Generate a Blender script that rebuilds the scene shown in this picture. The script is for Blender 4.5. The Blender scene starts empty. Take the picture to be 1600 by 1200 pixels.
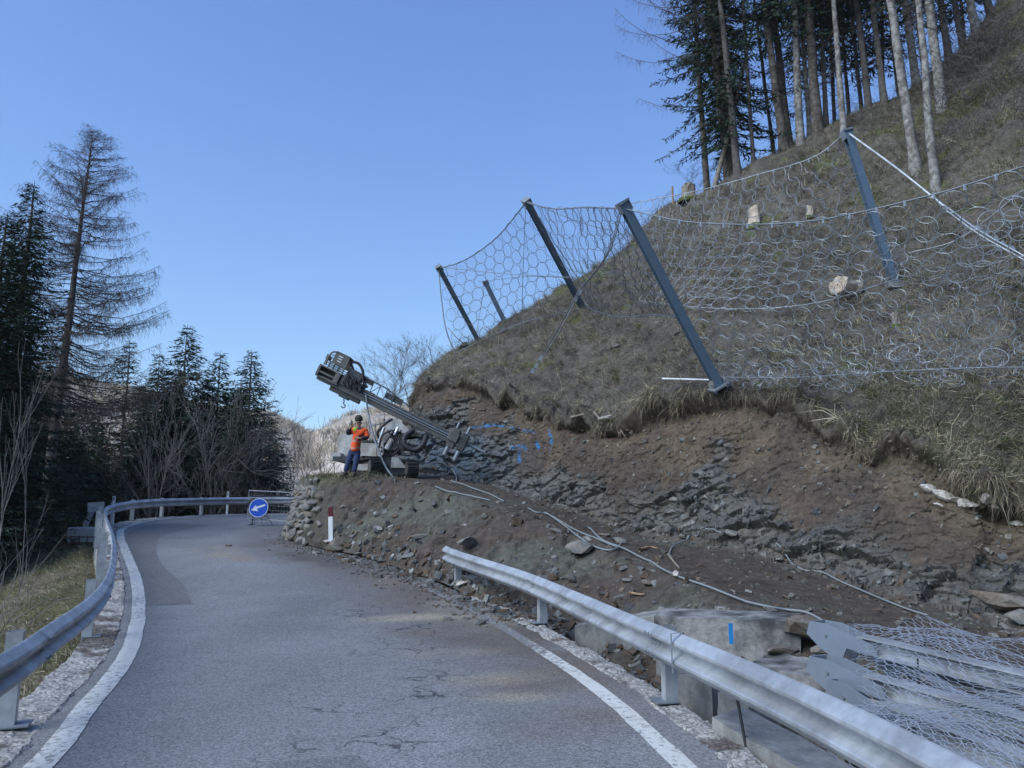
import bpy, bmesh, math, random
import numpy as np
from mathutils import Vector, Matrix, Euler
from mathutils.bvhtree import BVHTree

random.seed(7); rng = np.random.default_rng(7)
sc = bpy.context.scene
COL = sc.collection
R = math.radians

# ------------------------------------------------------------------ camera, sky, sun, exposure
CAMH = 1.8; F = 1170.0; PITCH = R(9.2)
cam = bpy.data.cameras.new('camera'); cam_o = bpy.data.objects.new('camera', cam); COL.objects.link(cam_o)
cam.sensor_width = 36; cam.lens = 36 * F / 1600; cam.clip_start = 0.05; cam.clip_end = 6000
cam_o.location = (0, 0, CAMH); cam_o.rotation_euler = (R(90) + PITCH, 0, 0)
sc.camera = cam_o
SUN_EL = 42.0; SUN_AZ = 235.0         # azimuth clockwise from +Y
world = bpy.data.worlds.new('World'); sc.world = world; world.use_nodes = True
wn = world.node_tree; wn.nodes.clear()
sky = wn.nodes.new('ShaderNodeTexSky'); sky.sky_type = 'NISHITA'; sky.sun_disc = False
sky.sun_elevation = R(SUN_EL); sky.sun_rotation = R(SUN_AZ)
sky.altitude = 1100; sky.air_density = 1.0; sky.dust_density = 0.5; sky.ozone_density = 4.0
EXPO = 0.75
bg = wn.nodes.new('ShaderNodeBackground'); bg.inputs[1].default_value = 0.12
wo = wn.nodes.new('ShaderNodeOutputWorld')
# the camera's film response to the sky, one even curve for the whole dome
sep = wn.nodes.new('ShaderNodeSeparateColor'); com = wn.nodes.new('ShaderNodeCombineColor'); wn.links.new(sky.outputs[0], sep.inputs[0])
for ch, (pw_, k_) in enumerate([(1.05, 2.02), (1.0, 2.17), (.70, 1.86)]):
    m1 = wn.nodes.new('ShaderNodeMath'); m1.operation = 'MULTIPLY'; m1.inputs[1].default_value = .1; wn.links.new(sep.outputs[ch], m1.inputs[0])
    m2 = wn.nodes.new('ShaderNodeMath'); m2.operation = 'POWER'; m2.inputs[1].default_value = pw_; wn.links.new(m1.outputs[0], m2.inputs[0])
    m3 = wn.nodes.new('ShaderNodeMath'); m3.operation = 'MULTIPLY'; m3.inputs[1].default_value = k_ / (2 ** EXPO) / .12; wn.links.new(m2.outputs[0], m3.inputs[0]); wn.links.new(m3.outputs[0], com.inputs[ch])
wn.links.new(com.outputs[0], bg.inputs[0]); wn.links.new(bg.outputs[0], wo.inputs[0])
fill_sun = bpy.data.lights.new('fill_sun', 'SUN'); fill_sun.energy = 2.45; fill_sun.angle = R(45); fill_sun.color = (0.93, 0.97, 1.0)  # broad, raised lamp added to fill the shaded ground softly
sun_o = bpy.data.objects.new('fill_sun', fill_sun); COL.objects.link(sun_o)
sdir = Vector((math.sin(R(SUN_AZ)) * math.cos(R(SUN_EL)), math.cos(R(SUN_AZ)) * math.cos(R(SUN_EL)), math.sin(R(SUN_EL))))
sun_o.rotation_euler = sdir.to_track_quat('Z', 'Y').to_euler()
sc.view_settings.view_transform = 'Standard'; sc.view_settings.look = 'None'
sc.view_settings.exposure = EXPO; sc.view_settings.gamma = 1.0; sc.view_settings.use_curve_mapping = False
sc.cycles.use_denoising = True
sc.cycles.max_bounces = 5; sc.cycles.diffuse_bounces = 3; sc.cycles.glossy_bounces = 2
sc.cycles.transparent_max_bounces = 8
sc.render.film_transparent = False

# ------------------------------------------------------------------ measuring helpers (world metres)
CP, SP = math.cos(PITCH), math.sin(PITCH)
def ray(u, v):
    x = (u - 800) / F; y = (600 - v) / F
    return (x, CP - y * SP, SP + y * CP)
def P(u, v, d):
    r = ray(u, v); t = d / r[1]
    return Vector((r[0] * t, d, CAMH + r[2] * t))
_zy = np.arange(-80, 140, 0.25)
_zz = np.interp(_zy, [-80, 8.5, 12, 16, 20, 24, 28, 34, 60, 140], [0, 0, .08, .37, .70, 1.00, 1.25, 1.42, 1.75, 2.0])
_zz = np.convolve(np.pad(_zz, 8, mode='edge'), np.ones(17) / 17, mode='valid')
def zr(y): return np.interp(y, _zy, _zz)
def G(u, v):
    r = ray(u, v); lo, hi = 0.5, 120
    for t in np.linspace(1, 120, 1200):
        if CAMH + r[2] * t < zr(r[1] * t): hi = t; break
    lo = hi - .2
    for _ in range(30):
        m = (lo + hi) / 2
        if CAMH + r[2] * m < zr(r[1] * m): hi = m
        else: lo = m
    return Vector((r[0] * hi, r[1] * hi, float(zr(r[1] * hi))))

# ------------------------------------------------------------------ noise in numpy
def _h(ix, iy, iz, seed):
    with np.errstate(over='ignore'):
        n = ix.astype(np.uint32) * np.uint32(374761393) + iy.astype(np.uint32) * np.uint32(668265263) + iz.astype(np.uint32) * np.uint32(2147483647) + np.uint32(seed * 974711)
        n = (n ^ (n >> np.uint32(13))) * np.uint32(1274126177); n = n ^ (n >> np.uint32(16))
        n = n * np.uint32(2246822519); n = n ^ (n >> np.uint32(15))
    return n.astype(np.float64) / 4294967295.0
def vnoise(p, seed=0):
    i = np.floor(p).astype(np.int64); f = p - i; f = f * f * (3 - 2 * f); o = 0
    for dx in (0, 1):
        wx = f[:, 0] if dx else 1 - f[:, 0]
        for dy in (0, 1):
            wy = f[:, 1] if dy else 1 - f[:, 1]
            for dz in (0, 1):
                wz = f[:, 2] if dz else 1 - f[:, 2]
                o = o + wx * wy * wz * _h(i[:, 0] + dx, i[:, 1] + dy, i[:, 2] + dz, seed)
    return o * 2 - 1
def fbm(p, s, octv=4, seed=0, gain=.5):
    p = np.asarray(p, float) / s; a = 1.0; o = 0; tot = 0
    for k in range(octv):
        o = o + a * vnoise(p * (2.03 ** k) + k * 17.3, seed + k); tot += a; a *= gain
    return o / tot
def worley(p, s, seed=0):
    p = np.asarray(p, float) / s; i = np.floor(p).astype(np.int64)
    f1 = np.full(len(p), 9.0); f2 = np.full(len(p), 9.0); val = np.zeros(len(p))
    for dx in (-1, 0, 1):
        for dy in (-1, 0, 1):
            for dz in (-1, 0, 1):
                c = i + np.array([dx, dy, dz])
                q = c + np.stack([_h(c[:, 0], c[:, 1], c[:, 2], seed + k) for k in (1, 2, 3)], 1)
                d = np.sqrt(((q - p) ** 2).sum(1)); v = _h(c[:, 0], c[:, 1], c[:, 2], seed + 9)
                nb = d < f1
                f2 = np.where(nb, f1, np.minimum(f2, d)); val = np.where(nb, v, val); f1 = np.where(nb, d, f1)
    return f1, f2, val
def sm(x, a, b):
    t = np.clip((x - a) / (b - a), 0, 1); return t * t * (3 - 2 * t)

# ------------------------------------------------------------------ mesh helpers
WL = {}
def wloc(o): return WL.get(o.name, Vector((0, 0, 0))) if o else Vector((0, 0, 0))
def tag(o, label=None, cat=None, group=None, kind=None):
    if label: o['label'] = label
    if cat: o['category'] = cat
    if group: o['group'] = group
    if kind: o['kind'] = kind
    return o
def thing(name, loc, label, cat, group=None):
    o = bpy.data.objects.new(name, None); COL.objects.link(o); o.location = loc; o.empty_display_size = .2
    WL[o.name] = Vector(loc)
    return tag(o, label, cat, group)
def link(name, me, mat=None, parent=None, smooth=False):
    o = bpy.data.objects.new(name, me); COL.objects.link(o)
    if mat:
        if isinstance(mat, (list, tuple)):
            for m in mat: me.materials.append(m)
        else: me.materials.append(mat)
    me.polygons.foreach_set('use_smooth', np.full(len(me.polygons), bool(smooth)))
    if parent is not None: o.parent = parent
    WL[o.name] = wloc(parent)
    return o
def npmesh(name, v, f, mat=None, parent=None, smooth=False, col=None, cname='col', extra=None, mi=None):
    """v (N,3) world points; f (M,k) faces, or a list of such arrays"""
    v = np.asarray(v, np.float64)
    if parent is not None: v = v - np.array(wloc(parent))
    fs = f if isinstance(f, list) else [f]
    fs = [np.asarray(a, np.int64) for a in fs if len(a)]
    me = bpy.data.meshes.new(name)
    me.vertices.add(len(v)); me.vertices.foreach_set('co', v.astype(np.float32).ravel())
    nl = sum(a.size for a in fs); npol = sum(len(a) for a in fs)
    me.loops.add(nl); me.polygons.add(npol)
    me.loops.foreach_set('vertex_index', np.concatenate([a.ravel() for a in fs]).astype(np.int32))
    tot = np.concatenate([np.full(len(a), a.shape[1]) for a in fs])
    st = np.concatenate([[0], np.cumsum(tot)[:-1]])
    me.polygons.foreach_set('loop_start', st.astype(np.int32)); me.polygons.foreach_set('loop_total', tot.astype(np.int32))
    me.update(calc_edges=True)
    if col is not None:
        a = me.color_attributes.new(cname, 'FLOAT_COLOR', 'POINT')
        c = np.ones((len(v), 4), np.float32); c[:, :3] = col; a.data.foreach_set('color', c.ravel())
    for k, arr in (extra or {}).items():
        a = me.attributes.new(k, 'FLOAT', 'POINT'); a.data.foreach_set('value', np.asarray(arr, np.float32))
    o = link(name, me, mat, parent, smooth)
    if mi is not None: me.polygons.foreach_set('material_index', np.asarray(mi, np.int32))
    return o
def grid_faces(n, m, closed=False):
    i = np.arange(n - 1)[:, None]; j = np.arange(m - (0 if closed else 1))[None, :]; j2 = (j + 1) % m
    return np.stack([(i * m + j), (i * m + j2), ((i + 1) * m + j2), ((i + 1) * m + j)], -1).reshape(-1, 4)
def tubes(P0, P1, r0, r1, n=4):
    """many straight tapered tubes -> (verts, quads)"""
    P0 = np.asarray(P0, float); P1 = np.asarray(P1, float); N = len(P0)
    r0 = np.broadcast_to(np.asarray(r0, float), (N,)); r1 = np.broadcast_to(np.asarray(r1, float), (N,))
    d = P1 - P0; L = np.linalg.norm(d, axis=1, keepdims=True); d = d / np.maximum(L, 1e-9)
    up = np.where(np.abs(d[:, 2:3]) > .9, np.array([[1., 0, 0]]), np.array([[0, 0, 1.]]))
    a = np.cross(d, up); a /= np.linalg.norm(a, axis=1, keepdims=True) + 1e-9; b = np.cross(d, a)
    an = np.arange(n) * 2 * np.pi / n
    ring = a[:, None] * np.cos(an)[None, :, None] + b[:, None] * np.sin(an)[None, :, None]
    V = np.concatenate([P0[:, None] + ring * r0[:, None, None], P1[:, None] + ring * r1[:, None, None]], 1)
    k = np.arange(n); k2 = (k + 1) % n
    q = np.stack([k, k2, k2 + n, k + n], 1)[None] + (np.arange(N) * 2 * n)[:, None, None]
    return V.reshape(-1, 3), q.reshape(-1, 4)
def strips(P0, P1, w, W=None):
    """many flat kites"""
    P0 = np.asarray(P0, float); P1 = np.asarray(P1, float); N = len(P0); d = P1 - P0
    if W is None: W = rng.normal(size=(N, 3))
    s = np.cross(d, W); s /= np.linalg.norm(s, axis=1, keepdims=True) + 1e-9
    w = np.broadcast_to(np.asarray(w, float), (N,))[:, None]
    m = P0 + d * .45
    V = np.stack([P0, m + s * w / 2, P1, m - s * w / 2], 1).reshape(-1, 3)
    return V, np.arange(N * 4).reshape(-1, 4)
def join(parts):
    vs, fs, o = [], [], 0
    for v, f in parts:
        if len(v) == 0: continue
        vs.append(np.asarray(v, float)); fs.append(np.asarray(f) + o); o += len(v)
    by = {}
    for f in fs: by.setdefault(f.shape[1], []).append(f)
    return np.concatenate(vs), [np.concatenate(x) for x in by.values()]
def catmull(pts, n):
    p = np.array([tuple(q) for q in pts], float); m = len(p)
    e = np.vstack([2 * p[0] - p[1], p, 2 * p[-1] - p[-2]])
    t = np.linspace(0, m - 1, n); i = np.minimum(t.astype(int), m - 2); f = (t - i)[:, None]
    a, b, c, d = e[i], e[i + 1], e[i + 2], e[i + 3]
    return .5 * (2 * b + (c - a) * f + (2 * a - 5 * b + 4 * c - d) * f ** 2 + (3 * b - a - 3 * c + d) * f ** 3)
def resample(p, step=None, n=None):
    p = np.asarray(p, float); s = np.concatenate([[0], np.cumsum(np.linalg.norm(np.diff(p, axis=0), axis=1))])
    if n is None: n = max(2, int(s[-1] / step) + 1)
    t = np.linspace(0, s[-1], n)
    return np.stack([np.interp(t, s, p[:, k]) for k in range(p.shape[1])], 1)
def path_tube(pts, r, n=8, dense=None):
    """one smooth tube along points"""
    p = catmull(pts, dense) if dense else np.array([tuple(q) for q in pts], float)
    m = len(p); t = np.gradient(p, axis=0); t /= np.linalg.norm(t, axis=1, keepdims=True) + 1e-9
    a = np.cross(t[0], [0, 0, 1.]);
    if np.linalg.norm(a) < .05: a = np.cross(t[0], [1., 0, 0])
    A = []
    for k in range(m):
        a = a - t[k] * (a @ t[k]); a /= np.linalg.norm(a) + 1e-9; A.append(a)
    A = np.array(A); B = np.cross(t, A); rr = np.atleast_1d(np.asarray(r, float)); rr = np.interp(np.linspace(0, 1, m), np.linspace(0, 1, len(rr)), rr) if len(rr) > 1 else np.full(m, rr[0])
    an = np.arange(n) * 2 * np.pi / n
    V = p[:, None] + (A[:, None] * np.cos(an)[None, :, None] + B[:, None] * np.sin(an)[None, :, None]) * rr[:, None, None]
    return V.reshape(-1, 3), grid_faces(m, n, True)
class MB:
    """collects simple shapes into one mesh"""
    def __init__(s): s.p = []
    def add(s, v, f): s.p.append((np.asarray(v, float), np.asarray(f))); return s
    def box(s, c, size, rot=None, taper=1.0):
        h = np.array(size, float) / 2
        v = np.array([[x, y, z] for z in (-1, 1) for y in (-1, 1) for x in (-1, 1)], float)
        v[4:, :2] *= taper
        v = v * h
        if rot is not None: v = v @ np.array(rot.to_matrix() if not isinstance(rot, Matrix) else rot.to_3x3()).T
        return s.add(v + np.array(tuple(c)), [[0, 2, 3, 1], [4, 5, 7, 6], [0, 1, 5, 4], [2, 6, 7, 3], [0, 4, 6, 2], [1, 3, 7, 5]])
    def tube(s, pts, r, n=8, dense=None, caps=True):
        v, f = path_tube(pts, r, n, dense); s.add(v, f)
        if caps:
            m = len(v) // n
            for k in (0, m - 1):
                c = v[k * n:(k + 1) * n]; s.add(np.vstack([c, c.mean(0)]), [[i, (i + 1) % n, n] for i in range(n)])
        return s
    def bar(s, a, b, w, h, up=(0, 0, 1)):
        a = Vector(a); b = Vector(b); d = (b - a); L = d.length; d.normalize(); up = Vector(up)
        x = d.cross(up)
        if x.length < .05: x = d.cross(Vector((1, 0, 0)))
        x.normalize(); y = x.cross(d)
        m = Matrix((x, d, y)).transposed()
        return s.box((a + b) / 2, (w, L, h), m)
    def prism(s, pts, vec):
        a = np.array([tuple(p) for p in pts], float); n = len(a); b = a + np.array(tuple(vec))
        V = np.vstack([a, b]); 
        s.add(V, [[i, (i + 1) % n, (i + 1) % n + n, i + n] for i in range(n)])
        c1 = np.vstack([a, a.mean(0)]); c2 = np.vstack([b, b.mean(0)])
        s.add(c1, [[i, (i + 1) % n, n] for i in range(n)]); s.add(c2, [[(i + 1) % n, i, n] for i in range(n)])
        return s
    def ball(s, c, r, n=8, sc3=(1, 1, 1)):
        th = np.linspace(0, np.pi, n // 2 + 2); ph = np.arange(n) * 2 * np.pi / n
        v = np.stack([np.outer(np.sin(th), np.cos(ph)), np.outer(np.sin(th), np.sin(ph)), np.outer(np.cos(th), np.ones(n))], -1)
        return s.add(v.reshape(-1, 3) * r * np.array(sc3) + np.array(tuple(c)), grid_faces(len(th), n, True))
    def build(s, name, mat, parent=None, smooth=False, bevel=0):
        v, f = join(s.p); o = npmesh(name, v, f, mat, parent, smooth)
        bm = bmesh.new(); bm.from_mesh(o.data); bmesh.ops.recalc_face_normals(bm, faces=bm.faces)
        bm.to_mesh(o.data); bm.free()
        if bevel:
            m = o.modifiers.new('bevel', 'BEVEL'); m.width = bevel; m.segments = 2; m.limit_method = 'ANGLE'
        return o
def copy_tree(o, parent=None):
    c = o.copy(); COL.objects.link(c); WL[c.name] = WL.get(o.name, Vector())
    c.parent = parent
    for ch in list(o.children): copy_tree(ch, c)
    return c

# ------------------------------------------------------------------ materials
MATS = {}
def nodes_of(name):
    m = bpy.data.materials.new(name); m.use_nodes = True; nt = m.node_tree; b = nt.nodes['Principled BSDF']
    return m, nt, b
def mat(name, color, rough=.8, metal=0.0, var=.25, scale=6.0, bump=.2, bscale=30.0, bdist=.01, color2=None, attr=None, spec=.4, mixs=None, detail=5):
    if name in MATS: return MATS[name]
    m, nt, b = nodes_of(name); N = nt.nodes; L = nt.links
    tc = N.new('ShaderNodeTexCoord')
    n1 = N.new('ShaderNodeTexNoise'); n1.inputs['Scale'].default_value = scale; n1.inputs['Detail'].default_value = detail; n1.inputs['Roughness'].default_value = .65
    L.new(tc.outputs['Object'], n1.inputs['Vector'])
    if attr:
        at = N.new('ShaderNodeAttribute'); at.attribute_name = attr; base = at.outputs['Color']
    else:
        rgb = N.new('ShaderNodeRGB'); rgb.outputs[0].default_value = (*color, 1); base = rgb.outputs[0]
        if color2:
            mr = N.new('ShaderNodeMapRange'); mr.inputs[1].default_value = .42; mr.inputs[2].default_value = .6
            n3 = N.new('ShaderNodeTexNoise'); n3.inputs['Scale'].default_value = mixs or scale * .6; n3.inputs['Detail'].default_value = 6
            L.new(tc.outputs['Object'], n3.inputs['Vector']); L.new(n3.outputs[0], mr.inputs[0])
            mx = N.new('ShaderNodeMix'); mx.data_type = 'RGBA'; mx.inputs[7].default_value = (*color2, 1)
            L.new(mr.outputs[0], mx.inputs[0]); L.new(base, mx.inputs[6]); base = mx.outputs[2]
    mr2 = N.new('ShaderNodeMapRange'); mr2.inputs[1].default_value = .25; mr2.inputs[2].default_value = .75
    mr2.inputs[3].default_value = 1 - var; mr2.inputs[4].default_value = 1 + var
    L.new(n1.outputs[0], mr2.inputs[0])
    mul = N.new('ShaderNodeVectorMath'); mul.operation = 'SCALE'; L.new(base, mul.inputs[0]); L.new(mr2.outputs[0], mul.inputs['Scale'])
    L.new(mul.outputs[0], b.inputs['Base Color'])
    b.inputs['Roughness'].default_value = rough; b.inputs['Metallic'].default_value = metal; b.inputs['Specular IOR Level'].default_value = spec
    if bump:
        n2 = N.new('ShaderNodeTexNoise'); n2.inputs['Scale'].default_value = bscale; n2.inputs['Detail'].default_value = 6; n2.inputs['Roughness'].default_value = .7
        L.new(tc.outputs['Object'], n2.inputs['Vector'])
        bp = N.new('ShaderNodeBump'); bp.inputs['Strength'].default_value = bump; bp.inputs['Distance'].default_value = bdist
        L.new(n2.outputs[0], bp.inputs['Height']); L.new(bp.outputs[0], b.inputs['Normal'])
    MATS[name] = m; return m
M_terrain = mat('earth_rock', None, .95, attr='col', var=.45, scale=9, bump=.9, bscale=14, bdist=.06, spec=.15, detail=8)
M_leaf = mat('dry_vegetation', None, .85, attr='col', var=.2, scale=3, bump=0, spec=.15)
M_stone = mat('grey_stone', (.17, .17, .16), .9, color2=(.23, .21, .18), var=.4, scale=9, bump=.7, bscale=20, bdist=.03, mixs=1.5)
M_stone_b = mat('brown_stone', (.16, .125, .095), .92, color2=(.2, .18, .15), var=.4, scale=9, bump=.7, bscale=20, bdist=.03, mixs=2)
M_quartz = mat('pale_quartz', (.62, .56, .50), .75, color2=(.34, .30, .26), var=.3, scale=5, bump=.6, bscale=12, bdist=.03, mixs=3)
M_galv = mat('galvanised_steel', (.50, .52, .54), .50, .5, var=.22, scale=9, bump=.25, bscale=30, bdist=.004, color2=(.36, .37, .38), mixs=2.2)
M_galvd = mat('dull_galvanised_steel', (.22, .245, .27), .55, .4, var=.2, scale=5, bump=.15, bscale=30, bdist=.003)
M_bluesteel = mat('blue_grey_steel', (.13, .19, .26), .5, .35, var=.12, scale=4, bump=.1)
M_wire = mat('galvanised_wire', (.34, .37, .40), .5, .5, var=.15, scale=3, bump=0)
M_netwire = mat('bright_net_wire', (.40, .43, .47), .4, .45, var=.15, scale=3, bump=0)
M_dkwire = mat('dark_ring_wire', (.12, .13, .145), .55, .4, var=.15, scale=3, bump=0)
M_bark = mat('dark_bark', (.085, .068, .055), .95, var=.5, scale=8, bump=1, bscale=18, bdist=.03, color2=(.13, .115, .10), mixs=4)
M_barkp = mat('pale_bark', (.30, .285, .265), .9, var=.45, scale=7, bump=.8, bscale=16, bdist=.02, color2=(.15, .135, .12), mixs=5)
M_barkm = mat('grey_brown_bark', (.135, .122, .112), .93, var=.5, scale=7, bump=.9, bscale=16, bdist=.02, color2=(.10, .085, .075), mixs=5)
M_needle = mat('spruce_needles', (.030, .056, .036), .75, var=.5, scale=2.2, bump=0, color2=(.048, .066, .04), spec=.2)
M_needle2 = mat('olive_spruce_needles', (.045, .052, .03), .75, var=.5, scale=2.2, bump=0, color2=(.07, .062, .04), spec=.2)
M_crown = mat('shaded_branch_wood', (.05, .045, .04), .9, bump=0)
M_twig = mat('bare_twigs', (.12, .105, .095), .9, var=.3, scale=2, bump=0)
M_twigp = mat('pale_bare_twigs', (.16, .15, .14), .9, var=.3, scale=2, bump=0)
M_concp = mat('pale_new_concrete', (.55, .55, .54), .85, var=.15, scale=6, bump=.3)
M_larch = mat('larch_twigs', (.085, .068, .058), .9, var=.3, scale=2, bump=0)
M_conc = mat('weathered_concrete', (.27, .265, .25), .85, color2=(.18, .18, .175), var=.35, scale=7, bump=.7, bscale=22, bdist=.015, mixs=2.4)
M_concs = mat('stained_concrete', (.25, .245, .235), .85, color2=(.05, .052, .05), var=.45, scale=11, bump=.8, bscale=20, bdist=.02, mixs=2.2)
M_black = mat('black_rubber', (.025, .026, .03), .6, bump=0)
M_hose = mat('grey_hose', (.21, .23, .235), .6, bump=0, var=.15, scale=2)
M_rust = mat('rusty_rebar', (.16, .07, .045), .85, bump=.3)
M_wood = mat('split_wood', (.30, .20, .12), .85, var=.35, scale=8, bump=.5)
M_stumpw = mat('weathered_stump', (.24, .205, .165), .9, var=.4, scale=7, bump=.8, bscale=20, bdist=.02)
M_moss = mat('green_moss', (.10, .125, .02), .95, color2=(.055, .075, .02), var=.4, scale=10, bump=.8, bscale=30, bdist=.03)
M_white = mat('white_plastic', (.72, .74, .75), .5, var=.08, bump=0)
M_dred = mat('dark_red_reflector', (.11, .01, .018), .4, var=.1, bump=0)
# ------------------------------------------------------------------ road lines
LEFT = [(-2.75, -6), (-2.75, 0), (-2.85, 3)] + [tuple(G(*q)[:2]) for q in [(60, 1200), (130, 1110), (175, 1060), (205, 1010), (217, 950), (211, 900), (196, 860), (188, 838), (196, 824), (250, 811.5), (330, 806.5), (400, 804.5)]]
LEFT += [(LEFT[-1][0] + 4, LEFT[-1][1] + .2), (LEFT[-1][0] + 9, LEFT[-1][1] - 1.2)]
RIGHT = [(1.9, -6), (1.75, 0), (1.55, 2.5)] + [tuple(G(*q)[:2]) for q in [(1070, 1200), (950, 1090), (850, 1020), (760, 965), (690, 930), (628, 900)]]
RIGHT += [tuple(G(*q)[:2]) for q in [(560, 878), (500, 862), (458, 842)]] + [(-6.3, 26.5), (-3, 28.2), (2, 28.5)]
def smooth_path(pts, step=.1, k=9):
    p = resample(catmull(pts, 600), step)
    e = np.pad(p, ((k, k), (0, 0)), mode='edge'); ker = np.ones(2 * k + 1) / (2 * k + 1)
    return np.stack([np.convolve(e[:, i], ker, mode='valid') for i in range(2)], 1)
LP = smooth_path(LEFT, .1, 6); RP = smooth_path(RIGHT, .1, 4)
def offset(p, o):
    t = np.gradient(p, axis=0); t /= np.linalg.norm(t, axis=1, keepdims=True); return p + np.stack([-t[:, 1], t[:, 0]], 1) * np.broadcast_to(np.asarray(o, float), (len(p),))[:, None]
def v3(p2, dz=0): return np.column_stack([p2, zr(p2[:, 1]) + dz])
def loft2(A, B, m, dz=0.0, rough=0):
    """grid between two equal-length 2d lines laid on the road height"""
    t = np.linspace(0, 1, m)[None, :, None]; g = A[:, None] * (1 - t) + B[:, None] * t; g = g.reshape(-1, 2)
    return v3(g, dz), grid_faces(len(A), m)
# asphalt sheet
nr = 900
A = resample(offset(LP, .26), n=nr); B = resample(offset(RP, -.36), n=nr)
rv, rf = loft2(A, B, 70)
cx = rv[:, 0]; cy = rv[:, 1]
def blob(pt, rad, soft=.6, st=1.0, ang=0):
    dx = cx - pt[0]; dy = cy - pt[1]; c, s = math.cos(ang), math.sin(ang); a = (dx * c + dy * s) / (rad * st); b = (-dx * s + dy * c) / rad
    return 1 - sm(np.sqrt(a * a + b * b), 1 - soft, 1)
n1 = fbm(rv, 3.0, 4, 3); n2 = fbm(rv, .7, 4, 8); n3 = fbm(rv * np.array([1, .25, 1]), .9, 3, 15)
base = np.array([.195, .196, .198])[None] * (1 + .22 * n1 + .15 * n2 + .12 * n3)[:, None]
dirt = np.array([.15, .115, .085]); sand = np.array([.33, .29, .215]); dark = np.array([.10, .088, .078])
def mixc(c, t, w): return c * (1 - w[:, None]) + t[None] * w[:, None]
dist_r = np.min([np.hypot(cx - q[0], cy - q[1]) for q in RP[::6]], axis=0)
sel = (cy > 6) & (cy < 30)
w = np.clip((1 - sm(dist_r, .2, 2.2)) * (.8 + .9 * n2 + .5 * n3) * sel, 0, .85) * sm(cy, 6, 10)
base = mixc(base, np.array([.120, .098, .080]), w)
for q, r_, st, s_, a_, t_ in [((760, 955), 1.3, 1.5, .5, 1.9, sand), ((650, 965), .5, 2.5, .6, .2, sand), ((780, 1060), .45, 2.0, .75, .3, sand), ((700, 1020), .4, 2.4, .5, .2, sand), ((800, 1090), .3, 2.0, .6, .1, sand),
      ((860, 1060), .9, 1.4, .5, .5, dirt), ((900, 1130), .7, 1.5, .4, .5, dirt), ((700, 985), .6, 2, .55, .3, dirt), ((600, 930), 1.0, 1.8, .35, 1.9, dirt),
      ((340, 862), .9, 2.4, .7, 2.0, sand * .8), ((380, 872), .5, 1.6, .6, 2.0, np.array([.26, .19, .11])), ((480, 868), 1.3, 1.6, .75, 2.2, dark), ((560, 885), .9, 2, .7, 2.0, dark), ((430, 845), .9, 2, .6, 1.3, dark), ((520, 875), .9, 1.6, .7, 2.0, dark),
      ((610, 905), .8, 1.6, .5, 2, np.array([.2, .16, .13])), ((830, 985), .5, 1.5, .6, 1.9, dark)]:
    g = G(*q); base = mixc(base, t_, np.clip(blob(g, r_, .9, st, a_) * s_ * (1 + 1.5 * n2), 0, .9))
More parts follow.
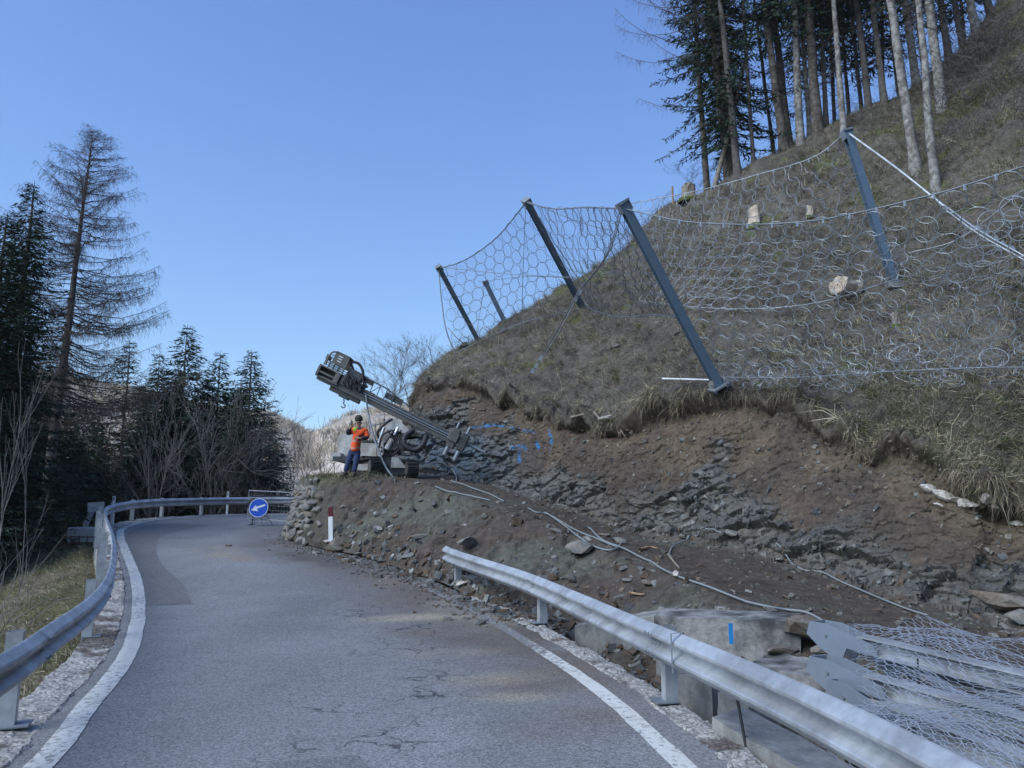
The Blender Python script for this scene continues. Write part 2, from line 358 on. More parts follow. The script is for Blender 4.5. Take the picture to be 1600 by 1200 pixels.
# lengthwise wheel polish
crack = np.full(len(rv), .22)
for q, r_, st in [((640, 1000), 1.3, 1.8), ((560, 950), .9, 2), ((540, 1090), .8, 1.5), ((480, 1190), .7, 1.5), ((680, 1080), 1.0, 1.5), ((600, 1150), .7, 1.5)]:
    crack = np.maximum(crack, blob(G(*q), r_, .7, st, 1.8))
def asphalt_mat(name, vs=75, lo=.55, hi=.85, bd=.006):
    m, nt, b = nodes_of(name); N = nt.nodes; L = nt.links
    tc = N.new('ShaderNodeTexCoord'); at = N.new('ShaderNodeAttribute'); at.attribute_name = 'col'
    v = N.new('ShaderNodeTexVoronoi'); v.inputs['Scale'].default_value = vs; L.new(tc.outputs['Object'], v.inputs['Vector'])
    n = N.new('ShaderNodeTexNoise'); n.inputs['Scale'].default_value = 28; n.inputs['Detail'].default_value = 6; n.inputs['Roughness'].default_value = .8; L.new(tc.outputs['Object'], n.inputs['Vector'])
    sp = N.new('ShaderNodeSeparateColor'); L.new(v.outputs['Color'], sp.inputs[0])
    a = N.new('ShaderNodeMath'); a.operation = 'MULTIPLY_ADD'; a.inputs[1].default_value = hi; a.inputs[2].default_value = lo; L.new(sp.outputs[0], a.inputs[0])
    a2 = N.new('ShaderNodeMath'); a2.operation = 'MULTIPLY_ADD'; a2.inputs[1].default_value = 1.3; a2.inputs[2].default_value = .35; L.new(n.outputs[0], a2.inputs[0])
    mm = N.new('ShaderNodeMath'); mm.operation = 'MULTIPLY'; L.new(a.outputs[0], mm.inputs[0]); L.new(a2.outputs[0], mm.inputs[1])
    # cracks
    ca = N.new('ShaderNodeAttribute'); ca.attribute_name = 'crack'
    nw = N.new('ShaderNodeTexNoise'); nw.inputs['Scale'].default_value = 3.5; nw.inputs['Detail'].default_value = 5; L.new(tc.outputs['Object'], nw.inputs['Vector'])
    ad = N.new('ShaderNodeVectorMath'); ad.operation = 'MULTIPLY_ADD'; L.new(nw.outputs['Color'], ad.inputs[0]); ad.inputs[1].default_value = (.5, .5, 0); L.new(tc.outputs['Object'], ad.inputs[2])
    cv = N.new('ShaderNodeTexVoronoi'); cv.feature = 'DISTANCE_TO_EDGE'; cv.inputs['Scale'].default_value = 2.6; L.new(ad.outputs[0], cv.inputs['Vector'])
    n4 = N.new('ShaderNodeTexNoise'); n4.inputs['Scale'].default_value = 1.6; n4.inputs['Detail'].default_value = 3; L.new(tc.outputs['Object'], n4.inputs['Vector'])
    th = N.new('ShaderNodeMapRange'); th.inputs[1].default_value = .0; th.inputs[2].default_value = .035; th.inputs[3].default_value = 1; th.inputs[4].default_value = 0; L.new(cv.outputs['Distance'], th.inputs[0])
    g4 = N.new('ShaderNodeMapRange'); g4.inputs[1].default_value = .42; g4.inputs[2].default_value = .55; L.new(n4.outputs[0], g4.inputs[0])
    c1 = N.new('ShaderNodeMath'); c1.operation = 'MULTIPLY'; L.new(th.outputs[0], c1.inputs[0]); L.new(ca.outputs['Fac'], c1.inputs[1])
    c2 = N.new('ShaderNodeMath'); c2.operation = 'MULTIPLY'; L.new(c1.outputs[0], c2.inputs[0]); L.new(g4.outputs[0], c2.inputs[1])
    c3 = N.new('ShaderNodeMath'); c3.operation = 'MULTIPLY_ADD'; c3.inputs[1].default_value = -.85; c3.inputs[2].default_value = 1; L.new(c2.outputs[0], c3.inputs[0])
    m3 = N.new('ShaderNodeMath'); m3.operation = 'MULTIPLY'; L.new(mm.outputs[0], m3.inputs[0]); L.new(c3.outputs[0], m3.inputs[1])
    s = N.new('ShaderNodeVectorMath'); s.operation = 'SCALE'; L.new(at.outputs['Color'], s.inputs[0]); L.new(m3.outputs[0], s.inputs['Scale']); L.new(s.outputs[0], b.inputs['Base Color'])
    b.inputs['Roughness'].default_value = .72; b.inputs['Specular IOR Level'].default_value = .4
    bp = N.new('ShaderNodeBump'); bp.inputs['Strength'].default_value = .6; bp.inputs['Distance'].default_value = bd; L.new(m3.outputs[0], bp.inputs['Height']); L.new(bp.outputs[0], b.inputs['Normal'])
    return m
M_asph = asphalt_mat('worn_asphalt'); M_rub = asphalt_mat('rough_pale_concrete', 42, .45, 1.0, .02)
tag(npmesh('road', rv, rf, M_asph, col=base, smooth=True, extra={'crack': crack}), 'worn grey asphalt mountain road curving left', kind='structure')
# darker patch at the left edge
pl = np.array([tuple(G(*q)[:2]) for q in [(222, 947), (216, 900), (203, 862), (197, 840), (206, 829), (240, 818)]])
pr = np.array([tuple(G(*q)[:2]) for q in [(300, 944), (285, 912), (250, 878), (245, 848), (262, 834), (330, 820)]])
pv, pf = loft2(resample(catmull(pl, 60), n=120), resample(catmull(pr, 60), n=120), 14, .004)
tag(npmesh('asphalt_patch', pv, pf, M_asph, col=np.array([.150, .143, .142])[None] * (1 + .12 * fbm(pv, .5, 3))[:, None], extra={'crack': pv[:, 0] * 0}), 'darker repaired strip of asphalt beside the left white line', kind='structure')
# dark repair at the bottom edge
pl = np.array([tuple(G(*q)[:2]) for q in [(400, 1230), (420, 1192)]]); pr = np.array([tuple(G(*q)[:2]) for q in [(600, 1230), (560, 1180)]])
pv, pf = loft2(resample(pl, n=12), resample(pr, n=12), 8, .004)
tag(npmesh('asphalt_patch', pv, pf, M_asph, col=np.array([.175, .175, .178])[None] * np.ones((len(pv), 1)), extra={'crack': pv[:, 0] * 0}), 'small dark asphalt repair near the bottom edge of the picture', kind='structure')
# worn white edge lines
def paint_mat():
    m, nt, b = nodes_of('worn_white_road_paint'); N = nt.nodes; L = nt.links
    tc = N.new('ShaderNodeTexCoord'); n = N.new('ShaderNodeTexNoise'); n.inputs['Scale'].default_value = 16; n.inputs['Detail'].default_value = 8; n.inputs['Roughness'].default_value = .75
    L.new(tc.outputs['Object'], n.inputs['Vector']); at = N.new('ShaderNodeAttribute'); at.attribute_name = 'wear'
    s = N.new('ShaderNodeMath'); s.operation = 'ADD'; L.new(n.outputs[0], s.inputs[0]); L.new(at.outputs['Fac'], s.inputs[1])
    r_ = N.new('ShaderNodeMapRange'); r_.inputs[1].default_value = .58; r_.inputs[2].default_value = .68; L.new(s.outputs[0], r_.inputs[0])
    n5 = N.new('ShaderNodeTexNoise'); n5.inputs['Scale'].default_value = 2.5; n5.inputs['Detail'].default_value = 5; L.new(tc.outputs['Object'], n5.inputs['Vector'])
    w1 = N.new('ShaderNodeMix'); w1.data_type = 'RGBA'; w1.inputs[6].default_value = (.50, .49, .44, 1); w1.inputs[7].default_value = (.66, .66, .64, 1); L.new(n5.outputs[0], w1.inputs[0])
    mx = N.new('ShaderNodeMix'); mx.data_type = 'RGBA'; L.new(w1.outputs[2], mx.inputs[6]); mx.inputs[7].default_value = (.17, .165, .16, 1)
    L.new(r_.outputs[0], mx.inputs[0]); L.new(mx.outputs[2], b.inputs['Base Color']); b.inputs['Roughness'].default_value = .7
    return m
M_paint = paint_mat()
def line_strip(name, path, w, label, wearf):
    wob = .012 * fbm(v3(path), .35, 3, 4)
    A = offset(path, w / 2 + wob); B = offset(path, -w / 2 + wob[::-1]); v, f = loft2(A, B, 6, .0055)
    tag(npmesh(name, v, f, M_paint, extra={'wear': wearf(v)}), label, kind='structure')
line_strip('road_marking', LP, .20, 'left white edge line following the bend', lambda v: .055 + .10 * fbm(v, 1.2, 3) + .03 * sm(v[:, 1], 10, 30))
k = RP[:, 1]; sel = (np.arange(len(RP)) < np.argmax(k > 15.2))
line_strip('road_marking', RP[sel], .17, 'right white edge line, broken and dirty towards the mound', lambda v: .05 + .20 * sm(v[:, 1], 7.5, 12) + .1 * fbm(v, .8, 3))

# ------------------------------------------------------------------ kerb strips of rough pale concrete
def kerb(name, path, prof, label, seed, colr):
    V = []
    for (o, z) in prof: V.append(np.column_stack([offset(path, o), zr(path[:, 1]) + z]))
    V = np.stack(V, 1)
    n, m = V.shape[:2]
    # densify across
    t = np.linspace(0, m - 1, (m - 1) * 6 + 1); i = np.minimum(t.astype(int), m - 2); f = (t - i)[None, :, None]
    V = V[:, i] * (1 - f) + V[:, i + 1] * f; n, m = V.shape[:2]; v = V.reshape(-1, 3)
    c1, c2, val = worley(v, .07, seed)
    v = v.copy(); v[:, 2] += .018 * (val - .5) + .03 * fbm(v, .3, 3, seed); v[:, 0] += .03 * fbm(v, .25, 3, seed + 5)
    g = np.array(colr)[None] * (.85 + .3 * val)[:, None]
    dk = sm(fbm(v, .5, 4, seed + 2), .12, .35); g = g * (1 - dk[:, None]) + np.array([.12, .10, .085])[None] * dk[:, None]
    return tag(npmesh(name, v, grid_faces(n, m), M_rub, col=g, extra={'crack': v[:, 0] * 0}), label, kind='structure')
kl = resample(LP, .045)
kerb('kerb_strip', kl, [(.18, -.03), (.23, .012), (.40, .03), (.60, .035), (.64, -.05), (.68, -1.5)], 'rough pale concrete strip under the left guardrail', 3, (.36, .345, .32))
k = RP[:, 1]; kr_ = RP[:np.argmax(k > 13.6)]
kr_ = resample(kr_, .035)
kerb('kerb_strip', kr_, [(-.28, -.03), (-.33, .012), (-.45, .02), (-.57, .015), (-.61, -.05), (-.64, -.9)], 'crumbling pale concrete strip under the right guardrail', 5, (.34, .325, .30))

# ------------------------------------------------------------------ hill: lofted from section lines, displaced, coloured
Z = lambda p: tuple(p)
def g3(u, v, dz=0): p = G(u, v); return (p.x, p.y, p.z + dz)
C = [
 [(-5.5, 27.5, 1.3), (-5.0, 27.8, 2.9), (-2.6, 29.5, 3.0), (-2.2, 36, 4.5), (-2, 38, 5.2), (-1.5, 41, 5.4), (0, 46, 6), (10, 62, 6)],
 [g3(452, 836), Z(P(480, 748, 24)), Z(P(590, 744, 26)), Z(P(645, 632, 30)), Z(P(655, 612, 31)), Z(P(672, 592, 34)), Z(P(700, 566, 38)), (4, 60, 8)],
 [g3(490, 856), Z(P(520, 742, 21.8)), Z(P(655, 742, 25)), Z(P(700, 585, 27.5)), Z(P(715, 568, 29)), Z(P(735, 545, 32)), Z(P(765, 518, 36)), (10, 58, 11)],
 [g3(560, 870), Z(P(600, 749, 20.8)), Z(P(735, 750, 24)), Z(P(784, 616, 25)), Z(P(800, 565, 27.5)), Z(P(830, 505, 30.5)), Z(P(862, 452, 34)), (14, 56, 15)],
 [g3(620, 890), Z(P(680, 763, 19.2)), Z(P(820, 774, 22)), Z(P(848, 640, 23)), Z(P(872, 565, 25.5)), Z(P(918, 485, 29)), Z(P(965, 390, 33)), (18, 54, 17)],
 [g3(700, 918), Z(P(765, 790, 17.2)), Z(P(900, 800, 20)), Z(P(912, 657, 21.5)), Z(P(950, 565, 24)), Z(P(1005, 450, 28)), Z(P(1045, 315, 31.5)), (22, 52, 18)],
 [g3(775, 950, -.1), Z(P(850, 812, 15.8)), Z(P(1000, 836, 17.6)), Z(P(985, 655, 19.6)), Z(P(1045, 545, 22)), Z(P(1095, 400, 26)), Z(P(1115, 278, 29.5)), (25, 52, 18)],
 [(.75, 11.6, -.35), Z(P(960, 862, 13.6)), Z(P(1100, 852, 15.8)), Z(P(1090, 618, 18)), Z(P(1160, 500, 20.3)), Z(P(1205, 360, 24)), Z(P(1245, 205, 29)), (27, 52, 19.5)],
 [(1.5, 10.2, -.5), Z(P(1060, 905, 11.8)), Z(P(1200, 870, 14.4)), Z(P(1213, 618, 16.6)), Z(P(1270, 485, 19)), Z(P(1305, 335, 23)), Z(P(1345, 162, 29)), (30, 50, 21)],
 [(2.3, 8.9, -.5), (3.0, 9.9, .33), Z(P(1300, 902, 13.1)), Z(P(1325, 684, 14.9)), Z(P(1370, 535, 17.5)), Z(P(1405, 335, 22)), Z(P(1435, 108, 30)), (32, 46, 25)],
 [(2.9, 7.6, -.5), (3.8, 8.6, .15), Z(P(1400, 928, 12.2)), Z(P(1440, 700, 13.7)), Z(P(1480, 545, 16)), Z(P(1500, 335, 20.5)), Z(P(1515, 30, 30)), (36, 44, 32)],
 [(3.3, 6.3, -.5), (4.4, 7.0, .0), Z(P(1500, 953, 11.3)), Z(P(1520, 772, 12.5)), Z(P(1560, 565, 15)), Z(P(1580, 335, 19)), Z(P(1605, -70, 30)), (38, 38, 38)],
 [(3.5, 4.5, -.5), (5.0, 5.0, -.05), Z(P(1640, 985, 10.4)), Z(P(1660, 800, 11.6)), Z(P(1700, 565, 14)), Z(P(1720, 305, 18)), Z(P(1740, -180, 30)), (42, 30, 44)],
 [(3.7, 1, -.5), (5.6, 1, -.05), (8.6, 4, 0), (10, 4.5, 2), (13, 6.5, 5), (18, 9, 10), (28, 14, 20), (48, 20, 40)],
 [(3.8, -6, -.5), (6, -6, 0), (9, -5, 0), (10.5, -5, 2), (14, -5, 5), (20, -5, 10), (30, -5, 20), (50, -5, 40)],
 [(4, -30, -.5), (6, -30, 0), (9, -30, 0), (10.5, -30, 2), (14, -30, 5), (20, -30, 10), (30, -30, 20), (50, -30, 40)],
]
C = np.array(C)                                    # (cols, 8, 3)
nc = len(C); NPC = [30] + [70] * 11 + [16, 10, 10]
tt = np.concatenate([np.linspace(k, k + 1, n, endpoint=False) for k, n in enumerate(NPC)] + [[nc - 1]])
def cat_at(p, t):
    m = len(p); e = np.concatenate([(2 * p[0] - p[1])[None], p, (2 * p[-1] - p[-2])[None]])
    i = np.minimum(t.astype(int), m - 2); f = (t - i).reshape((-1,) + (1,) * (p.ndim - 1))
    a, b, c, d = e[i], e[i + 1], e[i + 2], e[i + 3]
    return .5 * (2 * b + (c - a) * f + (2 * a - 5 * b + 4 * c - d) * f ** 2 + (3 * b - a - 3 * c + d) * f ** 3)
S = cat_at(C, tt)                                  # (n, 8, 3)
# plateau behind the ridge stays low where sky shows
rows = [(0, 56), (1, 50), (2, 140), (3, 64), (4, 64), (5, 64), (6, 12)]
zz = np.concatenate([np.linspace(k, k + 1, n, endpoint=False) for k, n in rows] + [[7]])
zi = np.minimum(zz.astype(int), 6); zf = (zz - zi)
T3 = S[:, zi] * (1 - zf)[None, :, None] + S[:, zi + 1] * zf[None, :, None]
def smooth_rows(a, k, mask):
    e = np.pad(a, ((0, 0), (k, k), (0, 0)), mode='edge'); o = sum(e[:, i:i + a.shape[1]] for i in range(2 * k + 1)) / (2 * k + 1)
    return a * (1 - mask)[None, :, None] + o * mask[None, :, None]
mk = np.ones(len(zz)); T3 = smooth_rows(T3, 4, np.where((zz > 2.8) & (zz < 3.3), 0, 1)); T3 = smooth_rows(T3, 7, sm(zz, 3.4, 4.2))
nT, mT = T3.shape[:2]
def grid_normals(g):
    a = np.gradient(g, axis=0); b = np.gradient(g, axis=1); n = np.cross(a, b); n /= np.linalg.norm(n, axis=2, keepdims=True) + 1e-9
    return n
Nn = grid_normals(T3)
if (Nn[nT // 2, mT - 60] @ np.array([0, 0, 1.])) < 0: Nn = -Nn
pv_ = T3.reshape(-1, 3); nv_ = Nn.reshape(-1, 3)
zg = np.tile(zz, nT); sg = np.repeat(tt, mT)
pj = pv_ + .25 * np.stack([fbm(pv_, 1.2, 3, 30), fbm(pv_, 1.2, 3, 31), fbm(pv_, 1.2, 3, 32)], 1)
isr = (sm(zg, 1.85, 2.1) * (1 - sm(zg, 2.9, 3.0)))                                 # exposed cut
rockiness = isr * sm(fbm(pv_, 1.7, 5, 40) * 1.5 - (zg - 2.42) * 1.5 + .25 * np.exp(-((sg - 3.2) / 1.6) ** 2), -.15, .35)    # lower part is grey rock
rot = np.array(Euler((R(24), R(-16), R(20))).to_matrix())
q = (pj @ rot.T) * np.array([1, 1.2, 2.6])
f1, f2, va = worley(q, .85, 50); g1, g2, vb = worley(q, .30, 60)
d = np.zeros(len(pv_))
d += rockiness * (.34 * (va - .5) + .15 * (vb - .5) - .03 * (1 - sm(f2 - f1, 0, .1)))
d += isr * (.20 * fbm(pv_, 1.4, 5, 41)) + isr * (1 - rockiness) * (.05 * (vb - .5) + .17 * fbm(pv_ * np.array([1, 1, .6]), .45, 5, 44) + .05 * np.abs(fbm(pv_, .16, 3, 45)))
grassy = sm(zg, 2.96, 3.03)
gully = fbm(pv_ * np.array([1, 1, .35]), 2.6, 3, 71)
d += grassy * (.38 * fbm(pv_, 2.4, 5, 70) + .17 * fbm(pv_, .55, 5, 72) + .15 * gully + .10 * np.abs(fbm(pv_ * np.array([.5, .5, 2.]), .8, 3, 73)))
berm = 1 - sm(zg, .9, 1.15); bench = sm(zg, .9, 1.1) * (1 - sm(zg, 1.85, 2.1))
h1, h2, vc = worley(pj, .32, 80)
d += berm * sm(zg, .0, .08) * (.14 * fbm(pv_, .9, 5, 81) + .12 * (vc - .5)) + bench * (.07 * fbm(pv_, .8, 5, 82) + .03 * (vc - .5))
amp = np.interp(sg, [0, 1, 3, 6, 12], [.9, .95, 1, 1, .85]); d *= amp
# the turf lip stands out over the cut
lipn = .26 * (1 + .8 * fbm(pv_, 1.1, 4, 90)); lip = np.exp(-((zg - 3.02) / .10) ** 2) * lipn - np.exp(-((zg - 2.88) / .06) ** 2) * .22
hn = nv_.copy(); hn[:, 2] *= .3; hn /= np.linalg.norm(hn, axis=1, keepdims=True) + 1e-9
lipa = np.interp(sg, [0, 1, 2, 7, 15], [.2, .6, 1, 1, 1])
pv_ = pv_ + nv_ * d[:, None] + hn * (lip * lipa)[:, None]
# drooping edge: vertical wobble of the lip
wob = fbm(np.column_stack([sg * 1.0, sg * 0, sg * 0]), .30, 6, 91, .65)[:, None] * np.array([[0, 0, .75]]) * (np.exp(-((zg - 3.0) / .12) ** 2))[:, None]
pv_ = pv_ + wob
# colours of soil, rock and turf
c_brown = np.array([.092, .074, .060]); c_dark = np.array([.062, .052, .044]); c_grey = np.array([.128, .120, .106]); c_ochre = np.array([.135, .104, .075]); c_red = np.array([.096, .070, .056]); c_grn = np.array([.115, .118, .095])
c_turf = np.array([.110, .098, .082]); c_green = np.array([.080, .080, .045]); c_moss = np.array([.10, .115, .03]); c_light = np.array([.28, .27, .25])
na = fbm(pv_, 1.6, 5, 100); nb_ = fbm(pv_, .5, 4, 101); ncn = fbm(pv_, .16, 3, 102)
col = np.tile(c_brown, (len(pv_), 1))
def mx(c, w): global col; w = np.clip(w, 0, 1)[:, None]; col = col * (1 - w) + c[None] * w
mx(c_grn, (1 - sm(zg, 1.0, 1.2)) * sm(na, -.25, .25) * .85); mx(c_dark, sm(nb_, .1, .4) * .6)
mx(c_grn, bench * sm(na, .0, .4) * .6)
mx(c_grey, rockiness * .95); mx(c_ochre, isr * (1 - rockiness) * sm(na + .35 * np.exp(-((sg - 7.4) / 1.1) ** 2) + .2 * sm(zg, 2.4, 2.8), .12, .5)); mx(c_red, isr * (1 - rockiness) * sm(nb_, .0, .35) * .6)
mx(c_dark * .8, isr * sm(zg, 2.84, 2.96) * .8)  # shade of the overhanging lip, put into the soil colour
mx(c_light, rockiness * sm(vb + .25 * ncn, .93, 1.0) * .7); mx(np.array([.088, .088, .084]), rockiness * sm(va, .55, .8) * .6)
blue = np.exp(-((sg - 2.6) / 1.1) ** 2) * isr * (1 - sm(zg, 2.35, 2.6)); mx(np.array([.10, .14, .18]), blue * (.35 + .5 * sm(nb_, -.2, .3)))
mx(c_turf, grassy); col = col * (1 + grassy * .45 * fbm(pv_, 1.5, 4, 88))[:, None]; mx(c_green, grassy * sm(na, .1, .45) * .35); mx(c_dark, grassy * sm(-nb_, .15, .45) * .6)
rightg = sm(sg, 8.5, 9.5) * np.exp(-((zg - 3.15) / .35) ** 2); mx(c_green, rightg * sm(nb_, -.3, .2) * .8)
mossm = grassy * sm(fbm(pv_, 1.3, 4, 110) + .22 * np.exp(-((zg - 5.5) / .5) ** 2), .40, .52); mx(c_moss, mossm * .6)
wallz = (sg > .3) & (sg < 2.3) & (zg < 1.0); mx(np.array([.085, .08, .065]), wallz * .8)
mx(c_green * 1.3, np.exp(-((zg - 1.02) / .16) ** 2) * (1 - sm(sg, 1.7, 2.6)) * .9)
col *= (1 + .25 * ncn + .15 * nb_)[:, None]
# blue spray marks on the rock
def near_marks(pts, r_):
    a = np.full(len(pv_), 9.)
    for p in pts: a = np.minimum(a, np.linalg.norm(pv_ - np.array(p), axis=1))
    return 1 - sm(a, r_ * .5, r_)
tf = grid_faces(nT, mT); tflat = isr.reshape(nT, mT)[:-1, :-1].ravel() > .3
bvh_hill = BVHTree.FromPolygons([tuple(p) for p in pv_], [tuple(int(i) for i in f) for f in tf])
CAMV = Vector((0, 0, CAMH))
def hit(u, v, tree=None, far=200):
    for k in range(40):                    # a point just off the skyline slides down onto it
        r = Vector(ray(u, v + 4 * k)).normalized(); h = (tree or bvh_hill).ray_cast(CAMV, r, far)
        if h[0]: return h[0]
    return None
def hitn(u, v):
    
    for k in range(40):
        r = Vector(ray(u, v + 4 * k)).normalized(); h = bvh_hill.ray_cast(CAMV, r, 200)
        if h[0]: break
    return (h[0], h[1] if h[1] is None or h[1].dot(r) < 0 else -h[1])
marks = []
for seg in [[(740, 668), (770, 664), (800, 668), (835, 676)], [(858, 672), (862, 690), (858, 706)], [(800, 700), (815, 696), (822, 702)], [(811, 702), (812, 722)], [(838, 690), (842, 700)]]:
    for a, b in zip(seg[:-1], seg[1:]):
        for t in np.linspace(0, 1, 8):
            h = hit(a[0] + (b[0] - a[0]) * t, a[1] + (b[1] - a[1]) * t)
            if h: marks.append(tuple(h))
mx(np.array([.03, .22, .50]), near_marks(marks, .075) * np.clip(.45 + 1.4 * ncn, 0, .75))
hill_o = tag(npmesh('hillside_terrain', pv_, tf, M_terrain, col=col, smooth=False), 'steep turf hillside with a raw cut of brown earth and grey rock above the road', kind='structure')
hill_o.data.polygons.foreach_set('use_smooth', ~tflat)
ZG, SG, GR, RK = zg, sg, grassy, rockiness
TN = grid_normals(pv_.reshape(nT, mT, 3)).reshape(-1, 3); TN = np.where((TN * nv_).sum(1, keepdims=True) < 0, -TN, TN)

# ------------------------------------------------------------------ ground below, valley, far hills
def ground_left():
    p = resample(LP, n=260); offs = [(.64, -.45), (.9, -.38), (2.2, -.75), (3.6, -1.7), (6, -4.0), (10, -7.5), (18, -14), (34, -26), (60, -40), (95, -52)]
    V = []
    pc = p.copy()
    for o, z in offs:
        k = int(1 + o * 2.2)
        e = np.pad(pc, ((k, k), (0, 0)), mode='edge'); q_ = np.stack([np.convolve(e[:, i], np.ones(2 * k + 1) / (2 * k + 1), mode='valid') for i in range(2)], 1) if o > 3 else pc
        op = offset(q_, o); V.append(np.column_stack([op, zr(p[:, 1]) + z]))
    V = np.stack(V, 1); m = len(offs); t = np.concatenate([np.linspace(k, k + 1, 14, endpoint=False) for k in range(m - 1)] + [[m - 1]])
    i = np.minimum(t.astype(int), m - 2); f = (t - i)[None, :, None]; V = V[:, i] * (1 - f) + V[:, i + 1] * f
    n, m = V.shape[:2]; v = V.reshape(-1, 3).copy(); tq = np.tile(t, n)
    v[:, 2] += (.16 * fbm(v, 1.2, 4, 120) + .06 * fbm(v, .3, 3, 121)) * sm(tq, .1, 1) + 1.2 * fbm(v, 14, 3, 122) * sm(tq, 3, 6)
    c = np.tile(np.array([.105, .098, .05]), (len(v), 1)) * (1 + .4 * fbm(v, .5, 4, 123))[:, None]
    w = sm(fbm(v, 1.0, 3, 124), 0, .3)[:, None]; c = c * (1 - w) + np.array([.15, .125, .085])[None] * w
    w = sm(tq, 2.5, 4)[:, None]; c = c * (1 - w) + np.array([.07, .055, .035])[None] * w
    return v, grid_faces(n, m), c, tq
gv, gf, gc, gt = ground_left()
tag(npmesh('bank_terrain', gv, gf, M_terrain, col=gc), 'grassy bank falling away below the left guardrail', kind='structure')
bvh_left = BVHTree.FromPolygons([tuple(p) for p in gv], [tuple(int(i) for i in f) for f in gf])
def down(x, y, trees=None):
    best = None
    for t in trees or (bvh_left, bvh_hill):
        h = t.ray_cast(Vector((x, y, 200)), Vector((0, 0, -1)), 400)
        if h[0] and (best is None or h[0].z > best): best = h[0].z
    return best if best is not None else -10.0
# far relief
def far_hills():
    az = np.radians(np.linspace(-75, 75, 260)); rr = np.concatenate([np.linspace(70, 250, 25), np.linspace(260, 1000, 110)])
    Az, Rr = np.meshgrid(az, rr, indexing='ij'); X = Rr * np.sin(Az); Y = Rr * np.cos(Az)
    u = 800 + F * np.tan(np.clip(Az, -1.3, 1.3)); ridge_v = np.interp(u, [-900, -200, 0, 150, 300, 420, 480, 520, 560, 620, 760, 1200, 2500], [560, 600, 622, 640, 655, 664, 684, 668, 655, 650, 650, 640, 560])
    Hr = (790 - ridge_v) / F * 760
    base = -58 + 0 * Rr
    Zt = base + (Hr - base) * sm(Rr, 230, 760) ** .9
    Zt = np.where(Rr > 760, Hr - (Rr - 760) * .10, Zt)
    pts = np.stack([X, Y, Zt], -1).reshape(-1, 3); amp_ = sm(Rr.ravel(), 150, 400)
    pts[:, 2] += amp_ * (10 * fbm(pts, 90, 4, 130) + 3 * fbm(pts, 18, 3, 131))
    n_ = fbm(pts, 60, 5, 132); n2_ = fbm(pts, 12, 3, 133)
    c = np.tile(np.array([.46, .37, .27]), (len(pts), 1));  # warm pale tones stand in for sunlight on the far slope
    w = sm(n_, .05, .3)[:, None]; c = c * (1 - w) + np.array([.58, .50, .41])[None] * w
    w = sm(-n_, .15, .4)[:, None]; c = c * (1 - w) + np.array([.30, .28, .27])[None] * w
    c *= (1 + .5 * n2_)[:, None]
    return pts, grid_faces(len(az), len(rr)), c
fv, ff, fc = far_hills()
tag(npmesh('far_hillside_terrain', fv, ff, M_terrain, col=fc, smooth=True), 'brown hillside across the valley, its sunlight put into the colour', kind='structure')
bvh_far = BVHTree.FromPolygons([tuple(p) for p in fv], [tuple(int(i) for i in f) for f in ff])
# blue mountain in the distance
def mountain(name, d0, prof, color, label, seed, depth=900, low=-60):
    us = np.linspace(prof[0][0], prof[-1][0], 120); vs = np.interp(us, [p[0] for p in prof], [p[1] for p in prof]) 
    top = np.array([tuple(P(a, b, d0)) for a, b in zip(us, vs)]); rows_ = 40; V = []
    for k in range(rows_):
        t = k / (rows_ - 1); s_ = 1 - abs(t - .5) * 2; q_ = top.copy(); q_[:, 1] += (t - .5) * depth; q_[:, 2] = low + (top[:, 2] - low) * s_ ** .8
        V.append(q_)
    v = np.stack(V, 1).reshape(-1, 3); v[:, 2] += 22 * fbm(v, 160, 5, seed) * .6
    return tag(npmesh(name, v, grid_faces(120, rows_), M_terrain, col=np.tile(np.array(color), (len(v), 1)) * (1 + .2 * fbm(v, 80, 4, seed))[:, None], smooth=True), label, kind='structure')
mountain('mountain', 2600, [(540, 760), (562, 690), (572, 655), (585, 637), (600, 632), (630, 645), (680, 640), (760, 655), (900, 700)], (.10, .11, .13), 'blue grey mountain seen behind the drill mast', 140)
# ground sheet to the horizon and a mountainside added on the right to block low sunlight (beyond the frame)
x = np.linspace(-3500, 3500, 50); X, Y = np.meshgrid(x, x, indexing='ij'); g = np.stack([X, Y, 0 * X - 62], -1).reshape(-1, 3)
tag(npmesh('ground', g, grid_faces(50, 50), M_terrain, col=np.tile([.08, .07, .045], (2500, 1))), 'valley floor far below the road', kind='structure')
X, Y = np.meshgrid(np.linspace(12, 330, 70), np.linspace(-330, 60, 90), indexing='ij')
Zm = .72 * (X - 14 - np.maximum(0, Y) * .85 - 0 * Y); Zm = np.where(Zm > 150, 150 + (Zm - 150) * .3, Zm); Zm = np.maximum(Zm, -5)
g = np.stack([X, Y, Zm], -1).reshape(-1, 3); g[:, 2] += 3 * fbm(g, 20, 4, 150)
tag(npmesh('unseen_mountainside_terrain', g, grid_faces(70, 90), M_terrain, col=np.tile([.08, .07, .045], (len(g), 1)) * (1 + .3 * fbm(g, 10, 4, 151))[:, None]), 'unseen wooded mountainside rising above the road, shaped to block low sunlight', kind='structure')
# earth under the road so nothing is hollow
gx = np.stack([np.array([x_, y_, -.0]) for x_ in np.linspace(-3.6, 9, 30) for y_ in np.linspace(-30, 30, 60)]); gx[:, 2] = zr(gx[:, 1]) - .62
tag(npmesh('soil_bed_ground', gx, grid_faces(30, 60), M_terrain, col=np.tile([.09, .07, .05], (len(gx), 1))), 'dark soil in the ditch beside the road', kind='structure')
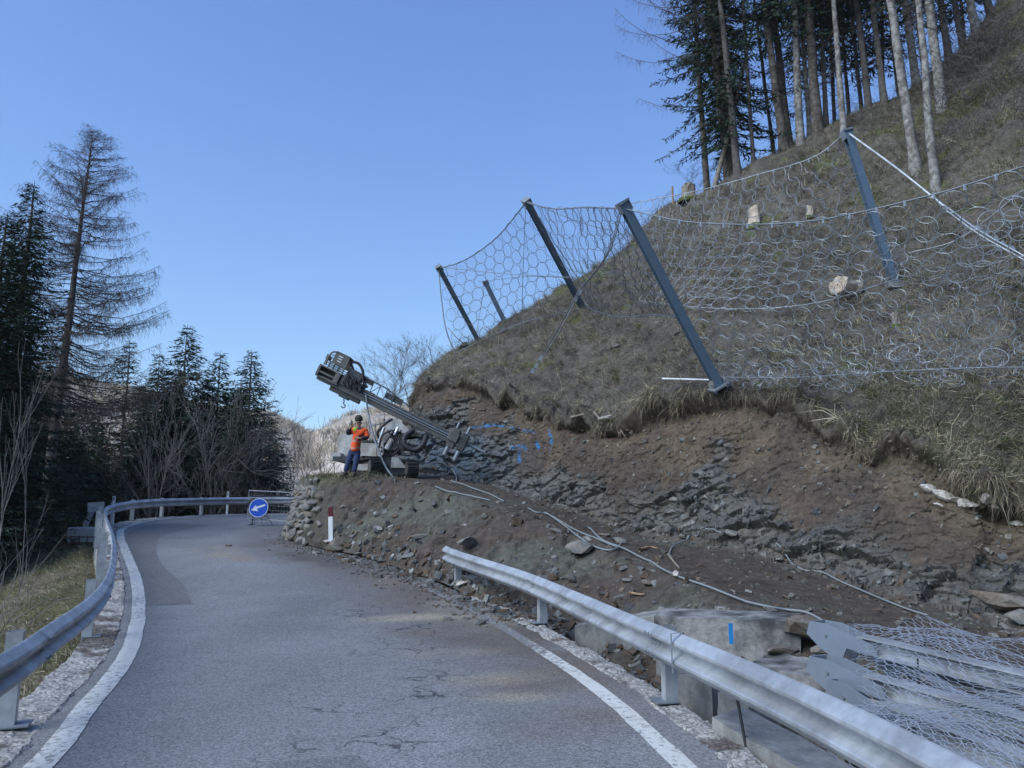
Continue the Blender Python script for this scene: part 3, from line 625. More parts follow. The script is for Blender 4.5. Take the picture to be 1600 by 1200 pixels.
# ------------------------------------------------------------------ guardrails
WP = [(0.0, -.155), (.012, -.150), (.030, -.135), (.074, -.098), (.083, -.085), (.083, -.066), (.074, -.055), (.010, -.018), (0, -.008), (0, .008), (.010, .018), (.074, .055), (.083, .066), (.083, .085), (.074, .098), (.030, .135), (.012, .150), (0.0, .155)]
def rail_section(p2, z, side, name, parent, lift=0.0):
    """p2 path, face towards +side of path normal"""
    prof = WP + [(a - .005, b * .985) for a, b in WP[::-1]]
    V = []
    for o, h in prof:
        q_ = offset(p2, side * (o + lift)); V.append(np.column_stack([q_, z + h]))
    V = np.stack(V, 1); n, m = V.shape[:2]
    return npmesh(name, V.reshape(-1, 3), grid_faces(n, m, True), M_galv, parent, smooth=False)
def sub_path(p, s0, s1):
    s = np.concatenate([[0], np.cumsum(np.linalg.norm(np.diff(p, axis=0), axis=1))]); t = np.arange(s0, s1, .12)
    t = np.append(t, s1); return np.stack([np.interp(t, s, p[:, 0]), np.interp(t, s, p[:, 1])], 1)
def plen(p): return np.linalg.norm(np.diff(p, axis=0), axis=1).sum()
def post_mesh(mb, c, tdir, z0, z1, w=.10, dd=.12, lean=0):
    """C-profile post, web along tdir"""
    t = Vector((tdir[0], tdir[1], 0)).normalized(); n = Vector((-t.y, t.x, 0)); c = Vector(c)
    m = Matrix((t, n, Vector((0, 0, 1)))).transposed(); zc = (z0 + z1) / 2; h = z1 - z0
    mb.box((c.x, c.y, zc), (w, .006, h), m)
    for s_ in (-1, 1):
        a = c + t * s_ * (w / 2 - .003) - n * dd / 2; mb.box((a.x, a.y, zc), (.006, dd - .006, h), m)
    for s_ in (-1, 1):
        a = c + t * s_ * (w / 2 - .018) - n * (dd - .003); mb.box((a.x, a.y, zc), (.026, .006, h), m)
def guardrail(label, path, side, post_s, rail_z, first_joint, seclen, group, top, end=None):
    L = plen(path); s = np.concatenate([[0], np.cumsum(np.linalg.norm(np.diff(path, axis=0), axis=1))])
    c0 = path[len(path) // 2]; root = thing('guardrail', (c0[0], c0[1], float(zr(c0[1]))), label, 'guardrail', group)
    a = 0; b = first_joint
    while a < L - .3:
        b = min(b, L); q_ = sub_path(path, max(0, a - .16), b)
        rail_section(q_, zr(q_[:, 1]) + rail_z, side, 'rail_section', root, lift=.004 if int(b / seclen) % 2 else 0)
        if b < L - .2:                                  # splice bolts in two columns
            for ds in (-.10, -.03):
                for h in (-.10, -.035, .035, .10):
                    px = np.interp(b + ds, s, path[:, 0]), np.interp(b + ds, s, path[:, 1]); i = np.argmin(abs(s - b)); tdir = path[min(i + 1, len(path) - 1)] - path[i - 1]; tdir /= np.linalg.norm(tdir); nn = np.array([-tdir[1], tdir[0]]) * side
                    o_ = .094 if abs(h) > .05 and abs(h) < .11 else .03
                    if b < 9 or True:
                        MB().ball((px[0] + nn[0] * (o_ - .004), px[1] + nn[1] * (o_ - .004), float(zr(px[1])) + rail_z + h * .78), .016, 6).build('bolt', M_galvd, root)
        a = b; b += seclen
    for k in post_s:
        if k > L: continue
        px = np.array([np.interp(k, s, path[:, 0]), np.interp(k, s, path[:, 1])]); i = int(np.argmin(abs(s - k))); td = path[min(i + 1, len(path) - 1)] - path[max(i - 1, 0)]; td /= np.linalg.norm(td)
        nn = np.array([-td[1], td[0]]) * side; c = px - nn * .08
        mb = MB(); post_mesh(mb, (c[0], c[1], 0), td * side, float(zr(c[1])) - .25, float(zr(c[1])) + top)
        po = mb.build('post', M_galv, root)
        d_ = px - nn * .035; m = Matrix((Vector((td[0], td[1], 0)), Vector((nn[0], nn[1], 0)), Vector((0, 0, 1)))).transposed()
        MB().box((d_[0], d_[1], float(zr(d_[1])) + rail_z), (.09, .06, .20), m).build('spacer', M_galv, root)
        if plen(path) and np.hypot(*px) > 0:
            MB().box((c[0], c[1], float(zr(c[1])) + .045), (.22, .22, .012), m).build('base_plate', M_galvd, root)
    return root, s
oL = np.interp(LP[:, 1], [4, 6, 10, 14], [.30, .33, .42, .48]); pL1 = offset(LP, oL)
railL = smooth_path([tuple(q) for q in pL1[::12]], .1, 5)
sL = np.concatenate([[0], np.cumsum(np.linalg.norm(np.diff(railL, axis=0), axis=1))])
def s_of(p, path, s): return float(s[np.argmin(np.hypot(path[:, 0] - p[0], path[:, 1] - p[1]))])
s1 = s_of(G(20, 1143), railL, sL); s2 = s_of(G(150, 998), railL, sL)
step = s2 - s1
posts = [s1 - step * .98, s1, s2]
k = s2 + 3.0
while k < plen(railL): posts.append(k); k += 2.05 if k > s2 + 12 else 2.6
guard_left, _ = guardrail('galvanised guardrail curving along the left edge above the drop', railL, -1, posts, .60, s1 + .25, 4.2, 'guardrails along the road', .78)
pR = [(g[0] - .07, g[1] - .03) for g in (G(1037, 1102), G(841, 977), G(711, 918))]
e0 = G(703, 912)
pathR = [(2.15, -3), (2.12, 0), (2.02, 2.2), (1.86, 4.3), pR[0], pR[1], pR[2], (pR[2][0] - .16, pR[2][1] + .5)]
railR = smooth_path(pathR, .1, 4)
sR = np.concatenate([[0], np.cumsum(np.linalg.norm(np.diff(railR, axis=0), axis=1))])
ps = [s_of(q, railR, sR) for q in pR]
guard_right, _ = guardrail('galvanised guardrail with an open end at the foot of the earth mound', railR, 1, [ps[0] - 8, ps[0] - 4.1] + ps, .57, ps[0] - .1 - 4.1, ps[1] - ps[0], 'guardrails along the road', .70)
# strap band round the right rail
q_ = sub_path(railR, ps[0] - .62, ps[0] - .59); z_ = zr(q_[:, 1]) + .57
prof = [(a + .008, b) for a, b in [(0, -.165), (.088, -.16), (.092, .16), (.0, .17), (-.02, .17), (-.02, -.165)]]
V = np.stack([np.column_stack([offset(q_, o), z_ + h]) for o, h in prof], 1)
npmesh('strap_band', V.reshape(-1, 3), grid_faces(len(q_), 6, True), M_galvd, guard_right)
mb = MB(); c = sub_path(railR, ps[0] - 1.2, ps[0] - 1.19)[0]; mb.tube([(c[0] + .14, c[1], float(zr(c[1])) + .45), (c[0] + .20, c[1] - .1, float(zr(c[1])) - .15)], .012, 6)
mb.build('tie_bar', M_black, guard_right)
# small reflectors on the left rail posts
for j, (u, v) in enumerate([(167, 781), (355, 779)]):
    d_ = 25.5 if j == 0 else 33; p = P(u, v, d_); q0 = railL[np.argmin(np.hypot(railL[:, 0] - p.x, railL[:, 1] - p.y))]
    t = thing('reflector_post', (q0[0] - .1, q0[1] + .12, float(zr(q0[1]))), ['small white reflector post behind the left guardrail where it bends', 'small white reflector post behind the far stretch of guardrail'][j], 'reflector post', 'reflector posts behind the far guardrail')
    mb = MB(); mb.box((q0[0] - .1, q0[1] + .12, float(zr(q0[1])) + .5), (.09, .04, 1.02)); mb.build('post', M_white, t)
    MB().box((q0[0] - .1, q0[1] + .096, float(zr(q0[1])) + .92), (.05, .008, .12)).build('reflector', M_galvd, t)
# end piece of an older rail on a concrete corbel beyond the bend
base = P(143, 822, 24.6); t = thing('corbel_block', base, 'white concrete corbel with a rusty reinforcement cage behind the left guardrail', 'concrete corbel')
mb = MB(); mb.box((base.x, base.y, base.z - .28), (1.05, .9, .5)); mb.build('concrete_block', M_concp, t, bevel=.05)
mb = MB()
for zz_ in (-.32, -.5, -.68, -.86):
    mb.tube([(base.x - .58, base.y - .5, base.z + zz_), (base.x + .42, base.y - .5, base.z + zz_)], .014, 5)
for xx in (-.58, -.33, -.08, .17, .42): mb.tube([(base.x + xx, base.y - .5, base.z - .28), (base.x + xx, base.y - .5, base.z - .92)], .014, 5)
mb.build('rebar_cage', M_rust, t)
t = thing('rail_bracket', base, 'short galvanised rail end on leaning posts above the white concrete corbel', 'rail end')
a = P(133, 822, 24.6); b = P(147, 791, 24.4); mb = MB(); mb.bar(a, b, .14, .1); mb.build('post', M_galv, t)
a = P(152, 822, 24.9); b = P(155, 791, 25.2); mb = MB(); mb.bar(a, b, .12, .1); mb.build('post', M_galv, t)
mb = MB(); mb.bar(P(137, 793, 24.3), P(163, 791, 24.6), .06, .3); mb.build('crossbeam', M_galv, t)

# ------------------------------------------------------------------ round blue arrow sign on a folding stand
g = G(405, 822); S0 = Vector(g)
t = thing('road_sign', S0, 'round blue keep left sign with white arrow on a folding stand', 'road sign')
M_blue = mat('sign_blue', (.004, .075, .50), .45, var=.05, bump=0)
M_swhite = mat('sign_white', (.70, .74, .78), .45, var=.05, bump=0)
dc = P(404, 793.5, S0.y - .12)
yaw = R(4); mrot = Matrix.Rotation(yaw, 3, 'Z') @ Matrix.Rotation(R(-8), 3, 'X')
def disc(name, r0, r1, y, m_, n=48, th=.004, par=None):
    an = np.arange(n) * 2 * np.pi / n; V = []
    for (r_, yy) in [(r0, y), (r1, y), (r1, y + th), (r0, y + th)]: V.append(np.stack([r_ * np.cos(an), np.full(n, yy), r_ * np.sin(an)], 1))
    V = np.stack(V, 0).reshape(-1, 3) @ np.array(mrot).T + np.array(dc)
    f = np.concatenate([grid_faces(4, n, True), np.stack([np.arange(n) + 3 * n, (np.arange(n) + 1) % n + 3 * n, (np.arange(n) + 1) % n, np.arange(n)], 1)])
    return npmesh(name, V, f, m_, par or t)
RS = .315
disc('sign_panel', .001, RS, 0, M_blue, th=.02); disc('white_rim', RS - .018, RS, -.004, M_swhite)
ar = [(-.235, -.09), (-.10, .085), (-.065, .03), (.215, .125), (.235, .07), (-.04, -.035), (-.0, -.10)]
ar = [(-.24, -.085), (-.085, .10), (-.085, .035), (.20, .125), (.22, .065), (-.055, -.03), (.005, -.115)]
pts = [Vector((x_, -.008, z_)) for x_, z_ in ar]; pts = [mrot @ p + dc for p in pts]
bm = bmesh.new(); vs = [bm.verts.new(p - S0) for p in pts]; fc_ = bm.faces.new(vs); r_ = bmesh.ops.extrude_face_region(bm, geom=[fc_]); bmesh.ops.translate(bm, verts=[e for e in r_['geom'] if isinstance(e, bmesh.types.BMVert)], vec=mrot @ Vector((0, .005, 0)))
bmesh.ops.recalc_face_normals(bm, faces=bm.faces)
me = bpy.data.meshes.new('arrow'); bm.to_mesh(me); bm.free(); link('arrow', me, M_swhite, t)
mb = MB(); fz = S0.z
for dx in (-.30, .30):
    mb.tube([(dc.x + dx * .55, dc.y + .06, dc.z - .1), (S0.x + dx, S0.y - .12, fz)], .014, 6)
    mb.tube([(dc.x + dx * .55, dc.y + .08, dc.z - .1), (S0.x + dx * 1.05, S0.y + .45, fz + .01)], .014, 6)
for hz in (.14, .26): mb.tube([(S0.x - .31, S0.y - .1, fz + hz), (S0.x + .31, S0.y - .1, fz + hz)], .011, 6)
for dx in (-.06, .1): mb.tube([(S0.x + dx, S0.y - .08, fz), (S0.x + dx, S0.y - .03, fz + .5)], .01, 6)
mb.build('stand', M_galvd, t)
t2 = thing('warning_lamp', S0 + Vector((-.2, .3, .9)), 'black round lamp half hidden behind the blue arrow sign', 'warning lamp')
lc = P(396, 788, S0.y + .3)
mb = MB(); mb.ball(lc, .22, 16, (1, .3, 1)); mb.build('lamp_body', M_black, t2, smooth=True); mb = MB(); mb.tube([lc, (lc.x, lc.y, fz)], .02, 6); mb.build('lamp_pole', M_black, t2)
# crowd barrier lying between sign and wall
a = P(386, 826, S0.y + .5); a.z = float(zr(a.y)) + .22; b = P(452, 829, S0.y - .6); b.z = float(zr(b.y)) + .20
t = thing('mesh_barrier', (a + b) / 2, 'low wire mesh barrier panel between the blue sign and the stone wall', 'barrier')
mb = MB(); up = Vector((0, 0, .95)); mb.tube([a + Vector((0, 0, .06)), a, b, b + up, a + up, a + Vector((0, 0, .06))], .017, 6); mb.build('frame', M_galv, t)
mb = MB(); n = 15
for i in range(1, n): q0 = a.lerp(b, i / n); mb.tube([q0, q0 + up], .005, 4, caps=False)
for i in range(1, 6): mb.tube([a + up * i / 6, b + up * i / 6], .004, 4, caps=False)
o = mb.build('wire_grid', M_galvd, t); o['kind'] = 'stuff'
for q0 in (a.lerp(b, .08), a.lerp(b, .92)):
    mb = MB(); mb.tube([q0, q0 - Vector((0, .0, .2))], .015, 6); mb.tube([q0 - Vector((0, .25, .2)), q0 - Vector((0, -.25, .2))], .015, 6); mb.build('foot', M_galvd, t)

# ------------------------------------------------------------------ leaning white delineator post with dark red band
h = hit(517, 838); t = thing('delineator_post', h, 'white delineator post with dark red top leaning on the earth mound', 'delineator post')
def slab(mb, x0, z0, z1, cut=0):
    p = [(-.055, z0), (.055, z0), (.055, z1), (-.055, z1 - cut)]; m_ = Matrix.Rotation(R(-3), 3, 'Y')
    mb.prism([m_ @ Vector((a, -.03, b)) + h for a, b in p], m_ @ Vector((0, .07, 0)))
mb = MB(); slab(mb, 0, -.15, .50); mb.build('lower_part', M_white, t)
mb = MB(); slab(mb, 0, .502, .76, .03); mb.build('upper_band', M_dred, t)

# ------------------------------------------------------------------ stones
def stone_mesh(name, seed, flat=.6, cuts=9, jag=.1):
    r_ = np.random.default_rng(seed); bm = bmesh.new(); bmesh.ops.create_icosphere(bm, subdivisions=2, radius=1)
    v = np.array([q.co[:] for q in bm.verts])
    for _ in range(cuts):
        n = r_.normal(size=3); n /= np.linalg.norm(n); dd = r_.uniform(.45, .8); k = v @ n; v = v - np.where(k > dd, k - dd, 0)[:, None] * n
    v += jag * .5 * r_.normal(size=v.shape) * .25; v *= np.array([1, r_.uniform(.65, 1), flat])
    for q, c in zip(bm.verts, v): q.co = c
    me = bpy.data.meshes.new(name); bm.to_mesh(me); bm.free(); return me
SM = {m_.name: [stone_mesh('stone_shape', 10 + k, [.55, .8, .4, .65][k % 4]) for k in range(8)] for m_ in (M_stone, M_stone_b, M_quartz, M_conc)}
for k, l in SM.items():
    for me in l: me.materials.append(bpy.data.materials[k])
def stone(name, loc, size, rot, m_, parent=None, k=None):
    me = SM[m_.name][rng.integers(8) if k is None else k]
    o = bpy.data.objects.new(name, me); COL.objects.link(o); o.scale = size; o.rotation_euler = rot
    if parent is not None: o.parent = parent; o.location = Vector(loc) - wloc(parent)
    else: o.location = loc
    return o
# dry stone wall at the corner of the mound
t = thing('stone_wall', P(480, 840, 21), 'old mossy rubble stone wall at the corner of the mound beside the road', 'stone wall')
iz0, iz1 = 0, int(np.argmax(zz >= 1.0)); js = np.where((tt > .35) & (tt < 2.25))[0]
PV3 = pv_.reshape(nT, mT, 3); TN3 = TN.reshape(nT, mT, 3)
w0 = PV3[js[0]:js[-1], :iz1].copy(); n0 = TN3[js[0]:js[-1], :iz1]
cnt = 0; rowsn = 11
vtop = PV3[:, iz1 - 2]
for r_i in range(rowsn):
    zt = (r_i + .5) / rowsn; iz = int(zt * (iz1 - 3)) + 1
    line = PV3[js[0]:js[-1], iz]; sl = np.concatenate([[0], np.cumsum(np.linalg.norm(np.diff(line, axis=0), axis=1))]); x_ = rng.uniform(0, .15)
    while x_ < sl[-1] and cnt < 290:
        wd = rng.uniform(.17, .42); i = min(int(np.searchsorted(sl, x_ + wd / 2)), len(line) - 1); n_ = TN3[js[0] + i, iz]; n_ = n_ * np.array([1, 1, .4]); n_ /= np.linalg.norm(n_)
        if n_[1] > 0 and n_[0] > 0: n_ = -n_
        yaw = math.atan2(n_[0], -n_[1])
        frac = (tt[js[0] + i] - .35) / 1.9
        if frac > .62 and rng.random() < (frac - .62) * 3.2: x_ += wd; continue
        stone('stone', line[i] + n_ * .04, (wd * .62, .17, rng.uniform(.17, .26)), (rng.normal() * .25, rng.normal() * .2, yaw + rng.normal() * .15), M_stone if rng.random() < .8 else M_stone_b, t); cnt += 1
        x_ += wd * .93
# loose boulders one can pick out
BR = [
 ((905, 862), .36, .24, M_stone, 'large flat grey boulder on the berm below the looped hose'), ((968, 848), .17, .13, M_stone, 'small grey stone inside the hose loop'), ((945, 838), .18, .12, M_stone_b, 'brown stone above the hose loop on the berm'),
 ((1057, 900), .11, .15, M_quartz, 'pale upright stone beside the hose on the berm'), ((1143, 832), .30, .14, M_stone, 'flat pale boulder on the bench where the thin cable starts'), ((1221, 877), .16, .13, M_stone, 'light angular stone on the bench below the thin pale cable'),
 ((1570, 946), .52, .30, M_stone_b, 'big brown block at the foot of the cut by the right picture edge'), ((1596, 968), .3, .16, M_stone, 'smaller grey block in front of the big brown block'),
 ((335 + 640 - 80, 905), .16, .09, M_stone, 'flat stone on the berm below the large boulder'), ((980, 908), .13, .10, M_stone, 'round grey stone low on the berm'), ((1012, 912), .14, .10, M_stone_b, 'dark stone next to the round grey one low on the berm'), ((975, 890), .12, .12, M_stone, 'upright grey stone on the berm face'),
 ((738, 905), .26, .12, M_stone, 'flat stone behind the first post of the right guardrail'), ((722, 912), .16, .06, M_quartz, 'pale slab lying at the open end of the right guardrail'), ((760, 900), .2, .13, M_stone_b, 'brown stone behind the open end of the right guardrail'),
 ((735, 851), .42, .2, M_stone, 'broken grey slab at the top of the berm'), ((700, 800), .16, .08, M_stone, 'small pale stone high on the mound face'), ((758, 806), .14, .1, M_stone, 'small grey stone on the mound crest'),
 ((655, 840), .30, .14, M_stone, 'grey slab on the mound face above the road'), ((528, 850), .34, .10, M_stone_b, 'flat brown slab at the foot of the delineator post'), ((560, 866), .22, .10, M_stone, 'grey flake at the toe of the mound'), ((600, 878), .2, .1, M_stone, 'small grey stone at the toe of the mound'), ((640, 868), .24, .12, M_stone, 'angular grey stone on the lower mound face'), ((536, 792), .12, .05, M_quartz, 'small white stone beside the delineator post'),
 ((512, 845), .2, .08, M_quartz, 'pale flake at the foot of the stone wall'), ((962, 542), .30, .09, M_stone, 'pale flat slab lying in the turf above the cut'), ((948, 657), .34, .16, M_quartz, 'whitish boulder hanging in the turf lip beside a root'), ((1060, 520), .2, .06, M_stone, 'small pale stone in the turf behind the ring net'),
 ((724, 540), .42, .42, M_stone_b, 'pale round boulder at the foot of the farthest net post'), ((1205, 968 - 10), .14, .12, M_stone, 'grey stone on top of the concrete block'), ((820, 962), .2, .1, M_stone_b, 'stone in the ditch behind the right guardrail'), ((1390, 895), .16, .07, M_stone, 'dark stone at the foot of the cut'),
 ((667, 608), .14, .14, M_stone_b, 'brown stone stuck in the top left of the cut'), ((707, 646), .13, .16, M_stone_b, 'ochre stone stuck in the brown earth above the drill clamp'), ((1020, 893), .1, .07, M_stone, 'small rounded stone near the foot of the berm'), ((870, 830), .15, .06, M_stone, 'flat stone between the hoses'),
 ((1510, 788), .16, .13, M_quartz, 'small white quartz lump under the outcrop'),
]
for (uv, a, b, m_, lb) in BR:
    h, n_ = hitn(*uv)
    if h is None: continue
    o = stone('boulder' if a > .22 else 'stone', h + n_ * b * .25, (a, a * .8, b), (rng.normal() * .15, rng.normal() * .2, rng.uniform(0, 6)), m_)
    tag(o, lb, 'boulder' if a > .22 else 'stone', 'loose stones on the slope')
# quartz outcrop on the right
t = thing('quartz_outcrop', hit(1485, 775), 'jagged white quartz outcrop under the turf at the right', 'rock outcrop')
for (u, v, sx, sz, ang) in [(1455, 765, .21, .12, .5), (1475, 778, .26, .12, .4), (1500, 785, .22, .1, .2), (1522, 788, .17, .1, -.1), (1543, 775, .12, .2, -.5), (1552, 790, .1, .12, .3), (1465, 792, .1, .07, .7), (1590, 815, .16, .14, 0)]:
    h, n_ = hitn(u, v); stone('quartz_block', h + n_ * .04, (sx, .16, sz), (.2, ang, .3), M_quartz, t)
# pale tree stump with roots
h, n_ = hitn(1322, 462)
t = thing('uprooted_stump', h, 'pale sawn stump with splayed roots lying behind the ring net', 'tree stump')
M_pale = mat('pale_wood', (.52, .43, .34), .85, color2=(.38, .30, .22), var=.3, scale=6, bump=.6, mixs=4)
n = 16; an = np.arange(n) * 2 * np.pi / n; V = []
a = h + Vector((-.34, -.28, .22)); b = h + Vector((.30, .05, .14)); ax_ = (b - a).normalized(); up_ = Vector((0, 0, 1)); sd_ = ax_.cross(up_).normalized(); up_ = sd_.cross(ax_)
jj_ = 1 + .16 * np.sin(an * 2 + 1) + .08 * np.sin(an * 5) + .05 * rng.normal(size=n)
for f_, r_ in ((0, .02), (0, .24), (.02, .27), (.3, .26), (.6, .25), (.8, .30), (1.0, .2), (1.02, .03)):
    c_ = a.lerp(b, f_); V.append(np.array([tuple(c_ + (up_ * math.sin(t_) + sd_ * math.cos(t_)) * r_ * jk) for t_, jk in zip(an, jj_ * (1 + .05 * rng.normal(size=n)))]))
npmesh('stump_wood', np.concatenate(V), grid_faces(len(V), n, True), M_pale, t)
for ang in np.linspace(-1.5, 1.5, 7):
    o_ = (up_ * math.sin(ang) * .2 - sd_ * .18 * math.cos(ang)); e = b + ax_ * rng.uniform(.12, .3) + o_ * 2.0 + Vector((0, 0, -.1)); mb = MB(); mb.tube([b - ax_ * .2 + o_ * .6, b + o_, e, e + Vector((.05, -.03, -.16))], [.10, .075, .05, .02], 7, dense=9); mb.build('root', M_pale, t)
# standing stumps and small posts on the slope
def stump(uv, w_, hgt, lb, m_, broken=True, name='tree_stump', cat='tree stump', grp='stumps on the slope'):
    h = hit(*uv); t = thing(name, h, lb, cat, grp); n = 14; an = np.arange(n) * 2 * np.pi / n; V = []
    hs = [-.3, 0, .12, .4, .8, 1.0]; rs = [1.5, 1.35, 1.1, .98, .92, .9]
    for a, b in zip(hs, rs):
        j = 1 + .10 * np.sin(an * 3 + w_ * 30) + .06 * rng.normal(size=n); zt = a * hgt + (rng.uniform(-.12, .12, n) * hgt if (broken and a == 1.0) else 0)
        V.append(np.stack([h.x + w_ * b * j * np.cos(an), h.y + w_ * b * j * np.sin(an), h.z + zt + an * 0], 1))
    V.append(np.tile([[h.x, h.y, h.z + hgt * .9]], (n, 1))); V = np.stack(V)
    npmesh('trunk', V.reshape(-1, 3), grid_faces(len(V), n, True), m_, t)
    o = npmesh('moss_cushion', V[:2].reshape(-1, 3) * 1.0 + np.array([0, -.02, .01]), grid_faces(2, n, True), M_moss, t)
    return t
stump((1076, 292), .30, .62, 'thick weathered stump on the skyline beside the ring net', M_stumpw)
stump((1180, 352), .20, .62, 'pale straight stump standing behind the upper net', M_pale, True)
stump((1266, 338), .10, .34, 'small pale stump right of the straight stump behind the net', M_pale)
stump((1400, 508), .09, .3, 'thin grey stump below the right net post', M_stumpw)
# wooden fence post with wire coils at the skyline
h = hit(1052, 306); t = thing('fence_post', h, 'thin wooden post with loose wire coils on the skyline', 'wooden post')
mb = MB(); mb.tube([h - Vector((0, 0, .2)), h + Vector((-.02, 0, .78))], .045, 7); mb.build('stake', M_wood, t)
mb = MB()
for k in range(6):
    a = h + Vector((-.02, 0, .65 - .05 * k)); e = hit(1000 + 8 * k, 322); e = (e or h + Vector((-1.2, 0, -.3))); mb.tube([a, (a + e) / 2 + Vector((-.1, 0, .25 - .05 * k)), e], .006, 4, dense=14, caps=False)
o = mb.build('loose_wire', M_galvd, t)

# ------------------------------------------------------------------ concrete blocks beside the ditch
def cblock(pts_top, h_, dvec, label, m_, seed, z=None, wv=.018, grp='concrete blocks beside the ditch'):
    """front top edge a->b, extruded back by dvec and down by h_"""
    a, b = [Vector(p) for p in pts_top]; dv = Vector(dvec); n1_, n2_, n3_ = 26, 9, 10
    me_pts = []; faces = []
    def patch(o, e1, e2, k1, k2):
        off = sum(len(x) for x in me_pts)
        g_ = np.array([tuple(o + e1 * (i / (k1 - 1)) + e2 * (j / (k2 - 1))) for i in range(k1) for j in range(k2)]); me_pts.append(g_); faces.append(grid_faces(k1, k2) + off)
    e = b - a; dn = Vector((0, 0, -h_))
    patch(a, e, dn, n1_, n3_); patch(a, e, dv, n1_, n2_); patch(a, dv, dn, n2_, n3_); patch(b, dv, dn, n2_, n3_)
    v = np.concatenate(me_pts); n_ = np.stack([fbm(v, .35, 4, seed), fbm(v, .35, 4, seed + 1), fbm(v, .35, 4, seed + 2)], 1); v = v + wv * n_ + .3 * wv * np.stack([fbm(v, .08, 3, seed + k) for k in (5, 6, 7)], 1)
    o = npmesh('concrete_block', v, np.concatenate(faces), m_, None); return tag(o, label, 'concrete block', grp)
cblock((P(898, 978, 11.5), P(1024, 962, 10.4)), .9, (.5, .75, .02), 'low smooth concrete slab at the left end of the ditch wall', M_conc, 200)
a_ = P(1022, 962, 10.0); b_ = P(1248, 972, 9.1); mossy = cblock((a_, b_), .75, (.25, .55, .03), 'stained concrete block with mossy top corner and a blue paint mark', M_concs, 210)
mb = MB(); q0 = P(1142, 990, 9.38); mb.box(q0, (.05, .012, .24)); o = mb.build('paint_mark', mat('blue_spray', (.02, .25, .62), .8, bump=0), mossy)
cblock((P(1168, 1040, 7.9), P(1312, 1068, 7.1)), .8, (.5, .75, 0), 'pale rough broken concrete block below the steel posts', M_concs, 220, wv=.05)
cblock((P(1048, 1040, 7.9), P(1112, 1068, 7.3)), .7, (.35, .3, 0), 'grey concrete block behind the third post of the right guardrail', M_conc, 230)
cblock((P(1122, 1082, 7.05), P(1170, 1104, 6.7)), .7, (.35, .3, 0), 'short grey concrete block beside the black gap', M_conc, 235)
cblock((P(1112, 1120, 6.35), P(1420, 1300, 4.6)), .6, (.35, .3, 0), 'long low concrete block behind the right guardrail at the bottom of the picture', M_conc, 240)
t = thing('chunk_of_rock', hit(1270, 985) or P(1270, 985, 9), 'brown lump of earth and rock between concrete block and steel posts', 'boulder')
stone('rock', P(1262, 985, 9.1), (.40, .3, .26), (0, .2, .3), M_stone_b, t); stone('rock', P(1225, 1018, 8.6), (.3, .2, .12), (0, .1, .8), M_stone_b, t); stone('rock', P(1290, 1012, 8.4), (.26, .2, .12), (0, .1, .8), M_stone, t)
t = thing('wooden_stake', P(1270, 1000, 9), 'short wooden splinter lying by the steel posts', 'wood'); mb = MB(); mb.bar(P(1378, 1018, 7.3), P(1390, 1028, 7.2), .035, .02); mb.build('splinter', M_wood, t)
# ------------------------------------------------------------------ rockfall barriers with ring nets
def ring_mesh(name, r=1.0, tube=.030, n=18, k=4):
    th = np.arange(n) * 2 * np.pi / n; ph = np.arange(k) * 2 * np.pi / k
    v = np.stack([np.cos(th)[:, None] * (r + tube * np.cos(ph)), np.sin(th)[:, None] * (r + tube * np.cos(ph)), np.tile(tube * np.sin(ph), (n, 1))], -1).reshape(-1, 3)
    f = grid_faces(n, k, True); last = np.stack([np.arange(k) + (n - 1) * k, (np.arange(k) + 1) % k + (n - 1) * k, (np.arange(k) + 1) % k, np.arange(k)], 1)
    return v, np.concatenate([f, last])
RV, RF = ring_mesh('ring')
def panel_fn(top, bot):
    """top, bot: lists of points; returns f(s,t)->(N,3) and lengths"""
    T_ = catmull(top, 200) if len(top) > 2 else resample([tuple(top[0]), tuple(top[1])], n=200); B_ = catmull(bot, 200) if len(bot) > 2 else resample([tuple(bot[0]), tuple(bot[1])], n=200)
    T_ = resample(T_, n=200); B_ = resample(B_, n=200); g_ = np.linspace(0, 1, 200)
    def f(s_, t_):
        a = np.stack([np.interp(s_, g_, T_[:, k]) for k in range(3)], -1); b = np.stack([np.interp(s_, g_, B_[:, k]) for k in range(3)], -1)
        return a * (1 - t_[..., None]) + b * t_[..., None]
    L = (np.linalg.norm(np.diff(T_, axis=0), axis=1).sum() + np.linalg.norm(np.diff(B_, axis=0), axis=1).sum()) / 2
    H = np.linalg.norm(T_ - B_, axis=1).mean(); return f, L, H, T_, B_
RINGS = []
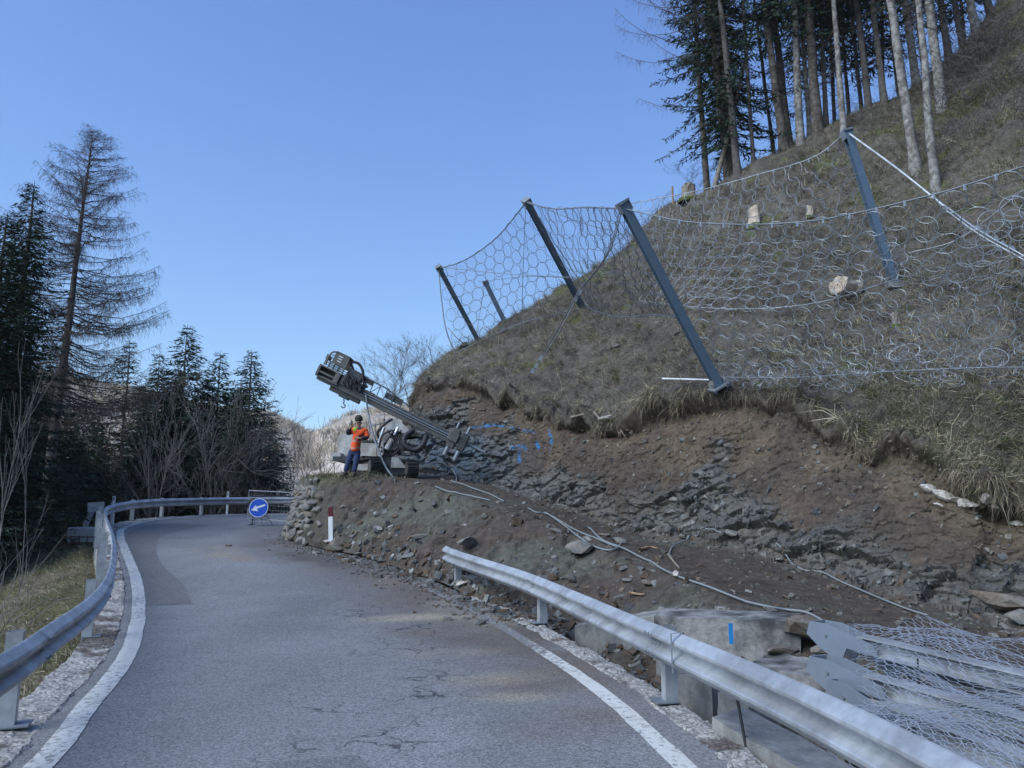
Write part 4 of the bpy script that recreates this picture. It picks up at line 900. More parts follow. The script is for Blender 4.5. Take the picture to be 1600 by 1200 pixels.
def net(root, top, bot, pitch, belly, jitter, mat_, seed, sx=1.0, wire=.011, indiv=0, bunch=0, hexm=None, gatherlow=0.0):
    r_ = np.random.default_rng(seed); f, L, H, T_, B_ = panel_fn(top, bot)
    ns = max(3, int(round(L / pitch / sx))); nt = max(3, int(round(H / (pitch * .87)))); S_, T2 = [], []
    for j in range(nt):
        for i in range(ns):
            s_ = (i + .5 * (j % 2) + .25) / ns; t_ = (j + .5) / nt
            S_.append(s_); T2.append(t_)
    S_ = np.array(S_); T2 = np.array(T2); Tt = T2 ** (1 - gatherlow) if gatherlow else T2
    S_ = np.clip(S_ + r_.normal(size=len(S_)) * jitter * .12 / ns, 0, 1)
    def q(s_, t_):
        p = f(s_, t_); nrm = np.cross(f(np.clip(s_ + .01, 0, 1), t_) - f(np.clip(s_ - .01, 0, 1), t_), f(s_, np.clip(t_ + .01, 0, 1)) - f(s_, np.clip(t_ - .01, 0, 1)))
        nrm /= np.linalg.norm(nrm, axis=-1, keepdims=True) + 1e-9; nrm = np.where(nrm[..., 1:2] > 0, -nrm, nrm)
        b = belly * np.sin(np.pi * np.clip(t_, 0, 1)) * np.sin(np.pi * np.clip(s_, 0, 1)) ** .5
        return p - nrm * b[..., None], nrm
    c, nrm = q(S_, Tt)
    e = .5; dx = (q(np.clip(S_ + e / ns, 0, 1), Tt)[0] - q(np.clip(S_ - e / ns, 0, 1), Tt)[0]); 
    hx = np.linalg.norm(dx, axis=1, keepdims=True); dx = dx / (hx + 1e-9)
    tt2 = np.clip(T2 + e / nt, 0, 1); tt1 = np.clip(T2 - e / nt, 0, 1)
    if gatherlow: tt2 = tt2 ** (1 - gatherlow); tt1 = tt1 ** (1 - gatherlow)
    dy = q(S_, tt2)[0] - q(S_, tt1)[0]; hy = np.linalg.norm(dy, axis=1, keepdims=True); dy = dy / (hy + 1e-9)
    c = c + r_.normal(size=c.shape) * jitter * .03
    w_ = pitch * .5 * (1 + .06 * jitter * r_.normal(size=(len(c), 1))) * np.minimum(hx / pitch, 1.1 * sx); hh = pitch * .5 * np.minimum(hy / (pitch * .87), 1.15) * (1 + .06 * jitter * r_.normal(size=(len(c), 1)))
    tilt = r_.normal(size=(len(c), 2)) * .16 * jitter; zx = np.cross(dx, dy)
    ax = dx * w_ + zx * (tilt[:, :1] * w_); ay = dy * hh + zx * (tilt[:, 1:] * hh); az_ = zx * pitch * .5
    return c, ax, ay, az_, q, T_, B_, L, H
def place_rings(root, lst, mat_, wire_ratio=.05, limit=300):
    """lst of (c,ax,ay,az). nearest rings become parts, the rest one joined part"""
    c = np.concatenate([a[0] for a in lst]); ax = np.concatenate([a[1] for a in lst]); ay = np.concatenate([a[2] for a in lst]); az_ = np.concatenate([a[3] for a in lst])
    u = c[:, 0] / c[:, 1] * F + 800; v_ = 790 - (c[:, 2] - CAMH) / c[:, 1] * F
    vis = (u > -5) & (u < 1605) & (v_ > 0); d_ = np.where(vis, c[:, 1], 1e3); order = np.argsort(d_)
    me = bpy.data.meshes.new('ring'); me.from_pydata([tuple(p) for p in RV], [], [tuple(int(i) for i in f) for f in RF]); me.materials.append(mat_)
    for i in order[:limit]:
        o = bpy.data.objects.new('ring', me); COL.objects.link(o); o.parent = root; m = Matrix((Vector(ax[i]), Vector(ay[i]), Vector(az_[i]))).transposed().to_4x4(); m.translation = Vector(c[i]) - wloc(root); o.matrix_local = m
    rest = order[limit:]
    if len(rest):
        V = c[rest][:, None] + RV[None, :, 0:1] * ax[rest][:, None] + RV[None, :, 1:2] * ay[rest][:, None] + RV[None, :, 2:3] * az_[rest][:, None]
        F_ = RF[None] + (np.arange(len(rest)) * len(RV))[:, None, None]
        o = npmesh('ring_net', V.reshape(-1, 3), F_.reshape(-1, 4), mat_, root); o['kind'] = 'stuff'
def hex_wires(q, L, H, cell, r_, off=.0, n=3, jit=0, s0=0, s1=1, t0=0, t1=1):
    """hexagonal wire mesh over a surface q(s,t)"""
    nx = max(2, int(L * (s1 - s0) / cell)); ny = max(2, int(H * (t1 - t0) / (cell * .5))); A_, B2 = [], []
    I, J = np.meshgrid(np.arange(nx), np.arange(ny), indexing='ij'); I = I.ravel(); J = J.ravel(); sh = (J % 2) * .5
    def pt(i, j): return np.clip(s0 + (s1 - s0) * i / nx, 0, 1), np.clip(t0 + (t1 - t0) * j / ny, 0, 1)
    # vertices: zigzag rows; twist segments
    a0 = pt(I + sh, J + 0.0); a1 = pt(I + sh + .5, J + .35 * 1.0); a2 = pt(I + sh + 1.0, J + 0.0); a3 = pt(I + sh + .5, J + 1.0 - .0)
    p0, p1, p2, p3 = [q(*a)[0] for a in (a0, a1, a2, a3)]
    p3 = q(*pt(I + sh + .5, J + 1.0))[0]
    A_ = np.concatenate([p0, p1, p1]); B2 = np.concatenate([p1, p2, p3])
    if jit:
        N0 = lambda p: np.stack([fbm(p, .25, 3, 300 + k) for k in range(3)], 1) * jit
        A_ = A_ + N0(A_); B2 = B2 + N0(B2)
    return tubes(A_, B2, r_, r_, n)
def cable(pts, r_, dense=40, n=6): return path_tube(pts, r_, n, dense)
def clips(root_mb, pts, nclip, size=.03):
    p = resample(catmull(pts, 120), n=nclip + 2)[1:-1]
    for k in p: root_mb.box(k + np.array([0, -.01, -.035]), (.03, .03, .11))
def hpost(root, base, top, w=.19, m_=M_bluesteel):
    base = Vector(base); top = Vector(top); d_ = (top - base).normalized(); side = d_.cross(Vector((0, -1, 0))).normalized(); fr = side.cross(d_)
    mb = MB(); 
    for s_ in (-1, 1): mb.bar(base + fr * s_ * (w / 2 - .008), top + fr * s_ * (w / 2 - .008), w, .016, up=fr)
    mb.bar(base, top, .014, w - .034, up=fr)
    mb.build('post', m_, root)
    m3 = Matrix((side, fr, d_)).transposed()
    mb = MB(); mb.box(top + d_ * .03, (w * 1.35, w * 1.5, .05), m3); mb.box(top - d_ * .10 - side * w * .62, (.03, w * 1.1, .22), m3); mb.box(top - d_ * .10 + side * w * .62, (.03, w * 1.1, .22), m3)
    mb.build('post_head', M_galvd, root)
    mb = MB(); mb.box(base - d_ * .02, (w * 2.2, w * 2.2, .04), m3); mb.box(base - d_ * .02 - side * w * .7, (.02, w * 1.1, .24), m3); mb.box(base + side * w * .7, (.02, w * 1.1, .24), m3)
    mb.build('base_plate', M_galvd, root)
hB = hit(1125, 600) or P(1125, 600, 17.6); hB = Vector((P(1122, 596, 17.2)))
tB = P(973, 318, 15.9)
hC = hit(911, 482) or P(911, 482, 27); tC = P(822, 313, 25.6)
hD = hit(747, 528) or P(747, 528, 33); tD = P(685, 417, 32)
root = thing('rockfall_barrier', hB, 'near rockfall barrier with leaning steel posts and ring net sweeping to the right picture edge', 'rockfall barrier', 'rockfall barriers on the slope')
hpost(root, hB - Vector((0, 0, .1)), tB, .20); hpost(root, hC, tC, .21); hpost(root, hD, tD, .21)
tR = P(1650, 250, 10.6); hR = P(1790, 585, 11.6); hpost(root, hR, tR, .24)
topBR = [tB - Vector((0, 0, .12)), P(1090, 348, 14.9), P(1260, 346, 13.8), P(1450, 306, 12.3), P(1600, 260, 11.1), tR]
botBR = [hB + Vector((.05, 0, .1)), P(1240, 590, 15.6), P(1400, 580, 13.6), P(1600, 574, 12.1), hR]
topCB = [tC - Vector((0, 0, .08)), P(865, 326, 23), P(915, 324, 20), tB - Vector((0, 0, .12))]
botCB = [hC + Vector((0, 0, .1)), P(960, 494, 24.0), P(1020, 492, 20.5), P(1066, 496, 17.2)]
topDC = [tD - Vector((0, 0, .08)), P(725, 407, 30.6), P(775, 372, 28.6), tC - Vector((0, 0, .08))]
botDC = [P(712, 552, 31.5), P(760, 528, 31), P(830, 500, 29.5), hC]
nets = []
nBR = net(root, topBR, botBR, .38, .35, 1.0, M_netwire, 1, sx=1.15, gatherlow=.12); nCB = net(root, topCB, botCB, .52, .2, .3, M_dkwire, 2, sx=1.75); nDC = net(root, topDC, botDC, .56, .3, .3, M_dkwire, 3, sx=1.15)
def scale_wire(n_, k):  return (n_[0], n_[1], n_[2], n_[3] * k)
M_ringnear = mat('near_ring_steel', (.26, .29, .32), .5, .4, var=.15, scale=3, bump=0)
place_rings(root, [nBR[:4]], M_ringnear, limit=300)
place_rings(root, [nCB[:4], nDC[:4]], M_dkwire, limit=0)
# gathered net along the lower edge
for sd_ in (9, 19): extra = net(root, [Vector(p) + Vector((0, -.05, .28)) for p in botBR], [Vector(p) + Vector((.0, -.12, -.22)) for p in botBR], .30, .1, 3.5, M_netwire, sd_); place_rings(root, [extra[:4]], M_netwire, limit=0)
# fine hexagonal mesh behind the rings
for nm, n_, rr_ in (('fine_mesh', nCB, .0022), ('fine_mesh', nDC, .0026), ('fine_mesh', nBR, .0018)):
    v, f = hex_wires(n_[4], n_[7], n_[8], .16, rr_, n=3); o = npmesh(nm, v + np.array([0, .04, 0]), f, M_dkwire if n_ is not nBR else M_wire, root); o['kind'] = 'stuff'
def cable_obj(name, pts, r_, m_=M_galv, par=None, dense=40):
    v, f = cable(pts, r_, dense); return npmesh(name, v, f, m_, par, smooth=True)
cable_obj('top_cable', topBR, .013, M_galvd, root); cable_obj('top_cable', topCB, .022, M_galvd, root); cable_obj('top_cable', topDC, .024, M_galvd, root)
cable_obj('bottom_cable', botBR, .012, M_galvd, root); cable_obj('bottom_cable', botCB, .014, M_galvd, root); cable_obj('bottom_cable', botDC, .016, M_galvd, root)
cable_obj('edge_cable', [tD, P(690, 470, 31.8), P(697, 515, 31.6), P(712, 555, 31.5)], .03, M_galvd, root); cable_obj('edge_cable', [P(700, 512, 31.6), P(716, 530, 31.5), P(735, 545, 32)], .02, M_galvd, root)
mb = MB(); clips(mb, topBR, 16); mb.build('cable_clips', M_netwire, root)['kind'] = 'stuff'
mb = MB(); clips(mb, topCB, 12); mb.build('cable_clips', M_galvd, root)['kind'] = 'stuff'
anch = hit(826, 588)
mid = P(905, 455, 18.6)
for k in (-1, 1):
    o_ = Vector((.03 * k, 0, .03 * k)); cable_obj('anchor_cable', [tB + o_, P(950, 395, 16.6) + o_, mid + o_ * 2], .014, M_galvd, root); cable_obj('anchor_cable', [mid + o_, P(865, 530, 20.4) + o_ * 3, anch + o_], .017, M_galv if k > 0 else M_galvd, root)
mb = MB()
for (u, v, d_) in ((905, 457, 18.6), (899, 468, 18.9), (845, 560, 21.3), (838, 572, 21.6), (832, 580, 21.8)): mb.box(P(u, v, d_), (.10, .06, .16), Euler((0, R(28), 0)))
mb.build('shackle', M_galvd, root)
cable_obj('tie_cable', [tC, P(817, 430, 27), hit(815, 520) or P(815, 520, 30)], .011, M_galvd, root); cable_obj('tie_cable', [tC, P(880, 400, 26.8), P(925, 470, 27)], .012, M_galvd, root)
cable_obj('tie_cable', [tD, P(780, 427, 29), P(900, 433, 25), P(960, 425, 22)], .012, M_galvd, root); cable_obj('tie_cable', [P(748, 440, 33), P(830, 432, 30), P(905, 436, 27)], .010, M_galvd, root)
cable_obj('tie_cable', [tC, P(900, 345, 22), P(972, 365, 19)], .010, M_galvd, root)
# bar and concrete cylinder at the foot of post B
mb = MB(); mb.tube([P(1112, 602, 17.2), P(1138, 594, 17.6)], .10, 12); mb.build('concrete_foot', M_conc, root)
mb = MB(); mb.tube([P(1035, 592, 18.2), P(1112, 594, 17.3)], .03, 8); mb.build('steel_bar', M_galv, root)
v, f = hex_wires(lambda s_, t_: (np.array(hC)[None] + np.stack([(.5 * (s_ - .5)), -.15 + 0 * s_, -.55 + .75 * t_], -1) + 0, None), .5, .75, .16, .006, jit=.10, n=3)
o = npmesh('gathered_net', v, f, M_galv, root); o['kind'] = 'stuff'
# upper barrier
hA = hit(1398, 444) or P(1398, 444, 20); tA = P(1323, 206, 19.2)
root2 = thing('rockfall_barrier', hA, 'upper rockfall barrier with a single near steel post below the pale tree trunks', 'rockfall barrier', 'rockfall barriers on the slope')
hpost(root2, hA, tA, .19)
mb = MB(); mb.box(hA + Vector((0, -.05, -.08)), (.55, .4, .16)); mb.build('concrete_pad', M_conc, root2, bevel=.02)
topAL = [tA, P(1270, 246, 20), P(1180, 274, 21.8), P(1090, 298, 24), P(985, 318, 27)]
fr_ = lambda u, v, k=.4: hit(u, v) + (CAMV - hit(u, v)).normalized() * k
botAL = [hA + Vector((0, -.2, .1)), fr_(1290, 470), fr_(1190, 482), fr_(1090, 480), fr_(1000, 470)]
nAL = net(root2, topAL, botAL, .50, .5, .6, M_netwire, 5, sx=1.15)
tAR = P(1660, 330, 15.5); hAR = P(1720, 445, 16.2)
topAR = [hA.lerp(tA, .42), fr_(1420, 395, 1.0), fr_(1500, 372, 1.3), fr_(1595, 300, 1.8), fr_(1660, 255, 2.2)]
botAR = [hA + Vector((0, -.2, .1)), fr_(1500, 450), fr_(1595, 448), fr_(1660, 444)]
nAR = net(root2, topAR, botAR, .50, .2, 1.2, M_netwire, 6)
M_ringfar = mat('far_ring_steel', (.28, .30, .33), .5, .35, var=.15, scale=3, bump=0)
place_rings(root2, [nAL[:4], nAR[:4]], M_ringfar, limit=300)
cable_obj('top_cable', topAL, .016, M_galv, root2); cable_obj('bottom_cable', botAL, .012, M_galv, root2)
cable_obj('top_cable', topAR[1:], .010, M_galv, root2); mb = MB(); clips(mb, topAL, 14); mb.build('cable_clips', M_netwire, root2)['kind'] = 'stuff'
br = [tA, P(1400, 262, 17.8), P(1475, 322, 16.6), P(1530, 362, 15.6), P(1600, 402, 14.6), P(1700, 460, 13.6)]
cable_obj('brace_cable', br[:3], .028, M_galv, root2); cable_obj('brace_cable', [p + Vector((0, 0, .03)) for p in br[2:]], .018, M_netwire, root2); cable_obj('brace_cable', [p - Vector((.02, 0, .05)) for p in br[2:]], .018, M_galv, root2)
mb = MB()
for (u, v, d_) in ((1478, 325, 16.5), (1528, 356, 15.7), (1540, 366, 15.5), (1556, 372, 15.3), (1566, 380, 15.1), (1582, 388, 14.9)): mb.box(P(u, v, d_), (.07, .05, .10), Euler((0, R(-30), 0)))
mb.build('shackle', M_netwire, root2)
cable_obj('bottom_cable', [hA + Vector((.1, 0, .06)), P(1500, 443, 18.5), P(1600, 440, 17), P(1720, 436, 15.5)], .022, M_netwire, root2); cable_obj('bottom_cable', [hA + Vector((.1, 0, .1)), P(1500, 447, 18.4), P(1600, 447, 16.9), P(1720, 444, 15.4)], .014, M_galv, root2)
cable_obj('anchor_rod', [P(1442, 411, 18.4), P(1530, 350, 15.9)], .014, M_netwire, root2, 3)
# far post behind the ridge
hE = P(803, 500, 41); tE = P(758, 440, 40); root3 = thing('rockfall_barrier', hE, 'far rockfall barrier post seen through the net behind the ridge', 'rockfall barrier', 'rockfall barriers on the slope')
hpost(root3, hE - Vector((0, 0, 1.2)), tE, .24); cable_obj('tie_cable', [tE, P(748, 500, 40.5), P(742, 530, 41)], .014, M_galvd, root3)

# ------------------------------------------------------------------ stacked new barrier posts wrapped in wire mesh, bottom right
def beam(head_px, d_, tail, label, w=.17, hgt=.15, roll=0):
    a = P(*head_px, d_); b = Vector(tail); dr = (b - a).normalized(); side = dr.cross(Vector((0, 0, 1))).normalized(); up = side.cross(dr)
    t = thing('steel_post', a, label, 'steel post', 'new barrier posts stacked in wire mesh')
    s = a + dr * .42; mb = MB()
    for k in (-1, 1): mb.bar(s + up * k * (hgt / 2 - .006), b + up * k * (hgt / 2 - .006), w, .012, up=up)
    mb.bar(s, b, .010, hgt - .026, up=up); mb.build('beam', M_galv, t)
    # bolted cheek plates with a slanted nose
    for sg_ in (-1, 1):
        o_ = side * sg_ * (w / 2 + .006)
        pts = [(-.12, .12), (.10, .13), (.62, .03), (.66, -.07), (.32, -.055), (.24, -.22), (-.02, -.10), (-.16, -.01)]
        mb = MB(); mb.prism([a + dr * x_ + up * z_ + o_ for x_, z_ in pts], side * .010 * sg_); mb.build('cheek_plate', M_newsteel, t)
    mb = MB(); mb.prism([a + dr * x_ + up * z_ - side * w / 2 for x_, z_ in [(-.16, -.01), (-.12, .12), (-.10, .12), (-.14, -.02)]], side * w); mb.build('nose_plate', M_newsteel, t)
    mb = MB(); mb.tube([a + dr * .08 + up * .02 - side * (w / 2 + .03), a + dr * .08 + up * .02 + side * (w / 2 + .03)], .016, 8); mb.build('bolt', M_galvd, t)
    return t, a, b, dr, side, up
M_newsteel = mat('new_galvanised_plate', (.30, .35, .41), .42, .5, var=.08, scale=4, bump=.06)
bt = []
bt.append(beam((1292, 992), 7.7, P(1760, 1105, 5.4), 'upper steel post of the mesh wrapped stack with bolted head plate'))
bt.append(beam((1295, 1050), 6.95, P(1760, 1180, 4.9), 'middle steel post of the mesh wrapped stack with bolted head plate'))
bt.append(beam((1325, 1088), 6.65, P(1760, 1260, 4.5), 'lower steel post of the mesh wrapped stack beside a wooden batten'))
bt.append(beam((1400, 1150), 5.9, P(1760, 1330, 4.2), 'lowest steel post of the stack, nearest to the guardrail'))
beam((1385, 1022), 7.45, P(1775, 1132, 5.2), 'steel post packed between the upper and middle post of the stack'); beam((1418, 1092), 6.6, P(1775, 1215, 4.7), 'steel post packed between the middle and lower post of the stack')
t = thing('wooden_batten', P(1345, 1096, 6.5), 'pale squared batten lying under the lower steel post', 'wooden batten'); mb = MB(); mb.bar(P(1342, 1094, 6.5), P(1392, 1106, 6.3), .05, .05); mb.build('batten', M_pale, t)
netb = thing('wire_mesh_bundle', bt[1][1], 'bundle of hexagonal wire mesh draped over the stacked steel posts', 'wire mesh')
def drape(k, lift, w_, s_from, seed, cell=.095, r_=.0020, m_=None, side_off=0):
    _, a, b, dr, side, up = bt[k]; L = (b - a).length
    A_ = np.array(a); D_ = np.array(dr); S2 = np.array(side); U_ = np.array(up)
    if S2[0] < 0: S2 = -S2
    def q(s_, t_):
        x_ = s_from + (L - s_from) * s_; y_ = (t_ - .5) * w_ + side_off; arch = .10 * np.cos(np.clip((t_ - .5) * 2.6, -1.57, 1.57)) - .05
        base_ = A_ + D_ * x_[:, None] + S2 * y_[:, None]; n_ = fbm(np.stack([x_ + seed, y_, 0 * x_], 1), .5, 4, seed); base_[:, 2] += arch + lift + .09 * n_ + .05 * np.sin(s_ * 9 + seed)
        return base_, None
    v, f = hex_wires(q, L - s_from, w_, cell, r_, n=3, jit=.035)
    o = npmesh('mesh_sheet', v, f, m_ or M_netwire, netb); o['kind'] = 'stuff'
for i, (k, lift, w_, s0_, so) in enumerate([(0, .11, .55, .15, .2), (0, .05, .8, .55, .1), (0, -.02, .8, .7, -.1), (1, .10, .6, .45, .05), (1, .04, .9, .6, .1), (1, -.05, .8, .55, -.1), (2, .09, .6, .5, 0), (2, .0, .9, .55, -.15), (3, .12, .9, -.2, .0), (3, .05, 1.1, -.3, .1), (3, -.04, 1.0, -.1, -.1), (0, .16, .6, .7, .35)]):
    drape(k, lift, w_, s0_, 400 + i, side_off=so)
mb = MB()
for (u0, v0, d0, u1, v1, d1) in ((1449, 1045 - 60, 7.1, 1444, 1010, 6.8), (1434, 1030, 6.6, 1436, 1072, 6.3), (1426, 1120, 5.9, 1428, 1160, 5.7)): mb.tube([P(u0, v0, d0), P(u1, v1, d1)], .008, 5)
mb.build('lashing_wire', M_black, netb)

# ------------------------------------------------------------------ hoses
def hose(pts, r_, label, m_=M_hose, lift=.02, dense=90):
    W = []
    for p in pts:
        if len(p) == 2:
            h = hit(*p); 
            if h is None: continue
            W.append(h + Vector((0, 0, r_ + lift)))
        else: W.append(P(*p))
    c = catmull(W, dense)
    for i in range(1, len(c) - 1):                 # keep it on top of the ground
        h = bvh_hill.ray_cast(Vector(c[i]) + Vector((0, 0, .22)), Vector((0, 0, -1)), .5)
        if h[0] and h[0].z + r_ > c[i][2]: c[i][2] = h[0].z + r_
    for _ in range(7): c[1:-1] = (c[:-2] + c[1:-1] * 2 + c[2:]) / 4
    v, f = path_tube(c, r_, 7); o = npmesh('hose', v, f, m_, None, smooth=True); o.location = (0, 0, 0)
    return tag(o, label, 'hose', 'hoses running over the bench')
hose([(825, 796), (838, 803), (852, 804), (868, 812), (890, 826), (915, 838), (940, 848), (960, 856), (971, 860)], .016, 'grey hose running beside its twin down the berm to the loop')
hose([(853, 803), (880, 822), (905, 842), (925, 855), (945, 862), (958, 862), (968, 856), (971, 847), (964, 843), (955, 845)], .015, 'grey hose curling into a small loop on the berm')
hose([(912, 826), (922, 828), (933, 840), (948, 850), (975, 860), (1005, 876), (1030, 890), (1060, 905), (1100, 918), (1140, 934), (1166, 944)], .017, 'long grey hose from the loop past the pale upright stone to the concrete block')
hose([(1165, 944), (1200, 952), (1230, 957), (1255, 960), (1275, 968), (1296, 982)], .017, 'grey hose on the concrete block ending at the steel posts')
hose([(1212, 862), (1220, 868), (1230, 878), (1252, 893), (1285, 897), (1310, 910), (1345, 925), (1380, 940), (1420, 956), (1450, 965)], .013, 'thin pale cable winding across the bench to the wire mesh')
hose([(1046, 868), (1052, 856), (1075, 846), (1100, 840), (1128, 837)], .014, 'thin dark cable arching left of the flat pale boulder')
hose([(680, 762), (700, 770), (730, 776), (766, 784)], .017, 'short grey hose on the mound crest left of the cut')
hose([(704, 753), (722, 758), (742, 766), (765, 774), (788, 786)], .017, 'short grey hose just behind the first one on the crest')
hose([(650, 747), (672, 747), (695, 744), (706, 741), (713, 745), (713, 754)], .018, 'thin hose leading from the drill rig tracks along the bench')
# hanging hose from mast down to the crest
# roots and branches lying about
def branch(pts, r0, label, m_=M_wood, grp='broken branches on the slope', name='branch'):
    W = [hit(*p) + Vector((0, 0, .04)) for p in pts if hit(*p)]
    if len(W) < 2: return
    v, f = path_tube(W, np.linspace(r0, r0 * .35, 16), 6, 16); tag(npmesh(name, v, f, m_, None, smooth=True), label, 'branch', grp)
branch([(893, 654), (910, 650), (925, 647)], .04, 'bare root sticking out of the turf lip by the whitish boulder', M_stumpw)
branch([(928, 646), (936, 655), (944, 661)], .05, 'short root beside the whitish boulder', M_stumpw)
branch([(1000, 862), (1015, 858), (1028, 860)], .03, 'reddish splinter of wood on the berm', M_wood)
branch([(985, 930), (1000, 933), (1008, 932)], .025, 'small wooden chip on top of the berm', M_wood)
branch([(1236, 335), (1190, 270)], .02, 'thin pale stick leaning behind the upper net', M_stumpw)
branch([(1135, 352), (1148, 300), (1158, 258)], .022, 'thin pale stick on the slope under the skyline trees', M_stumpw)
branch([(1045, 870), (1052, 880), (1062, 892)], .03, 'torn root at the crest of the berm', M_stumpw)
branch([(1210, 430), (1222, 415)], .02, 'short pale stick in the turf behind the net', M_pale)
# ------------------------------------------------------------------ drill rig on the bench
DR = 22.9
bh = P(600, 742, DR)
rig = thing('drill_rig', bh, 'tracked drill rig with long inclined mast drilling into the cut slope', 'drill rig')
M_rigd = mat('oily_dark_steel', (.060, .062, .062), .5, .3, var=.4, scale=6, bump=.3)
M_rigm = mat('worn_olive_steel', (.115, .11, .10), .55, .3, var=.3, scale=6, bump=.3, color2=(.10, .10, .095), mixs=4)
M_rigw = mat('dusty_white_paint', (.50, .50, .48), .6, var=.2, scale=4, bump=.15, color2=(.34, .32, .29), mixs=3)
M_track = mat('muddy_track_steel', (.055, .052, .05), .75, .3, var=.4, scale=8, bump=.4)
M_chrome = mat('clean_rod_steel', (.55, .57, .6), .3, .8, bump=0)
def Ms(s_, h_, y=0.0): return P(600 + s_ * .900 + h_ * .436, 643 + s_ * .436 - h_ * .900, DR + y)
mup = (Ms(0, 10) - Ms(0, 0)).normalized(); max_ = (Ms(10, 0) - Ms(0, 0)).normalized(); px = DR / F
def mbox(mb, s0, s1, h0, h1, y0, y1):
    c = (Ms(s0, h0, 0) + Ms(s1, h1, 0)) / 2; c.y = DR + (y0 + y1) / 2; m3 = Matrix((max_, Vector((0, 1, 0)), mup)).transposed()
    return mb.box(c, (abs(s1 - s0) * px, y1 - y0, abs(h1 - h0) * px), m3)
mb = MB(); mbox(mb, -118, 118, 0, 2, -.17, .17); mbox(mb, -118, 118, 6, 8, -.17, .17); mbox(mb, -118, 118, 2, 6, -.15, -.13); mbox(mb, -118, 118, 2, 6, .13, .15); mb.build('feed_beam', M_rigm, rig, bevel=.006)
mb = MB()
for y in (-.16, .12): mbox(mb, -62, 118, 9.5, 11.5, y, y + .05); mbox(mb, -62, 118, 14.5, 17, y, y + .05)
mb.build('guide_rail', M_rigm, rig)
mb = MB()
for k in range(-60, 118, 14):
    for y in (-.158, .122): mbox(mb, k, k + 6, 11.5, 14.5, y + .005, y + .04)
    mbox(mb, k, k + 2.5, 8, 17, -.11, .12)
mb.build('rail_spacer', M_rigd, rig)
mb = MB()
for k, h_ in ((0, 12.5), (1, 8.8)): mb.tube([Ms(-60, h_, -.2 + .02 * k), Ms(112, h_ - 1, -.2 + .02 * k)], .022, 6)
mb.build('hydraulic_pipe', M_galvd, rig)
# end box and guard cage
mb = MB(); mbox(mb, -119, -80, 4, 6, -.26, .26); mbox(mb, -119, -80, 21, 23.5, -.26, .26); mbox(mb, -119, -115, 6, 21, -.26, .26); mbox(mb, -90, -82, 6, 23, -.27, .27); mbox(mb, -115, -90, 11, 14, -.25, -.22); mbox(mb, -115, -90, 6, 21, .15, .18); mb.build('mast_end_box', M_rigm, rig, bevel=.006)
mb = MB()
mbox(mb, -104, -80, 34, 52, -.26, -.245); mbox(mb, -104, -80, 34, 52, .245, .26)
for k in (26.5, 30, 33.5): mbox(mb, -114, -80, k - .6, k + .6, -.26, -.23); mbox(mb, -114, -80, k - .6, k + .6, .23, .26)
for k in (-113, -105, -97, -88, -81): mbox(mb, k - .7, k + .7, 24, 34, -.26, -.23); mbox(mb, k - .7, k + .7, 24, 34, .23, .26)
for y in (-.25, .25): mb.tube([Ms(-114, 26, y), Ms(-115, 40, y), Ms(-112, 49, y), Ms(-104, 52, y)], .028, 6, dense=12); mb.tube([Ms(-104, 42, y), Ms(-114, 38, y)], .018, 5); mb.tube([Ms(-104, 47, y), Ms(-112, 44, y)], .018, 5)
mbox(mb, -104, -80, 51, 52.5, -.26, .26); mbox(mb, -115, -113, 34, 42, -.25, .25)
mb.build('guard_cage', M_rigm, rig)
mb = MB()
for j in range(3): mbox(mb, -97, -90, 47 - 4 * j - 1, 47 - 4 * j + .2, -.268, -.262)
mb.build('vent_slot', M_white, rig)
# rotary head
mb = MB(); mbox(mb, -80, -44, 8, 24, -.22, .22); mbox(mb, -76, -52, 24, 38, -.16, .16); mbox(mb, -62, -44, 30, 37, -.1, .1); mbox(mb, -92, -40, -7, 0, -.1, .1); mbox(mb, -74, -58, -9, -5, -.13, .13)
for y in (-.2, .1): mb.tube([Ms(-74, 28, y), Ms(-56, 22, y)], .07, 10)
mb.tube([Ms(-46, 14), Ms(-24, 14)], .09, 12); mb.tube([Ms(-78, 30, -.25), Ms(-78, 12, -.25)], .03, 6)
mb.build('rotary_head', M_rigd, rig, bevel=.01)
mb = MB(); mb.tube([Ms(-24, 13), Ms(170, 11)], .045, 10); mb.build('drill_rod', M_galvd, rig, smooth=True)
mb = MB(); mb.tube([Ms(-70, 36, -.1), P(549, 567, DR - .15), P(560, 568, DR - .15), P(567, 580, DR - .15), P(567, 594, DR - .15), Ms(-40, 22, -.15)], .045, 8, dense=26)
mb.build('hydraulic_hose', M_black, rig, smooth=True)
mb = MB()
rr_ = np.random.default_rng(5)
for k in range(9):
    a = Ms(-76 + 3 * k, 30 - k, -.24); b = Ms(-70 + 3.4 * k, 9 + k % 3 * 2, -.26); mb.tube([a, (a + b) / 2 + Vector((rr_.normal() * .08, -.12, rr_.normal() * .08)), b], .02, 5, dense=10, caps=False)
mb.build('hydraulic_hose', M_black, rig, smooth=True)
# top truss
mb = MB()
for y in (-.12, .12):
    for a, b in (((-66, 36), (-10, 34)), ((-10, 34), (43, 21)), ((43, 21), (96, 17.5))): mb.bar(Ms(*a, y), Ms(*b, y), .04, .05, up=(0, 1, 0))
    for k in (-45, -33, -21, -9, 5, 20): mb.bar(Ms(k, 17, y), Ms(k - 1, np.interp(k, [-66, -10, 43], [36, 34, 21]), y), .022, .03, up=(0, 1, 0))
    mb.bar(Ms(-33, 17, y), Ms(-21, 34, y), .02, .02, up=(0, 1, 0))
mbox(mb, -62, -34, 28, 34, -.1, .1); mbox(mb, -8, 20, 20, 29, -.09, .09)
mb.build('top_truss', M_rigd, rig)
